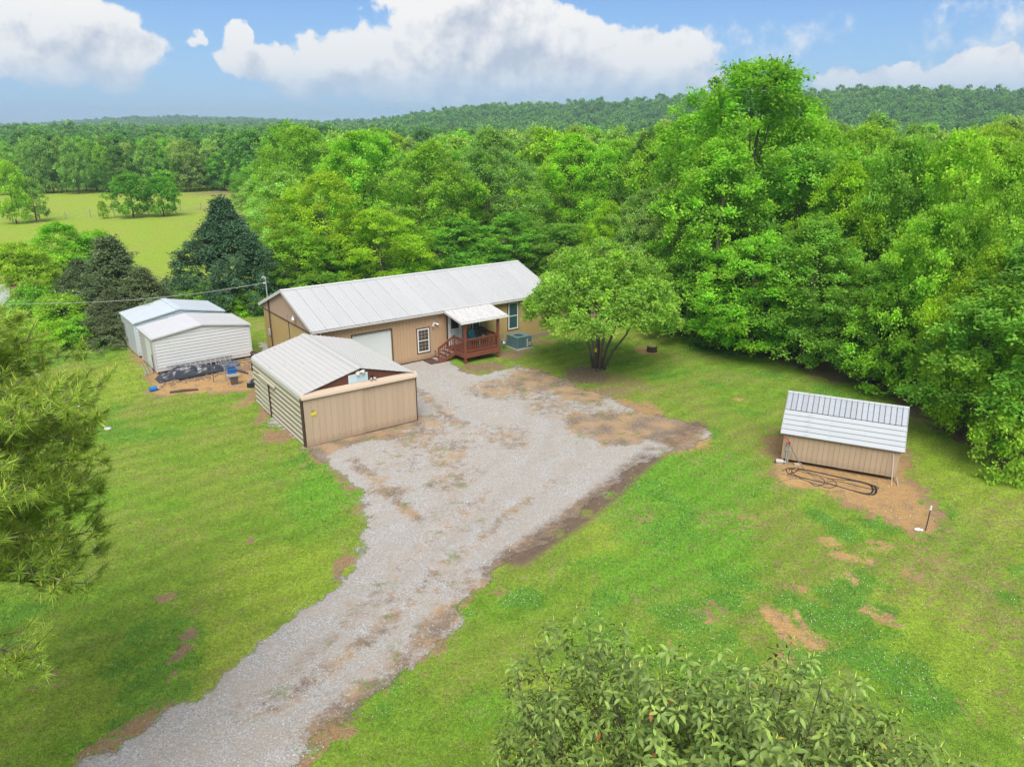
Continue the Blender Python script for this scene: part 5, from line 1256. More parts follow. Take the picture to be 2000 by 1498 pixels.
    # roll up garage door: slats
    mb = MB(); y = .09
    mb.box(gd[0] - .07, gd[0], -.03, 0, 0, gd[3] + .07); mb.box(gd[1], gd[1] + .07, -.03, 0, 0, gd[3] + .07); mb.box(gd[0], gd[1], -.03, 0, gd[3], gd[3] + .07)
    gdr = mb.build('garage_door', M['trimbrown'], h)
    first = None; ns = 20; sh = (gd[3] - gd[2]) / ns
    for i in range(ns):
        if first is None:
            mb = MB(); mb.prism([(0, 0), (.012, sh * .15), (.012, sh * .75), (0, sh * .97), (.04, sh * .97), (.04, 0)], (0, 0, 0), -UY, UZ, UX, gd[0], gd[1])
            first = o = mb.build('slat', M['rollup'], gdr)
        else: o = link('slat', first.data, gdr)
        o.location = (0, y + .03, i * sh)
    # windows and door
    window(h, 6.78, 7.64, .56, 2.10, 0, 'glassbrown', 3, 3)
    window(h, 13.92, 14.76, .98, 2.86, 0, 'glassteal', blinds=True)
    window(h, 10.94, 11.58, 1.52, 2.35, 0, 'glass', 2, 2)
    d0, d1, z0, z1 = dr
    mb = MB()
    mb.box(d0 - .09, d0, -.03, 0, z0, z1 + .08); mb.box(d1, d1 + .09, -.03, 0, z0, z1 + .08); mb.box(d0, d1, -.03, 0, z1, z1 + .08)
    fr = mb.build('door_frame', M['white'], h)
    mb = MB(); wall_panel(mb, (0, -.005, 0), UX, -UY, d0, d1, z0, z1, [(d0 + .13, d1 - .13, z0 + .22, z0 + 1.0), (d0 + .13, d1 - .13, z0 + 1.08, z1 - .16)], .02)
    dl = mb.build('door', M['door'], h)
    mb = MB(); mb.box(d0 + .13, d1 - .13, .012, .02, z0 + .22, z0 + 1.0); mb.build('panel', mat('pale door lower glass', (.50, .58, .60), .2), dl)
    mb = MB(); mb.box(d0 + .13, d1 - .13, .012, .02, z0 + 1.08, z1 - .16); mb.build('pane', M['glass'], dl)
    mb = MB(); mb.box(d0 + .05, d0 + .09, -.05, -.004, z0 + .95, z0 + 1.1); mb.build('handle', M['metal'], dl)
    # flood light between window and porch, hose bib, small vent
    mb = MB(); mb.box(7.95, 8.12, -.06, -.022, 2.28, 2.40); fl = mb.build('flood_light', M['white'], h)
    for sx in (-1, 1):
        mb = MB(); c = Vector((8.035 + sx * .13, -.14, 2.30)); mb.tube([(8.035 + sx * .04, -.05, 2.34), c, c + Vector((sx * .07, -.10, -.05))], [.025, .05, .085], 8); mb.build('lamp_head', M['white'], fl)
    mb = MB(); mb.tube([(8.02, -.03, .46), (8.02, -.10, .46), (8.02, -.13, .38)], .022, 6); mb.ball((8.02, -.11, .50), .035); mb.build('hose_tap', M['trimbrown'], h)
    # -------- porch, part of the house
    ps0, ps1, pf, pz = 8.92, 11.55, -2.25, .66
    nb_ = 17; bw = (abs(pf) - .04) / nb_; first = None
    for i in range(nb_):
        if first is None:
            mb = MB(); mb.box(ps0, ps1, 0, bw - .012, pz - .035, pz); first = o = mb.build('deck_board', M['deck'], h)
        else: o = link('deck_board', first.data, h)
        o.location = (0, pf + .02 + i * bw, 0)
    mb = MB(); mb.box(ps0 - .04, ps1 + .04, pf - .04, pf + .01, pz - .30, pz - .03); mb.box(ps0 - .04, ps0, pf + .01, -.01, pz - .30, pz - .03); mb.box(ps1, ps1 + .04, pf + .01, -.01, pz - .30, pz - .03)
    mb.build('deck_fascia', M['deck'], h)
    for x in (ps0 + .05, ps1 - .05):
        mb = MB(); mb.box(x - .07, x + .07, pf - .02, pf + .12, -.1, 2.72); mb.build('porch_post', M['deck'], h)
    mb = MB(); mb.box(ps0 - .09, ps0 + .01, -1.13, -1.03, pz - .3, pz + 1.0); mb.build('rail_post', M['deck'], h)
    mb = MB(); mb.box(ps1 - .08, ps1 + .0, -.12, -.02, pz - .03, pz + .98); mb.build('rail_post', M['deck'], h)
    def railing(a, b, z):
        mb = MB(); mb.bar((*a, z + .88), (*b, z + .88), .11, .04); mb.bar((*a, z + .82), (*b, z + .82), .045, .07); mb.bar((*a, z + .12), (*b, z + .12), .045, .07)
        r = mb.build('railing', M['deck'], h)
        Ln = math.dist(a, b); k = int(Ln / .135)
        first = None
        for i in range(1, k):
            t = i / k; p = (a[0] + (b[0] - a[0]) * t, a[1] + (b[1] - a[1]) * t)
            if first is None:
                mb = MB(); mb.box(-.019, .019, -.019, .019, .1, .84); first = o = mb.build('baluster', M['deck'], r)
            else: o = link('baluster', first.data, r)
            o.location = (p[0], p[1], z)
    railing((ps0 + .12, pf + .05), (ps1 - .12, pf + .05), pz)
    railing((ps1 - .05, pf + .12), (ps1 - .05, -.12), pz)
    railing((ps0 + .02, pf + .12), (ps0 + .02, -1.13), pz)
    # stairs to the left, against the wall
    ns = 4; run_ = .29
    for i in range(ns):
        z = pz - (i + 1) * pz / (ns + .6) + .02; x1 = ps0 - .04 - i * run_
        for y0, y1 in ((-1.06, -.62), (-.59, -.16)):
            mb = MB(); mb.box(x1 - run_ - .01, x1 - .02, y0, y1, z - .04, z); mb.build('stair_tread', M['tread'], h)
    for y in (-1.10, -.12):
        mb = MB(); mb.prism([(ps0 - .02, pz - .05), (ps0 - .02, pz - .34), (ps0 - 1.1, -.06), (ps0 - 1.28, -.06), (ps0 - 1.28, .12)], (0, y, 0), UX, UZ, -UY, 0, .045); mb.build('stringer', M['deck'], h)
    mb = MB(); mb.box(ps0 - 1.27, ps0 - 1.18, -1.13, -1.03, -.1, .98); mb.build('rail_post', M['deck'], h)
    mb = MB(); mb.bar((ps0 - 1.26, -1.08, .99), (ps0 - .02, -1.08, pz + 1.0), .11, .04); mb.bar((ps0 - 1.22, -1.08, .92), (ps0 - .06, -1.08, pz + .92), .045, .07); mb.bar((ps0 - 1.22, -1.08, .22), (ps0 - .06, -1.08, pz + .22), .045, .07)
    sr = mb.build('railing', M['deck'], h, label='sloping stair railing')
    for i in range(1, 8):
        t = i / 8; x = ps0 - 1.22 + t * 1.16; z = t * pz
        mb = MB(); mb.box(x - .019, x + .019, -1.10, -1.06, z + .2, z + .92); mb.build('baluster', M['deck'], sr)
    # porch roof
    r0, r1, yb, yf, zb, zf = 8.52, 12.12, -.30, -2.46, 3.14, 2.76
    v = Vector((0, yf - yb, zf - zb)); run = v.length; v.normalize(); nn = UX.cross(-v)
    npn = 4; w = (r1 - r0) / npn; first = None
    for i in range(npn):
        if first is None: first = o = ribbed_sheet((0, 0, 0), UX, v, nn, w, run, (.03, .25, .5, .75, .97), rw=.024, rh=.018).build('porch_roof_panel', M['porch'], h)
        else: o = link('porch_roof_panel', first.data, h)
        o.location = (r0 + i * w, yb, zb)
    mb = MB(); mb.fbox((r0 - .02, yb + .02, zb + .05), UX, v, nn, 0, r1 - r0 + .04, 0, .14, 0, .012); mb.build('roof_flashing', M['wroof'], h)
    mb = MB(); mb.box(r0, r1, yf - .07, yf - .005, zf - .10, zf - .012); mb.build('porch_gutter', M['white'], h)
    for x in (r0 + .01, r1 - .05):
        mb = MB(); mb.fbox((x, yb, zb - .005), UX, v, nn, 0, .04, 0, run, -.10, -.002); mb.build('porch_rafter', M['gutter'], h)
    mb = MB(); mb.box(ps0 - .1, ps1 + .1, pf, pf + .1, 2.58, 2.70); mb.build('porch_beam', M['deck'], h)
    mb = MB(); mb.fbox((r0 + .06, yb, zb - .03), UX, v, nn, 0, r1 - r0 - .12, .02, run - .02, -.03, -.006); mb.build('porch_ceiling', M['trimbrown'], h)
    return h
house = build_house()

def local(o, a, s, t, z=0.0):
    return Vector((o.x + s * math.cos(a) - t * math.sin(a), o.y + s * math.sin(a) + t * math.cos(a), z))

def build_ac():
    e = empty('air_conditioner', 'sea green packaged air conditioner standing beside the porch', 'air conditioner', local(HO, HA, 13.42, -1.72), HA)
    w, d, hh = 1.22, 1.18, .84
    mb = MB(); mb.box(.03, w - .03, .03, d - .03, .06, hh - .04); mb.build('body', M['acdark'], e)
    for a in ((0, 0), (w - .06, 0), (0, d - .06), (w - .06, d - .06)):
        mb = MB(); mb.box(a[0], a[0] + .06, a[1], a[1] + .06, .06, hh - .04); mb.build('corner_post', M['ac'], e)
    mb = MB(); x = .09
    while x < w - .1: mb.box(x, x + .035, .008, .03, .09, hh - .06); x += .075
    y = .09
    while y < d - .1: mb.box(.008, .03, y, y + .035, .09, hh - .06); y += .075
    mb.build('louvres', M['ac'], e, kind='stuff')
    mb = MB(); mb.box(w * .55, w - .06, -.012, .03, .10, hh - .06); mb.build('service_panel', M['ac'], e)
    # top with a fan opening
    mb = MB(); N = 24; cx, cy, r = w * .45, d * .5, .33; ring = []; 
    for i in range(N):
        a = 2 * math.pi * i / N; c, s = math.cos(a), math.sin(a); q = max(abs(c) , abs(s))
        ox = cx + c / q * (w * .55 if c > 0 else w * .45) if True else 0; oy = cy + s / q * d * .5
        ring.append(((cx + r * c, cy + r * s), (max(0, min(w, ox)), max(0, min(d, oy)))))
    for i in range(N):
        (a, b), (c, d_) = ring[i], ring[(i + 1) % N]
        mb.face((*a, hh), (*b, hh), (*d_, hh), (*c, hh)); mb.face((*a, hh), (*c, hh), (*c, hh - .14), (*a, hh - .14)); mb.face((*b, hh), (*b, hh - .05), (*d_, hh - .05), (*d_, hh))
    mb.build('top_panel', M['ac'], e)
    mb = MB(); mb.tube([(cx, cy, hh - .15), (cx, cy, hh - .13)], r, 20); mb.build('fan_well', M['black'], e)
    mb = MB()
    for i in range(4):
        a = i * math.pi / 2 + .3; mb.bar((cx, cy, hh - .10), (cx + r * .85 * math.cos(a), cy + r * .85 * math.sin(a), hh - .08), .16, .01)
    mb.tube([(cx, cy, hh - .12), (cx, cy, hh - .05)], .07, 10); mb.build('fan', M['acdark'], e)
    mb = MB()
    for rr_ in (.1, .17, .24, .31):
        mb.tube([(cx + rr_ * math.cos(i * math.pi / 10), cy + rr_ * math.sin(i * math.pi / 10), hh + .004) for i in range(21)], .006, 4, False)
    for i in range(6):
        a = i * math.pi / 3; mb.bar((cx, cy, hh + .002), (cx + r * math.cos(a), cy + r * math.sin(a), hh + .002), .01, .008)
    mb.build('fan_guard', M['acdark'], e)
    mb = MB(); mb.box(w * .76, w - .1, -.09, -.014, .18, .42); mb.build('disconnect_box', M['concrete'], e)
    mb = MB(); mb.tube([(w * .68, -.05, .12), (w * .68, -.05, .62), (w * .72, -.03, .66)], .025, 6); mb.build('conduit', M['white'], e)
    mb = MB(); mb.box(-.05, w + .05, -.12, d + .05, -.08, .06); mb.build('base_pad', M['concrete'], e)
    # gas meter
    g = empty('gas_meter', 'small silver gas meter with thin pipes between porch and green unit', 'gas meter', local(HO, HA, 13.0, -.72), HA)
    mb = MB(); mb.tube([(0, -.13, .34), (0, .10, .34)], .15, 12); mb.build('body', M['metal'], g, True)
    mb = MB(); mb.tube([(0, -.145, .38), (0, -.13, .38)], .075, 10); mb.build('dial', M['white'], g)
    mb = MB(); mb.tube([(-.14, 0, -.05), (-.14, 0, .62), (0, 0, .62), (0, 0, .46)], .022, 6); mb.build('pipe', M['concrete'], g)
    mb = MB(); mb.tube([(.10, 0, .44), (.10, 0, .95), (.10, .68, .95)], .022, 6); mb.build('pipe', M['concrete'], g)
    mb = MB(); mb.tube([(-.14, -.0, .50), (-.14, -.1, .56), (-.14, 0, .62)], .06, 8); mb.build('regulator', M['metal'], g)
build_ac()

def build_garage():
    W, Ld, HE, HR = 5.89, 7.367, 2.479, 3.36
    g = empty('metal_garage', 'tan metal carport garage with sliding front doors and rounded white roof', 'garage', GO, GA)
    # front gable and rear wall
    mb = MB(); mb.prism([(.1, 2.3), (W - .1, 2.3), (W - .1, 2.52), (W / 2, HR - .06), (.1, 2.52)], (0, 0, 0), UX, UZ, UY, 0, .04); mb.build('gable_panel', M['maroon'], g)
    mb = MB(); x = .25
    while x < W - .2:
        mb.box(x - .012, x + .012, -.012, 0, 2.4, 2.50 + (HR - 2.58) * (1 - abs(x - W / 2) / (W / 2 - .1))); x += .18
    mb.build('gable_ribs', M['maroon'], g, kind='stuff')
    mb = MB(); mb.prism([(.05, -.1), (W - .05, -.1), (W - .05, 2.45), (W / 2, HR - .06), (.05, 2.45)], (0, Ld - .05, 0), UX, UZ, UY, 0, .04); mb.build('rear_wall', M['cream'], g)
    # side walls made of lapped horizontal sheets
    nsh = 9; hs = 2.46 / nsh
    for side in (0, 1):
        ox = -.0 if side == 0 else W; n = -UX if side == 0 else UX
        first = None
        for i in range(nsh):
            if first is None:
                mb = MB(); mb.fbox((ox, 0, 0), UY, UZ, n, .06, Ld, .0, hs - .002, -.03, .0); first = o = mb.build('siding_panel', M['cream'], g)
            else: o = link('siding_panel', first.data, g)
            o.location = (0, 0, i * hs - .04)
            mb = MB(); mb.prism([(.10, 0), (.13, .028), (.17, .028), (.20, 0)], (ox, .06, i * hs - .04), UZ, n, UY, 0, Ld - .06); mb.build('siding_rib', M['creamrib'], g)
    # side sliding door with its track
    mb = MB(); mb.fbox((0, 0, 0), UY, UZ, -UX, 4.72, 6.1, .02, 1.86, .03, .06); sd_ = mb.build('side_door', M['cream'], g)
    for i in range(7):
        mb = MB(); mb.prism([(.10, 0), (.13, .02), (.17, .02), (.20, 0)], (-.06, 4.73, i * .27), UZ, -UX, UY, 0, 1.36); mb.build('door_rib', M['creamrib'], sd_)
    mb = MB(); mb.box(-.085, -.02, 4.68, 4.73, .0, 1.88); mb.build('door_edge', M['trimbrown'], sd_)
    mb = MB(); mb.box(-.13, -.03, 3.65, 6.1, 1.88, 1.97); mb.build('door_track', M['creamrib'], g)
    # corner posts
    for x in (.0, W):
        mb = MB(); mb.box(x - .045, x + .045, -.03, .06, -.1, 2.40); mb.build('corner_post', M['trimbrown'], g)
    # roof sheets run along the ridge, the last one curving over the eave
    prof = [(-.03, 2.36), (-.02, 2.46), (.03, 2.56), (.14, 2.625)]
    sl = (HR - 2.625) / (W / 2 - .14)
    nsl = 11
    for side in (0, 1):
        mx = (lambda p: p) if side == 0 else (lambda p: (W - p[0], p[1]))
        mb = MB(); pts = prof
        for a, b in zip(pts[:-1], pts[1:]):
            A, B = mx(a), mx(b)
            mb.hexa([(A[0], -.12, A[1]), (A[0], Ld + .08, A[1]), (B[0], Ld + .08, B[1]), (B[0], -.12, B[1]), (A[0], -.12, A[1] + .012), (A[0], Ld + .08, A[1] + .012), (B[0], Ld + .08, B[1] + .012), (B[0], -.12, B[1] + .012)])
        mb.build('eave_panel', M['groof'], g)
        first = None
        for i in range(nsl):
            s0 = .14 + (W / 2 - .14) * i / nsl; s1 = .14 + (W / 2 - .14) * (i + 1) / nsl
            z0 = 2.625 + sl * (s0 - .14); z1 = 2.625 + sl * (s1 - .14)
            pr = [(s0, z0), (s1 - .010, z1), (s1 - .010, z1 + .014), (s0 + .085, z0 + .014 + sl * .085), (s0 + .065, z0 + .04 + sl * .065), (s0 + .03, z0 + .04 + sl * .03), (s0 + .01, z0 + .014)]
            pr = [mx(p) for p in pr]
            mb = MB(); mb.prism(pr, (0, 0, 0), UX, UZ, UY, -.12 + rnd.uniform(-.015, .015), Ld + .08); mb.build('roof_panel', M['groof'], g)
    mb = MB()
    for sg in (-1, 1): mb.hexa([(W / 2, -.13, HR + .02), (W / 2, Ld + .09, HR + .02), (W / 2 + sg * .16, Ld + .09, HR - .02), (W / 2 + sg * .16, -.13, HR - .02), (W / 2, -.13, HR + .045), (W / 2, Ld + .09, HR + .045), (W / 2 + sg * .16, Ld + .09, HR + .005), (W / 2 + sg * .16, -.13, HR + .005)])
    mb.build('ridge_cap', M['groof'], g)
    # curved cover flashing above the doors, dark track below
    pr = [(-.02, 2.66), (-.10, 2.60), (-.19, 2.48), (-.215, 2.385)]
    mb = MB()
    for a, b in zip(pr[:-1], pr[1:]):
        mb.hexa([(-.04, a[0], a[1] - .012), (W + .04, a[0], a[1] - .012), (W + .04, b[0], b[1] - .012), (-.04, b[0], b[1] - .012), (-.04, a[0], a[1]), (W + .04, a[0], a[1]), (W + .04, b[0], b[1]), (-.04, b[0], b[1])])
    mb.build('door_cover', M['tanlip'], g)
    mb = MB(); mb.box(-.02, W + .02, -.15, -.04, 2.33, 2.40); mb.build('door_track', M['trimbrown'], g)
    # two sliding doors of vertical sheets
    for (a, b, y) in ((.06, 2.99, -.10), (2.96, W - .04, -.045)):
        mb = MB(); mb.box(a, b, y + .005, y + .03, .04, 2.32); mb.box(a, a + .06, y - .022, y + .004, .04, 2.32); mb.box(b - .06, b, y - .022, y + .004, .04, 2.32); mb.box(a + .06, b - .06, y - .02, y + .004, 2.26, 2.32); mb.box(a + .06, b - .06, y - .02, y + .004, .04, .09)
        dr = mb.build('sliding_door', M['tan'], g)
        k = 9; w = (b - a - .12) / k; first = None
        for i in range(k):
            if first is None:
                mb = MB(); mb.prism([(.0, .0), (w - .0, 0), (w, .010), (w - .022, .012), (w - .03, .030), (w - .055, .030), (w - .063, .012), (.004, .012)], (0, 0, 0), UX, -UY, UZ, .09, 2.26); first = o = mb.build('door_panel', M['tan'], dr)
            else: o = link('door_panel', first.data, dr)
            o.location = (a + .06 + i * w, y + .003, 0)
    mb = MB(); mb.box(-.03, W + .03, -.12, .0, -.06, .03); mb.build('threshold', M['dwood'], g)
    # yellow round smiling badge
    mb = MB(); mb.tube([(.50, -.140, 1.62), (.50, -.150, 1.62)], .125, 20); bd = mb.build('round_badge', M['yellow'], g)
    mb = MB()
    for sx in (-1, 1): mb.tube([(.50 + sx * .042, -.150, 1.655), (.50 + sx * .042, -.153, 1.655)], .016, 8)
    mb.tube([(.50 + .07 * math.cos(a), -.1515, 1.61 + .07 * math.sin(a)) for a in [R(200 + i * 14) for i in range(11)]], .008, 5)
    mb.bar((.40, -.152, 1.715), (.56, -.152, 1.765), .006, .028); mb.build('face_marks', M['black'], bd)
    # pale blue louvre panel, flood lights
    mb = MB(); mb.box(2.36, 3.34, -.03, -.002, 2.66, 3.08); vp = mb.build('vent_panel', M['white'], g)
    for i in range(13):
        mb = MB(); x = 2.385 + i * .0725; mb.box(x, x + .06, -.045, -.031, 2.68, 3.06); mb.build('slat', M['bluevent'], vp)
    mb = MB(); mb.box(2.88, 2.98, -.07, -.0, 3.08, 3.20); fl = mb.build('flood_light', M['white'], g)
    for sx, z in ((-1, 3.18), (1, 3.2)):
        mb = MB(); mb.tube([(2.93, -.08, 3.16), (2.93 + sx * .09, -.13, z), (2.93 + sx * .17, -.22, z - .02)], [.03, .06, .10], 10); mb.build('lamp_head', M['white'], fl)
    mb = MB(); mb.box(3.50, 3.62, -.10, -.0, 2.74, 2.86); fl = mb.build('sensor_light', M['black'], g)
    for sx in (-1, 1):
        mb = MB(); mb.tube([(3.56 + sx * .04, -.08, 2.76), (3.56 + sx * .13, -.16, 2.72)], [.03, .065], 8); mb.build('lamp_head', M['gutter'], fl)
build_garage()

def build_white_shed(name, label, o, a, W, Ld, he, hr, sid, roof, zb, door):
    e = empty(name, label, 'shed', o, a)
    for t in (.15, Ld - .3):
        for s in (.2, W / 2, W - .4):
            mb = MB(); mb.box(s, s + .2, t, t + .2, -.1, zb); mb.build('block', M['concrete'], e)
    mb = MB(); mb.box(.03, W - .03, .03, Ld - .03, zb - .06, zb - .005); mb.build('floor_frame', M['dwood'], e)
    top = lambda s: he + (hr - he) * (1 - abs(s - W / 2) / (W / 2)) - .02
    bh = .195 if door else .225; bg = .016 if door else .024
    mb = MB(); mb.prism([(.02, zb), (W - .02, zb), (W - .02, he - .03), (W / 2, hr - .04), (.02, he - .03)], (0, 0, 0), UX, UZ, UY, .012, Ld - .012); mb.build('lap_shade_sheathing', M['gutter'] if not door else M['concrete'], e)  # darker sheathing seen through widened gaps paints the shadow line under each board
    for (y, n) in ((0, -1), (Ld, 1)):
        z = zb
        while z < hr - .05:
            z1 = z + bh
            # clip the board to the gable
            def xr(zz):
                if zz <= top(0): return 0.0, W
                k = (zz - he + .02) / (hr - he) * W / 2; return k, W - k
            a0, b0 = xr(z); a1, b1 = xr(min(z1, hr - .025))
            if b0 - a0 < .1: break
            mb = MB(); P = lambda s, d, zz: (s, y + n * d, zz); zt_ = min(z1, hr - .025)
            mb.hexa([P(a0, 0.028, z), P(b0, 0.028, z), P(b0, -.01, z), P(a0, -.01, z), P(a1, .006, zt_ - bg), P(b1, .006, zt_ - bg), P(b1, -.01, zt_ - bg), P(a1, -.01, zt_ - bg)])
            mb.build('siding_board', M[sid], e); z = z1
    for (x, n) in ((0, -1), (W, 1)):
        z = zb; first = None
        while z < he - .03:
            if first is None:
                mb = MB(); mb.hexa([(x + n * .028, 0, 0), (x + n * .028, Ld, 0), (x - n * .01, Ld, 0), (x - n * .01, 0, 0), (x + n * .006, 0, bh - bg), (x + n * .006, Ld, bh - bg), (x - n * .01, Ld, bh - bg), (x - n * .01, 0, bh - bg)])
                first = b = mb.build('siding_board', M[sid], e)
            else: b = link('siding_board', first.data, e)
            b.location = (0, 0, z); z += bh
    for x in (0, W):
        for y in (0, Ld):
            mb = MB(); mb.box(x - .04, x + .04, y - .04, y + .04, zb - .03, he - .02); mb.build('corner_trim', M[roof if sid == 'wsid' else sid], e)
    # two roof slopes, each of three wide sheets
    for sg in (0, 1):
        first = None; np_ = 3; w = (Ld + .24) / np_
        for i in range(np_):
            mx = (lambda s: s) if sg == 0 else (lambda s: W - s)
            y0 = -.12 + i * w; y1 = y0 + w - .004
            mb = MB(); mb.hexa([(mx(-.09), y0, he - .02), (mx(W / 2), y0, hr), (mx(W / 2), y1, hr), (mx(-.09), y1, he - .02), (mx(-.09), y0, he + .02), (mx(W / 2), y0, hr + .04), (mx(W / 2), y1, hr + .04), (mx(-.09), y1, he + .02)])
            mb.build('roof_panel', M[roof], e)
        mb = MB(); mb.hexa([(mx(-.10), -.14, he - .06), (mx(W / 2), -.14, hr - .04), (mx(W / 2), -.121, hr - .04), (mx(-.10), -.121, he - .06), (mx(-.10), -.14, he + .03), (mx(W / 2), -.14, hr + .05), (mx(W / 2), -.121, hr + .05), (mx(-.10), -.121, he + .03)])
        mb.build('fascia', M['wroof'] if sid == 'wsid' else M[sid], e)
        mb = MB(); xx = mx(-.095); mb.box(xx - .012, xx + .012, -.12, Ld + .12, he - .07, he + .024); mb.build('eave_trim', M[roof], e)
    if not door:
        for sg in (-1, 1):
            mb = MB(); mb.hexa([(W / 2, -.13, hr + .045), (W / 2, Ld + .13, hr + .045), (W / 2 + sg * .2, Ld + .13, hr + .03), (W / 2 + sg * .2, -.13, hr + .03), (W / 2, -.13, hr + .065), (W / 2, Ld + .13, hr + .065), (W / 2 + sg * .2, Ld + .13, hr + .05), (W / 2 + sg * .2, -.13, hr + .05)]); mb.build('ridge_cap', M[roof], e)
    if door:
        mb = MB(); mb.box(-.05, -.03, .55, 1.75, zb + .02, he - .25); d_ = mb.build('door', M[sid], e)
        mb = MB(); mb.box(-.07, -.05, .52, .55, zb + .02, zb + 1.0); mb.build('door_edge', M['trimbrown'], d_)
    return e
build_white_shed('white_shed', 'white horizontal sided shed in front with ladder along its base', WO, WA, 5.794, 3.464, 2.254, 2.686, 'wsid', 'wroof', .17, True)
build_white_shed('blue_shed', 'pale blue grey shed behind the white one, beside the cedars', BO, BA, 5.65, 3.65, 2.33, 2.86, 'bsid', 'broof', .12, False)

def build_well_shed():
    RL, RD, rw = 4.606, 3.13, 1.40
    e = empty('panel_shed', 'small tan shed with steep two tone metal roof on the right lawn', 'shed', SO, SA)
    zb = .2
    ez, ey, rz, ry = 1.43, -.16, 2.84, 1.57
    sl = (rz - ez) / (ry - ey)
    npn = 22; w = RL / npn; first = None
    for i in range(npn):
        if first is None:
            mb = MB(); mb.box(.004, w - .004, -.012, .03, zb, ez + .08); first = o = mb.build('wall_panel', M['shedtan'], e)
        else: o = link('wall_panel', first.data, e)
        o.location = (i * w, 0, 0)
    mb = MB(); mb.box(.0, RL, .03, .05, zb, ez + .08); mb.build('backing', M['dwood'], e)
    for x in (0.0, RL - .04):
        mb = MB(); mb.prism([(.05, zb), (RD, zb), (RD, ez), (ry, rz - .06), (.05, ez + sl * .16 - .02)], (x, 0, 0), UY, UZ, UX, 0, .04); mb.build('end_wall', M['shedtan'], e)
    mb = MB(); mb.box(0, RL, RD - .04, RD, zb, ez + .1); mb.build('rear_wall', M['shedtan'], e)
    mb = MB(); mb.box(.02, RL - .02, .08, RD - .08, zb - .03, zb); mb.build('floor', M['dwood'], e)
    for y in (.4, RD / 2, RD - .5):
        mb = MB(); mb.box(.0, RL, y, y + .1, .06, zb - .03); mb.build('skid', M['dwood'], e)
    for x in (.5, 2.3, 4.2):
        for y in (.35, RD - .55):
            mb = MB(); mb.box(x, x + .3, y, y + .2, -.1, .06); mb.build('block', M['concrete'], e)
    v = Vector((0, ry - ey, rz - ez)); run = v.length; v.normalize(); n = UX.cross(v)
    x0, wid = -.13, RL + .26
    brk = run * .565
    nr = 5; hh = brk / nr; first = None
    for i in range(nr):
        if first is None:
            mb = MB(); mb.prism([(0, .0), (hh - .018, .0), (hh - .018, .014), (hh * .35, .018), (hh * .30, .028), (hh * .12, .032), (.02, .03), (0, .018)], (0, 0, 0), v, n, UX, 0, wid); first = o = mb.build('lower_roof_panel', M['wpanel'], e)
        else: o = link('lower_roof_panel', first.data, e)
        o.location = Vector((x0, ey, ez)) + v * (i * hh)
    nu = 22; w = wid / nu; first = None
    for i in range(nu):
        if first is None: first = o = ribbed_sheet((0, 0, 0), UX, v, n, w, run - brk, (.0, 1.0), rw=.022, rh=.03, th=.02, gap=.006).build('upper_roof_panel', M['galv'], e)
        else: o = link('upper_roof_panel', first.data, e)
        o.location = Vector((x0 + i * w, ey, ez)) + v * brk + n * .02
    mb = MB(); mb.fbox(Vector((x0, ry, rz)), UX, -v, n, -.01, wid + .01, 0, .11, .045, .06); mb.build('ridge_cap', M['wpanel'], e)
    vb = Vector((0, ey - ry, rz - ez)).normalized(); nb = vb.cross(UX)
    mb = MB(); mb.fbox((x0, 2 * ry - ey, ez), UX, vb, nb, 0, wid, 0, run, 0, .02); mb.build('back_roof', M['galv'], e)
    for x in (x0 - .014, x0 + wid + .002):
        mb = MB(); mb.fbox((x, ey, ez), UX, v, n, 0, .012, 0, run, -.06, .04); mb.fbox((x, 2 * ry - ey, ez), UX, vb, nb, 0, .012, 0, run, -.06, .04); mb.build('rake_trim', M['wpanel'], e)
    mb = MB(); mb.fbox((x0, ey, ez), UX, v, n, 0, wid, .0, .09, -.06, -.002); mb.build('fascia', M['wood'], e)
    # box with conduit on the wall
    mb = MB(); mb.box(.15, .34, -.10, -.013, .62, .82); bx_ = mb.build('electric_box', mat('grey electric box', (.42, .42, .38), .5), e)
    mb = MB(); mb.box(.19, .30, -.09, -.013, .83, 1.06); mb.build('switch_box', M['concrete'], bx_)
    mb = MB(); mb.tube([(.22, -.05, .62), (.22, -.06, .02)], .03, 8); mb.build('conduit', M['concrete'], bx_)
    mb = MB(); mb.tube([(.30, -.05, .62), (.27, -.06, .35), (.22, -.08, .12)], .016, 6); mb.build('cable', M['wire'], bx_)
    return e
build_well_shed()

SL = lambda s, t, z=0.0: local(SO, SA, s, t, z)
# things round the small shed
e = empty('yard_hydrant', 'red handled yard hydrant at the left front corner of the small shed', 'hydrant', SL(.30, -.22), SA)
mb = MB(); mb.tube([(0, 0, -.1), (0, 0, 1.0)], .028, 8); mb.build('pipe', M['metal'], e)
mb = MB(); mb.tube([(0, 0, .98), (-.02, 0, 1.10), (-.06, -.06, 1.14), (-.10, -.12, 1.06)], .04, 8); mb.build('spout', M['red'], e)
mb = MB(); mb.bar((0, 0, 1.10), (-.22, .03, 1.30), .03, .03); mb.bar((-.22, .03, 1.30), (-.30, -.02, 1.22), .03, .03); mb.build('handle', M['red'], e)
e = empty('pump_motor', 'pale grey pump motor lying at the left corner of the small shed', 'pump', SL(-.02, -.20), SA + .15)
mb = MB(); mb.tube([(-.16, 0, .12), (.14, 0, .12)], .10, 12); mb.build('body', M['concrete'], e)
mb = MB(); mb.tube([(-.22, 0, .11), (-.16, 0, .12)], .07, 10); mb.build('end_cap', M['dwood'], e)
mb = MB(); mb.tube([(.14, 0, .12), (.26, 0, .12), (.26, 0, .02)], .04, 8); mb.build('outlet', M['concrete'], e)
mb = MB(); mb.box(-.12, .1, -.09, .09, -.02, .03); mb.build('foot', M['concrete'], e)
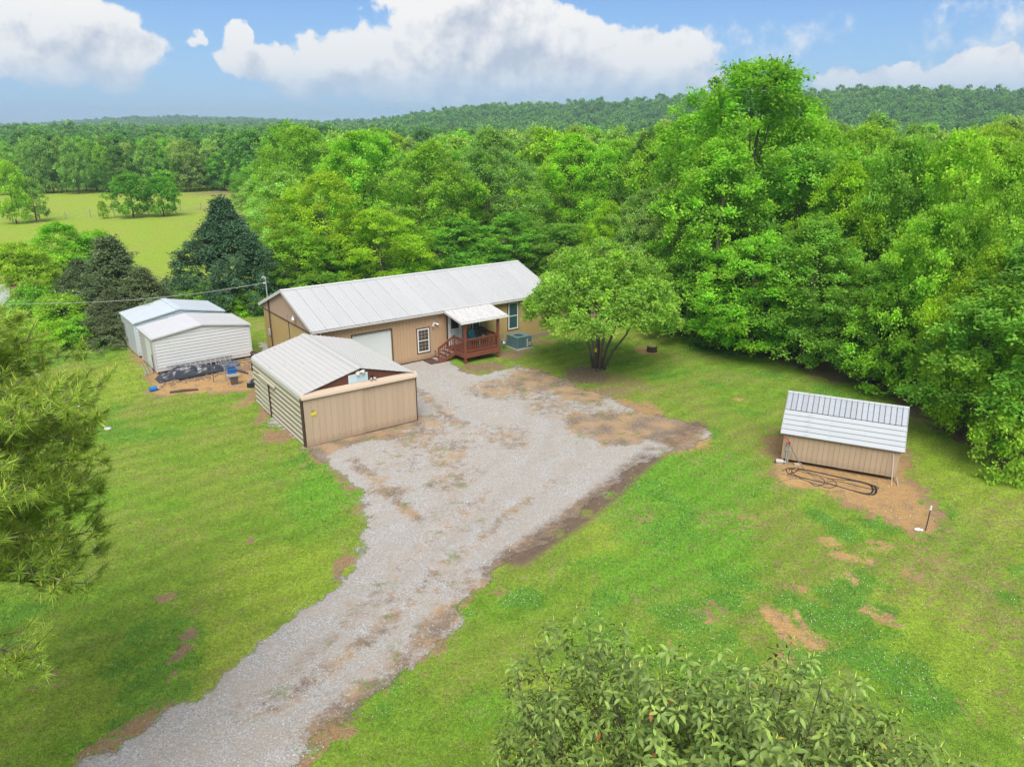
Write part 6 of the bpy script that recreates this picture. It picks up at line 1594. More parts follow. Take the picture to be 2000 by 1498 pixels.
mb = MB(); mb.tube([SL(4.36, -.10, 1.28), SL(4.46, -.40, -.05)], .022, 8)
set_props(mb.build('leaning_pipe', M['pink']), 'thin pinkish plastic pipe leaning on the right front of the small shed', 'pipe')
mb = MB(); mb.bar(SL(4.62, -.02, .24), SL(4.70, -.38, .0), .05, .03)
set_props(mb.build('leaning_stick', M['wood']), 'short weathered stick at the right corner of the small shed', 'stick')
mb = MB(); q = SL(.72, -.06); mb.box(q.x - .16, q.x + .16, q.y - .08, q.y + .08, -.02, .10)
set_props(mb.build('concrete_block', M['stone']), 'small tan block under the front edge of the small shed', 'block')

def hose(name, m, pts, r, label):
    P = [Vector(p) for p in pts]; out = []
    for i in range(len(P) - 1):
        p0, p1, p2, p3 = P[max(i - 1, 0)], P[i], P[i + 1], P[min(i + 2, len(P) - 1)]
        for j in range(6):
            t = j / 6; out.append(.5 * (2 * p1 + (p2 - p0) * t + (2 * p0 - 5 * p1 + 4 * p2 - p3) * t * t + (3 * p1 - p0 - 3 * p2 + p3) * t ** 3))
    out.append(P[-1])
    mb = MB(); mb.tube(out, r, 6)
    set_props(mb.build(name, m, smooth=True), label, 'hose')
def loops(s0, s1, t0, t1, n, jx, seed):
    g = random.Random(seed); pts = []
    for i in range(n):
        a, b = s0 + g.uniform(-jx, jx), s1 + g.uniform(-jx, jx); c, d = t0 + g.uniform(-jx, jx) * .3, t1 + g.uniform(-jx, jx) * .3
        pts += [SL(a, (c + d) / 2 + .05, gz(0, 30) + .02), SL(a + .25, c, .025), SL((a + b) / 2, c - .14 + g.uniform(-.05, .05), .03), SL(b - .25, c - .32, .03), SL(b, (c + d) / 2 - .40, .03), SL(b - .3, d - .40, .03), SL((a + b) / 2, d - .10 + g.uniform(-.05, .05), .03), SL(a + .25, d + .1, .03)]
    return pts
hose('water_hose', M['black'], loops(.55, 3.75, -.45, -1.35, 4, .22, 3), .022, 'black hose lying in long loops before the small shed')
hose('water_hose', M['black'], loops(.35, 2.1, -.55, -1.5, 2, .3, 8), .018, 'thinner dark hose coiled at the left end of the long loops')
hose('water_hose', mat('grey hose', (.09, .10, .09), .5), [SL(.22, -.25, 1.02), SL(.34, -.32, .98), SL(.6, -.5, .62), SL(1.0, -.72, .22), SL(1.4, -.92, .05), SL(1.9, -1.2, .03), SL(2.05, -1.5, .03), SL(1.6, -1.75, .03), SL(.9, -1.5, .03), SL(.4, -1.9, .03), SL(.15, -2.3, .03)], .018, 'dark hose sloping from the red hydrant down to the ground')
hose('water_hose', M['black'], [SL(2.0, -1.0, .04), SL(2.8, -.75, .03), SL(3.5, -.72, .03), SL(3.95, -.95, .03), SL(3.8, -1.2, .03), SL(3.2, -1.15, .03), SL(2.5, -1.05, .03), SL(2.0, -1.25, .03)], .018, 'single dark hose loop at the right end of the tangle')

px_, py_ = 15.31, 24.02
e = empty('fence_post', 'lone dark metal post with white cap on the right lawn', 'post', (px_, py_, gz(px_, py_)))
mb = MB(); mb.tube([(0, 0, -.1), (.06, .04, .86)], .022, 8); mb.build('pole', M['trimbrown'], e)
mb = MB(); mb.tube([(.06, .04, .84), (.067, .045, 1.0)], .035, 8); mb.build('cap', M['white'], e)
mb = MB(); x0, y0 = 15.02, 24.03; z = gz(x0, y0)
mb.ball((x0, y0, z + .05), .10, 9, 5, (1.3, .8, .6)); mb.ball((x0 + .13, y0 - .02, z + .04), .07, 8, 5, (1.2, 1, .6))
set_props(mb.build('white_rag', M['white']), 'crumpled white rag on the ground beside the lone post', 'rag')

# ------------------------------------------------------------------ porch things
e = empty('deck_chair', 'turquoise slatted deck chair on the porch', 'chair', local(HO, HA, 10.55, -.75, .665), HA - .35)
for i in range(5):
    mb = MB(); mb.box(-.30, .30, -.28 + i * .11, -.19 + i * .11, .36 - i * .015, .385 - i * .015); mb.build('seat_slat', M['turq'], e)
for i in range(6):
    x = -.27 + i * .094; hh = .95 - abs(i - 2.5) * .05
    mb = MB(); mb.hexa([(x, .22, .30), (x + .08, .22, .30), (x + .08, .245, .30), (x, .245, .30), (x, .44, hh), (x + .08, .44, hh), (x + .08, .465, hh), (x, .465, hh)]); mb.build('back_slat', M['turq'], e)
for sx in (-.34, .34):
    mb = MB(); mb.box(sx - .06, sx + .06, -.36, .34, .56, .585); mb.build('armrest', M['turq'], e)
    mb = MB(); mb.box(sx - .025, sx + .025, -.32, -.22, 0, .56); mb.build('leg', M['turq'], e)
    mb = MB(); mb.box(sx - .025, sx + .025, .24, .32, 0, .56); mb.build('leg', M['turq'], e)
e = empty('barbecue_grill', 'dark covered grill standing by the small porch window', 'grill', local(HO, HA, 11.18, -.55, .665), HA)
mb = MB(); mb.prism([(-.26, .55), (.26, .55), (.28, .85), (.18, 1.0), (-.18, 1.0), (-.28, .85)], (0, 0, 0), UY, UZ, UX, -.32, .32); mb.build('body', M['acdark'] if False else M['dwood'], e)
mb = MB(); mb.box(-.03, .20, -.32, -.28, .3, .6); mb.build('label_plate', M['gutter'], e)
for sx in (-.28, .28):
    for sy in (-.2, .2):
        mb = MB(); mb.box(sx - .02, sx + .02, sy - .02, sy + .02, 0, .55); mb.build('leg', M['black'], e)
mb = MB(); mb.box(-.3, .3, -.22, .22, .2, .23); mb.build('shelf', M['dwood'], e)
q = local(HO, HA, 7.42, -.62, 0)
mb = MB(); mb.box(-.34, .34, -.5, .5, -.01, .035); o = mb.build('door_mat', mat('brown mat', (.085, .05, .035), .95, var=.3, scale=20)); o.location = q; o.rotation_euler = (0, 0, HA)
set_props(o, 'dark brown mat on the gravel at the foot of the stairs', 'mat')

# ------------------------------------------------------------------ clutter before the white shed
WL = lambda s, t, z=0.0: local(WO, WA, s, t, z)
e = empty('ladder', 'aluminium ladder lying on edge along the white shed', 'ladder', WL(.55, -.16, .02), WA)
for z in (.03, .42):
    mb = MB(); mb.bar((0, .0 if z > .1 else -.12, z), (3.9, .0 if z > .1 else -.12, z), .035, .07); mb.build('rail', M['metal'], e)
for i in range(13):
    mb = MB(); x = .15 + i * .3; mb.bar((x, -.12, .05), (x, 0, .41), .05, .035, (0, 1, 0)); mb.build('rung', M['metal'], e)
def crumpled(name, m, label, cat, s0, s1, t0, t1, hgt, seed):
    nxx, nyy = 70, 26; g = np.random.default_rng(seed)
    u, v = np.meshgrid(np.linspace(0, 1, nxx), np.linspace(0, 1, nyy))
    s = s0 + u * (s1 - s0); t = t0 + v * (t1 - t0) + .12 * np.sin(u * 5)
    ridge = np.clip(np.sin(v * np.pi), 0, 1) ** .6 * np.clip(np.sin(np.clip(u, .0, 1) * np.pi), 0, 1) ** .35
    folds = .35 + .6 * vnoise(u * 9 + v * 2, v * 7 - u * 3, seed) + .55 * np.abs(np.sin(v * 8 + u * 7 + 3 * vnoise(u * 6, v * 5, seed + 3))) + .3 * vnoise(u * 22, v * 14, seed + 9)
    z = .02 + hgt * ridge * folds
    P = np.array([tuple(WL(a, b, c)) for a, b, c in zip(s.ravel(), t.ravel(), z.ravel())])
    id_ = np.arange(nxx * nyy).reshape(nyy, nxx)
    F_ = np.stack([id_[:-1, :-1], id_[:-1, 1:], id_[1:, 1:], id_[1:, :-1]], -1).reshape(-1, 4)
    me = mesh_np(name, P, F_, [m], True)
    set_props(link(name, me), label, cat)
crumpled('tarpaulin', M['tarp'], 'crumpled black tarpaulin over a low pile before the white shed', 'tarp', -.35, 3.5, -1.8, -.75, .42, 5)
crumpled('tarpaulin', mat('slate tarp', (.075, .085, .105), .4, var=.3), 'slate grey sheet bunched at the right end of the black tarpaulin', 'tarp', 3.2, 4.6, -1.15, -.55, .25, 15)
for i, (s0, s1, t) in enumerate(((1.0, 4.1, -1.86), (.7, 3.4, -1.98))):
    mb = MB(); mb.tube([WL(s0, t, .07), WL((s0 + s1) / 2, t + .06, .075), WL(s1, t + .18, .07)], .065, 8)
    set_props(mb.build('drain_pipe', M['black']), ('long black pipe in front of the tarpaulin', 'shorter black pipe lying nearest the lawn before the tarpaulin')[i], 'pipe')
for i, (s0, s1, t, z) in enumerate(((-.2, 2.3, -.62, .05), (.4, 3.3, -.5, .06), (1.6, 4.4, -.42, .05), (2.4, 5.6, -.3, .05))):
    mb = MB(); mb.bar(WL(s0, t, z), WL(s1, t + .12, z), .12, .05)
    set_props(mb.build('timber_plank', M['wood']), ('pale plank at the left end behind the tarpaulin', 'plank second from the left behind the tarpaulin', 'weathered plank behind the slate grey sheet', 'long plank under the right end of the white shed')[i], 'plank')
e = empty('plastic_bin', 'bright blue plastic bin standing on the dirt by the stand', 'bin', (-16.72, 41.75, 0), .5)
mb = MB(); 
mb.hexa([(-.2, -.2, 0), (.2, -.2, 0), (.2, .2, 0), (-.2, .2, 0), (-.26, -.26, .62), (.26, -.26, .62), (.26, .26, .62), (-.26, .26, .62)]); mb.build('body', M['blue'], e)
mb = MB(); mb.box(-.22, .22, -.22, .22, .621, .64); mb.build('opening_shade', M['black'], e)  # black plate on the closed body, painted shade for the bin's inside
mb = MB(); mb.box(-.29, .29, -.29, -.25, .59, .66); mb.box(-.29, .29, .25, .29, .59, .66); mb.box(-.29, -.25, -.25, .25, .59, .66); mb.box(.25, .29, -.25, .25, .59, .66); mb.build('rim', M['blue'], e)
e = empty('wooden_stand', 'small brown wooden stand with grey top beside the blue bin', 'stand', (-16.15, 40.55, 0), .45)
mb = MB(); mb.box(-.2, .2, -.16, .16, 0, .55); mb.build('body', M['dwood'], e)
mb = MB(); mb.box(-.42, .38, -.22, .22, .55, .62); mb.build('top', M['wood'], e)
mb = MB(); mb.box(-.26, .26, -.22, .22, -.03, .05); mb.build('foot', M['stone'], e)
e = empty('oil_drum', 'black drum leaning between the white shed and the garage', 'drum', (-15.75, 43.35, 0), .3)
mb = MB(); mb.tube([(0, 0, 0), (.06, .12, 1.1)], .36, 16); mb.build('body', M['black'], e)
mb = MB(); mb.tube([(.056, .112, 1.04), (.062, .124, 1.14)], .38, 16); mb.build('rim', M['dwood'], e)
mb = MB(); mb.tube([(.062, .124, 1.141), (.063, .125, 1.145)], .33, 16); mb.build('lid', M['rust'], e)
e = empty('generator', 'small grey machine with white cap beside the garage corner', 'machine', (-14.72, 41.1, 0), .7)
mb = MB(); mb.box(-.22, .22, -.18, .18, .08, .5); mb.build('body', M['concrete'], e)
mb = MB(); mb.tube([(0, 0, .5), (0, 0, .58)], .11, 10); mb.build('cap', M['white'], e)
mb = MB(); mb.box(-.28, .28, -.24, .24, 0, .07); mb.build('skid', M['dwood'], e)
e = empty('engine_block', 'dark greasy engine part lying on stones near the garage', 'engine part', (-15.05, 40.15, 0), .2)
mb = MB(); mb.box(-.22, .2, -.15, .15, .02, .28); mb.build('body', M['acdark'] if False else M['black'], e)
mb = MB(); mb.tube([(-.1, 0, .28), (-.1, 0, .42)], .10, 10); mb.tube([(.2, 0, .15), (.34, .02, .15)], .07, 8); mb.build('cover', M['metal'], e)
e = empty('blue_can', 'small blue can lying on the dirt at the tarpaulin left end', 'can', (-20.42, 39.55, .09), .8)
mb = MB(); mb.tube([(-.22, 0, .02), (.2, 0, .02)], .13, 12); mb.build('body', M['blue'], e)
mb = MB(); mb.tube([(.2, 0, .02), (.27, 0, .02)], .05, 8); mb.build('spout', M['white'], e)
for i, (x0, y0, x1, y1) in enumerate(((-23.2, 44.4, -21.95, 42.35), (-23.3, 44.2, -22.1, 42.25), (-23.0, 44.6, -21.85, 42.55))):
    mb = MB(); mb.tube([(x0, y0, .05), (x1, y1, .06 + .03 * i)], .04, 8)
    set_props(mb.build('metal_pipe', M['metal']), ('middle grey pipe of three beside the white shed left wall', 'outermost grey pipe of three beside the white shed left wall', 'grey pipe nearest the white shed left wall')[i], 'pipe')
mb = MB(); mb.tube([(-17.55, 41.0, -.1), (-17.52, 41.0, 1.25)], .02, 6)
set_props(mb.build('steel_stake', M['dwood']), 'thin rusty stake standing upright before the tarpaulin', 'stake')
mb = MB(); mb.tube([(-16.95, 41.3, -.1), (-16.95, 41.3, 1.0)], .035, 6)
set_props(mb.build('wooden_stake', M['wood']), 'short wooden stake left of the blue bin', 'stake')
for i, (x, y, a, L_) in enumerate(((-18.6, 39.35, .3, 1.5), (-16.6, 42.9, -.6, 1.3), (-15.5, 42.7, 1.9, 1.4), (-15.2, 41.6, 1.2, 1.5))):
    c, s = math.cos(a) * L_ / 2, math.sin(a) * L_ / 2
    mb = MB(); mb.tube([(x - c, y - s, .06), (x, y, .10), (x + c, y + s, .07 + (.3 if i > 1 else 0))], [.06, .075, .05], 7)
    set_props(mb.build('log', M['dwood']), ('rotten dark log on the lawn edge before the tarpaulin', 'broken branch beside the black drum', 'bent branch leaning at the foot of the black drum', 'dark branch leaning on the garage left wall')[i], 'log')
def rubble():
    g = np.random.default_rng(4); n = 420
    s = g.uniform(-.4, 6.6, n); t = -2.35 + g.normal(0, .28, n) + .05 * s
    k = g.random(n) < .35
    s[k] = g.uniform(4.2, 6.6, k.sum()); t[k] = g.uniform(-2.6, -.6, k.sum())
    V_, F_ = [], []
    for a, b in zip(s, t):
        c = WL(a, b, .03); r = g.uniform(.03, .10); i = len(V_)
        q = [(1, 0, 0), (0, .8, 0), (-.9, .1, 0), (.1, -.9, 0), (0, 0, .8), (0, 0, -.6)]
        th = g.random() * 6.28
        V_ += [(c.x + r * (x * math.cos(th) - y * math.sin(th)) * g.uniform(.7, 1.2), c.y + r * (x * math.sin(th) + y * math.cos(th)), c.z + r * z * .8) for x, y, z in q]
        F_ += [(i + p, i + q_, i + w) for p, q_, w in ((0, 1, 4), (1, 2, 4), (2, 3, 4), (3, 0, 4), (1, 0, 5), (2, 1, 5), (3, 2, 5), (0, 3, 5))]
    me = mesh_np('rubble', V_, F_, [mat('broken rubble', (.27, .20, .16), .9, var=.6, scale=5)])
    set_props(link('rubble', me), 'loose stones and scrap strewn round the tarpaulin pile', kind='stuff')
rubble()

# ------------------------------------------------------------------ fire pit stump
e = empty('tree_stump', 'cut stump section on a bare red patch right of the center tree', 'stump', (9.4, 47.5, gz(9.4, 47.5)))
mb = MB(); mb.tube([(0, 0, -.05), (0, 0, .36)], [.36, .32], 14); mb.build('bark', M['barkd'], e)
mb = MB(); mb.tube([(0, 0, .355), (0, 0, .372)], .29, 14); mb.build('cut_face', mat('cut wood', (.40, .25, .13), .8, var=.25, scale=9), e)

# ------------------------------------------------------------------ wires
def wire(name, a, b, sag, r, m, label, cat):
    a, b = Vector(a), Vector(b); mb = MB()
    mb.tube([a.lerp(b, t) - UZ * sag * 4 * t * (1 - t) for t in [i / 24 for i in range(25)]], r, 5)
    return set_props(mb.build(name, m), label, cat)
mt = local(HO, HA, -.25, 7.32, 4.74)
wire('power_cable', mt, (-33, 37.2, 5.9), .75, .015, M['wire'], 'sagging grey power cable running left from the house mast', 'cable')
e = empty('guy_wire', 'slanting guy wire with yellow and white guard at the lawn left', 'guy wire', (-20.06, 33.83, 0))
d_ = Vector((-11.5, 3.2, 8.3)); 
mb = MB(); mb.tube([(0, 0, -.05), d_], .010, 5); mb.build('strand', M['wire'], e)
mb = MB(); mb.tube([d_ * .012, d_ * .085], .017, 8); mb.build('guard', M['yellow'], e, label='yellow lower guard')
mb = MB(); mb.tube([d_ * .086, d_ * .17], .017, 8); mb.build('guard', M['white'], e, label='white upper guard')
mb = MB(); mb.ball((0, 0, .02), .16, 8, 4, (1.3, 1, .5)); mb.build('anchor', M['concrete'], e)

# ------------------------------------------------------------------ old barn at the far left, mostly grown over
e = empty('old_barn', 'old barn with rusty and grey metal roof behind bushes at left edge', 'barn', (-38.2, 53.8, 0), .5)
mb = MB(); mb.box(-2.5, 2.5, -1.8, 1.8, -.1, 2.0); mb.build('wall', M['wood'], e)
for sg in (-1, 1):
    first = None
    for i in range(6):
        v = Vector((0, sg * 2.2, -1.25)).normalized(); n = Vector((0, sg * 1.25, 2.2)).normalized()
        mb = MB(); mb.fbox((-2.7 + i * .9, 0, 3.2), UX, v, n, .01, .89, 0, 2.5, 0, .03); mb.build('roof_sheet', M['rust'] if i % 3 else M['metal'], e)

# ------------------------------------------------------------------ field fence
fence = empty('field_fence', 'thin wire fence on wooden posts crossing the field', 'fence', (-80, 118, 0))
A, B = Vector((-88, 112, 0)), Vector((-50, 148.5, 0)); first = None
nP = 15
for i in range(nP):
    p = A.lerp(B, i / (nP - 1)) - Vector((-80, 118, 0))
    if first is None:
        mb = MB(); mb.tube([(0, 0, -.2), (.03, 0, 1.35)], .07, 6); first = o = mb.build('post', M['wood'], fence)
    else: o = link('post', first.data, fence)
    o.location = p
mb = MB()
for z in (.4, .75, 1.1): mb.tube([A - Vector((-80, 118, -z)), B - Vector((-80, 118, -z))], .012, 4)
mb.build('wire', M['wire'], fence)

# ------------------------------------------------------------------ the tree on the lawn
def lawn_tree():
    x, y = 5.3, 43.5
    e = empty('lawn_tree', 'wide many stemmed tree standing alone on the lawn beside the house', 'tree', (x, y, gz(x, y)))
    g = np.random.default_rng(77); n = 500
    u = g.random(n); th = g.random(n) * 6.283
    rad = np.sqrt(g.random(n)) * 4.5 * (1 + .07 * np.sin(3 * th + 1) + .05 * np.sin(5 * th))
    ztop = 7.85 - 3.9 * (rad / 4.5) ** 2.5 - .25 * g.random(n) + .25 * np.sin(2.3 * rad + th * 3)
    zlow = 2.35 + 1.45 * np.clip(-np.sin(th), 0, 1) * np.clip(1.15 - .9 * np.clip(np.cos(th), 0, 1), 0, 1) + .9 * (1 - rad / 4.5)
    k = g.random(n) ** .55
    z = zlow + (ztop - zlow) * k
    rad = rad * (1 - .15 * (k < .3))
    c = np.stack([np.cos(th) * rad + .15, np.sin(th) * rad, z], -1)
    o = unit(np.stack([np.cos(th) * (rad / 4.5), np.sin(th) * (rad / 4.5), .35 + .5 * k], -1))
    me = foliage('lawn tree crown', c, o, .62, 9, 12, .165, 78, droop=.42, jit=.09, wide=.7, flat=.6, up_w=1.1, warm_p=.12)
    cr = link('crown', me, e); cr.color = (.29, .50, .08, 1)
    mb = MB()
    tips = [(-1.5, .4, 4.6), (-.85, -.6, 4.9), (.1, .6, 5.2), (.55, -.5, 5.0), (1.5, .3, 4.5), (2.3, -.2, 3.7), (-.3, -.2, 5.6)]
    br = []
    for i, t in enumerate(tips):
        t = Vector(t); b = Vector((t.x * .13, t.y * .15, -.1)); m1 = Vector((t.x * .36, t.y * .4, t.z * .3)); m2 = Vector((t.x * .72, t.y * .75, t.z * .62))
        w = .10 if i in (2, 3) else .078
        mb.tube([b, m1, m2, t], [w * 1.25, w, w * .7, w * .3], 8); br += [(m2, w * .55), (t, w * .3)]
    for i in range(60):
        p, w = br[i % len(br)]; cc = Vector(c[int(g.integers(0, n))])
        if (cc - p).length > 3.4: continue
        mb.tube([p, p.lerp(cc, .5) + Vector((0, 0, .15)), cc], [w * .8, w * .45, .012], 5)
    for i in range(7):
        a = i * .9 + .3; mb.tube([(0, 0, .12), (.3 * math.cos(a), .3 * math.sin(a), .05), (.75 * math.cos(a), .75 * math.sin(a), -.05)], [.12, .07, .03], 5)
    mb.build('trunk', M['bark'], e, True)
    mb = MB(); mb.tube([(-.21, -.14, 1.22), (-.245, -.16, 1.42)], .135, 10); mb.build('trunk_band', M['yellow'], e)
lawn_tree()

# ------------------------------------------------------------------ magnolia in front, below the camera
def magnolia():
    bx, by = 1.95, 5.2
    e = empty('magnolia_tree', 'leathery leaved magnolia filling the bottom right of the photo', 'tree', (bx, by, 0))
    g = np.random.default_rng(21); n = 6400
    th = g.random(n) * 6.283; ph = np.arccos(1 - g.random(n) * 1.25)
    lump = 1 + .12 * np.sin(3 * th + 2 * ph) + .10 * np.sin(5 * th + 1 + 3 * ph) + .14 * g.normal(0, 1, n) * .6
    sh = np.where(g.random(n) < .3, .6 + .3 * g.random(n), .9 + .14 * g.random(n)) * lump
    d = np.stack([np.sin(ph) * np.cos(th), np.sin(ph) * np.sin(th), np.cos(ph)], -1)
    tip = d * sh[:, None] * np.array([3.2, 2.3, 2.65]) + np.array([0, 0, 6.38])
    tip[:, 2] -= .22 * np.clip(-tip[:, 0] - .1, 0, 3)
    tip[:, 2] -= .22 * np.clip(tip[:, 0] - .8, 0, 3)
    out = unit(d * .8 + np.array([0, 0, .55]) + g.normal(0, .28, (n, 3)))
    K = 9
    u1 = unit(np.cross(out, g.normal(0, 1, (n, 3)))); u2 = np.cross(out, u1)
    a = (np.arange(K) * 2.39996)[None, :] + g.random((n, 1)) * 6.28
    rad_ = u1[:, None, :] * np.cos(a)[..., None] + u2[:, None, :] * np.sin(a)[..., None]
    el = .65 - .11 * np.arange(K)[None, :, None] + g.normal(0, .15, (n, K, 1))
    ax = unit(rad_ + out[:, None, :] * el - np.array([0, 0, .36]) * (.6 + .8 * g.random((n, K, 1))))
    nr = unit(out[:, None, :] * 1.1 - rad_ * .3 + np.array([0, 0, .35]) + g.normal(0, .2, (n, K, 3)))
    b = unit(np.cross(nr, ax)); nr = np.cross(ax, b)
    l = (.084 + .036 * g.random((n, K))) * np.where(np.arange(K) < 2, .8, 1.0); w = l * (.34 + .06 * g.random((n, K)))
    base = tip[:, None, :] - out[:, None, :] * (.015 * np.arange(K))[None, :, None] + rad_ * .012
    L3, W3 = l[..., None], w[..., None]
    bend = -.10 * L3 * nr - np.array([0, 0, .05]) * L3
    r0 = base; r1 = base + ax * L3 * .35 + nr * L3 * .02; r2 = base + ax * L3 * .7 + bend * .5; r3 = base + ax * L3 * 1.0 + bend * 1.6
    up_ = nr * W3 * .16
    P = np.stack([r0, r1, r2, r3, r1 + b * W3 * .5 + up_, r2 + b * W3 * .42 + up_, r1 - b * W3 * .5 + up_, r2 - b * W3 * .42 + up_], 2)
    T_ = np.array([[0, 1, 4], [1, 2, 5], [1, 5, 4], [2, 3, 5], [0, 6, 1], [1, 7, 2], [1, 6, 7], [2, 7, 3]])
    N = n * K
    F_ = (np.arange(N)[:, None, None] * 8 + T_[None]).reshape(-1, 3)
    V_ = P.reshape(-1, 3)
    br = (.6 + .7 * g.random((n, K))) * (.6 + .8 * g.random((n, 1))); wm = .12 * g.random((n, K)); red = np.zeros((n, K))
    q = g.random((n, K)); wm[q < .006] = .6; red[(q > .02) & (q < .023)] = 1
    tint = np.stack([br, wm, red, 1 + 0 * br], -1).reshape(-1, 4)
    tint = np.repeat(tint, 8, 0)
    # pale bud spikes at the tips
    bl = .04 + .04 * g.random(n); bw = .007
    ok = g.random(n) < .5
    t0 = tip[ok]; o0 = out[ok]; x1 = u1[ok] * bw; x2 = u2[ok] * bw
    BV = np.stack([t0 + x1, t0 + x2, t0 - x1, t0 - x2, t0 + unit(o0 + np.array([0, 0, .5])) * bl[ok][:, None]], 1)
    BF = (np.arange(len(t0))[:, None, None] * 5 + np.array([[0, 1, 4], [1, 2, 4], [2, 3, 4], [3, 0, 4]])[None]).reshape(-1, 3) + len(V_)
    bt = np.tile(np.array([[2.2, .22, 0, 1]]), (len(t0) * 5, 1))
    me = mesh_np('magnolia crown', np.concatenate([V_, BV.reshape(-1, 3)]), np.concatenate([F_, BF]), [MAGN])
    add_col(me, 'tint', np.concatenate([tint, bt]))
    m = MAGN; t = m.node_tree; k = NT(t); bs = t.nodes['Principled BSDF']
    src = bs.inputs['Base Color'].links[0].from_socket
    rd = k.sep([n_ for n_ in t.nodes if n_.type == 'ATTRIBUTE'][0].outputs['Color'])[2]
    c = k.mix(rd, src, (.30, .09, .03))
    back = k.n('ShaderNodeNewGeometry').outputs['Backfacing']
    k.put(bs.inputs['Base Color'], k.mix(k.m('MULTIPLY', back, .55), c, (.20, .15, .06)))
    cr = link('crown', me, e); cr.color = (.175, .28, .06, 1)
    mb = MB(); tg = random.Random(5)
    joints = []
    for i in range(9):
        a = i * .72; rr_ = .9 + .5 * tg.random(); zt = 4.3 + tg.random() * .9
        p = [Vector((.12 * math.cos(a), .12 * math.sin(a), -.1)), Vector((rr_ * .4 * math.cos(a), rr_ * .4 * math.sin(a), 2.6)), Vector((rr_ * math.cos(a), rr_ * math.sin(a), zt))]
        mb.tube(p, [.11, .08, .045], 7); joints.append(p[2]); joints.append(p[1].lerp(p[2], .6))
    for i in range(480):
        tp = Vector(tip[i]); j = min(joints, key=lambda q: (q - tp).length + .35 * tg.random())
        mid = j.lerp(tp, .55) + Vector((tg.uniform(-.12, .12), tg.uniform(-.12, .12), -.12))
        mb.tube([j, mid, tp - Vector(out[i]) * .05], [.016, .009, .004], 4, False)
    mb.build('trunk', M['bark'], e, True)
magnolia()

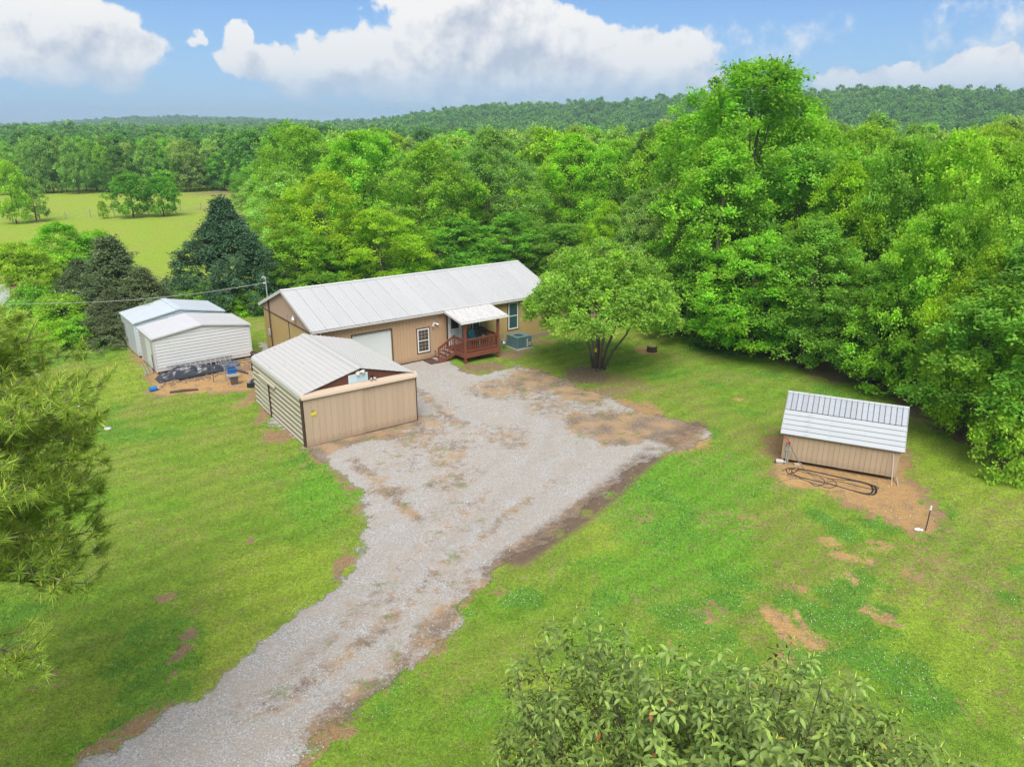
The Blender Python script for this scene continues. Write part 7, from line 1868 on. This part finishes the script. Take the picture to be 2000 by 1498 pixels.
# ------------------------------------------------------------------ pine at the left edge, close to the camera
def pine():
    bx, by = -11.7, 10.6
    e = empty('pine_tree', 'close pine with long needles and yellow candles at the left edge', 'tree', (bx, by, 0))
    g = np.random.default_rng(31); tg = random.Random(31)
    mb = MB(); mb.tube([(0, 0, -.1), (.05, 0, 4), (0, .08, 8), (.05, 0, 10.4), (0, 0, 12.0)], [.26, .22, .17, .10, .03], 10)
    tips, dirs = [], []
    z = 6.5
    while z < 11.75:
        k = max(0.0, (z - 8.9) / 3.0); L0 = 5.0 * math.sqrt(max(.02, 1 - k * k)) * (.9 if z < 8.6 else 1.0)
        for b in range(15):
            a = b * .419 + z * 1.7 + tg.uniform(-.25, .25); L = L0 * tg.uniform(.72, 1.03); rise = tg.uniform(.02, .16) + .06 * k
            s0 = Vector((0, 0, z)); D = Vector((math.cos(a), math.sin(a), 0))
            if D.x < -.2 and tg.random() < .72: continue
            pt = lambda t: s0 + D * L * t + Vector((0, 0, L * (rise * t - .26 * t * t + .12 * t ** 3)))
            mb.tube([pt(t) for t in (0, .3, .6, .85, 1)], [.05 * (1 - k) + .025, .035, .024, .014, .008], 5, False)
            for j in range(int(9 + L * 6)):
                t = .35 + .65 * tg.random() ** .8; p = pt(t); side = Vector((-D.y, D.x, 0)) * tg.choice((-1, 1))
                w = (side * tg.uniform(.4, 1.1) + D * tg.uniform(.4, .9) + Vector((0, 0, tg.uniform(-.1, .75)))).normalized(); ll = tg.uniform(.25, .9) * (1.2 - t * .5)
                q = p + w * ll
                mb.tube([p, q], [.010, .006], 3, False)
                for m_ in range(2):
                    f = .5 + .5 * (m_ + tg.random()) / 2
                    tips.append(tuple(p + w * ll * f)); dirs.append(tuple((w + Vector((0, 0, .55))).normalized()))
            tips.append(tuple(pt(1))); dirs.append(tuple((D + Vector((0, 0, .5))).normalized()))
        z += tg.uniform(.28, .36)
    mb.build('trunk', M['bark'], e, True)
    T_, D_ = np.array(tips), np.array(dirs); n = len(T_); K = 32
    nd = unit(D_[:, None, :] * (.55 + .5 * g.random((n, K, 1))) + g.normal(0, .52, (n, K, 3)))
    ln = (.17 + .10 * g.random((n, K, 1))); base = T_[:, None, :] - D_[:, None, :] * (.16 * g.random((n, K, 1)))
    sdv = unit(np.cross(nd, g.normal(0, 1, (n, K, 3)))) * .0065
    tipv = base + nd * ln - np.array([0, 0, .10]) * ln * ln / .2
    V_ = np.stack([base + sdv, base - sdv, tipv], 2).reshape(-1, 3)
    br = (.65 + .7 * g.random((n, 1, 1))) * (.75 + .5 * g.random((n, K, 1))) * np.ones((n, K, 3)); wm = np.clip(.25 * g.random((n, 1, 1)) + .12 * g.random((n, K, 1)), 0, 1) * np.ones((n, K, 3))
    dead = (g.random(n) < .012)[:, None, None]
    t1 = np.stack([br, wm, 0 * br, 1 + 0 * br], -1).reshape(-1, 4)
    # candles
    c = T_[g.random(n) < .42]; m_ = len(c); c = c + np.array([0, 0, .03])
    hgt = .07 + .08 * g.random(m_); r = .013
    tops = c + np.stack([g.normal(0, .015, m_), g.normal(0, .015, m_), hgt], -1)
    CV = np.stack([c + [r, 0, 0], c + [0, r, 0], c - [r, 0, 0], c - [0, r, 0], tops], 1)
    CF = (np.arange(m_)[:, None, None] * 5 + np.array([[0, 1, 4], [1, 2, 4], [2, 3, 4], [3, 0, 4]])[None]).reshape(-1, 3) + len(V_)
    me = mesh_np('pine crown', np.concatenate([V_, CV.reshape(-1, 3)]), np.concatenate([np.arange(len(V_)).reshape(-1, 3), CF]), [PINE])
    add_col(me, 'tint', np.concatenate([t1, np.tile(np.array([[1.15, 1.0, 0, 1]]), (m_ * 5, 1))]))
    cr = link('crown', me, e); cr.color = (.33, .49, .075, 1)
    print('pine tips', n)
pine()

# ------------------------------------------------------------------ haze
def haze():
    mb = MB(); mb.box(-2400, 2400, -40, 2500, -1.2, 80)
    m = bpy.data.materials.new('thin blue haze'); m.use_nodes = True
    k = NT(m.node_tree); m.node_tree.nodes.clear()
    out = k.n('ShaderNodeOutputMaterial'); v = k.n('ShaderNodeVolumePrincipled')
    v.inputs['Color'].default_value = (.66, .84, 1.0, 1); v.inputs['Density'].default_value = HAZE; v.inputs['Anisotropy'].default_value = .2
    k.put(out.inputs['Volume'], v.outputs[0])
    set_props(mb.build('haze', m), 'thin bluish air haze', kind='stuff')
HAZE = .00036
haze()

tri = sum(len(m_.polygons) * (2 if len(m_.polygons) and m_.polygons[0].loop_total == 4 else 1) for m_ in bpy.data.meshes)
print('triangles about', tri)
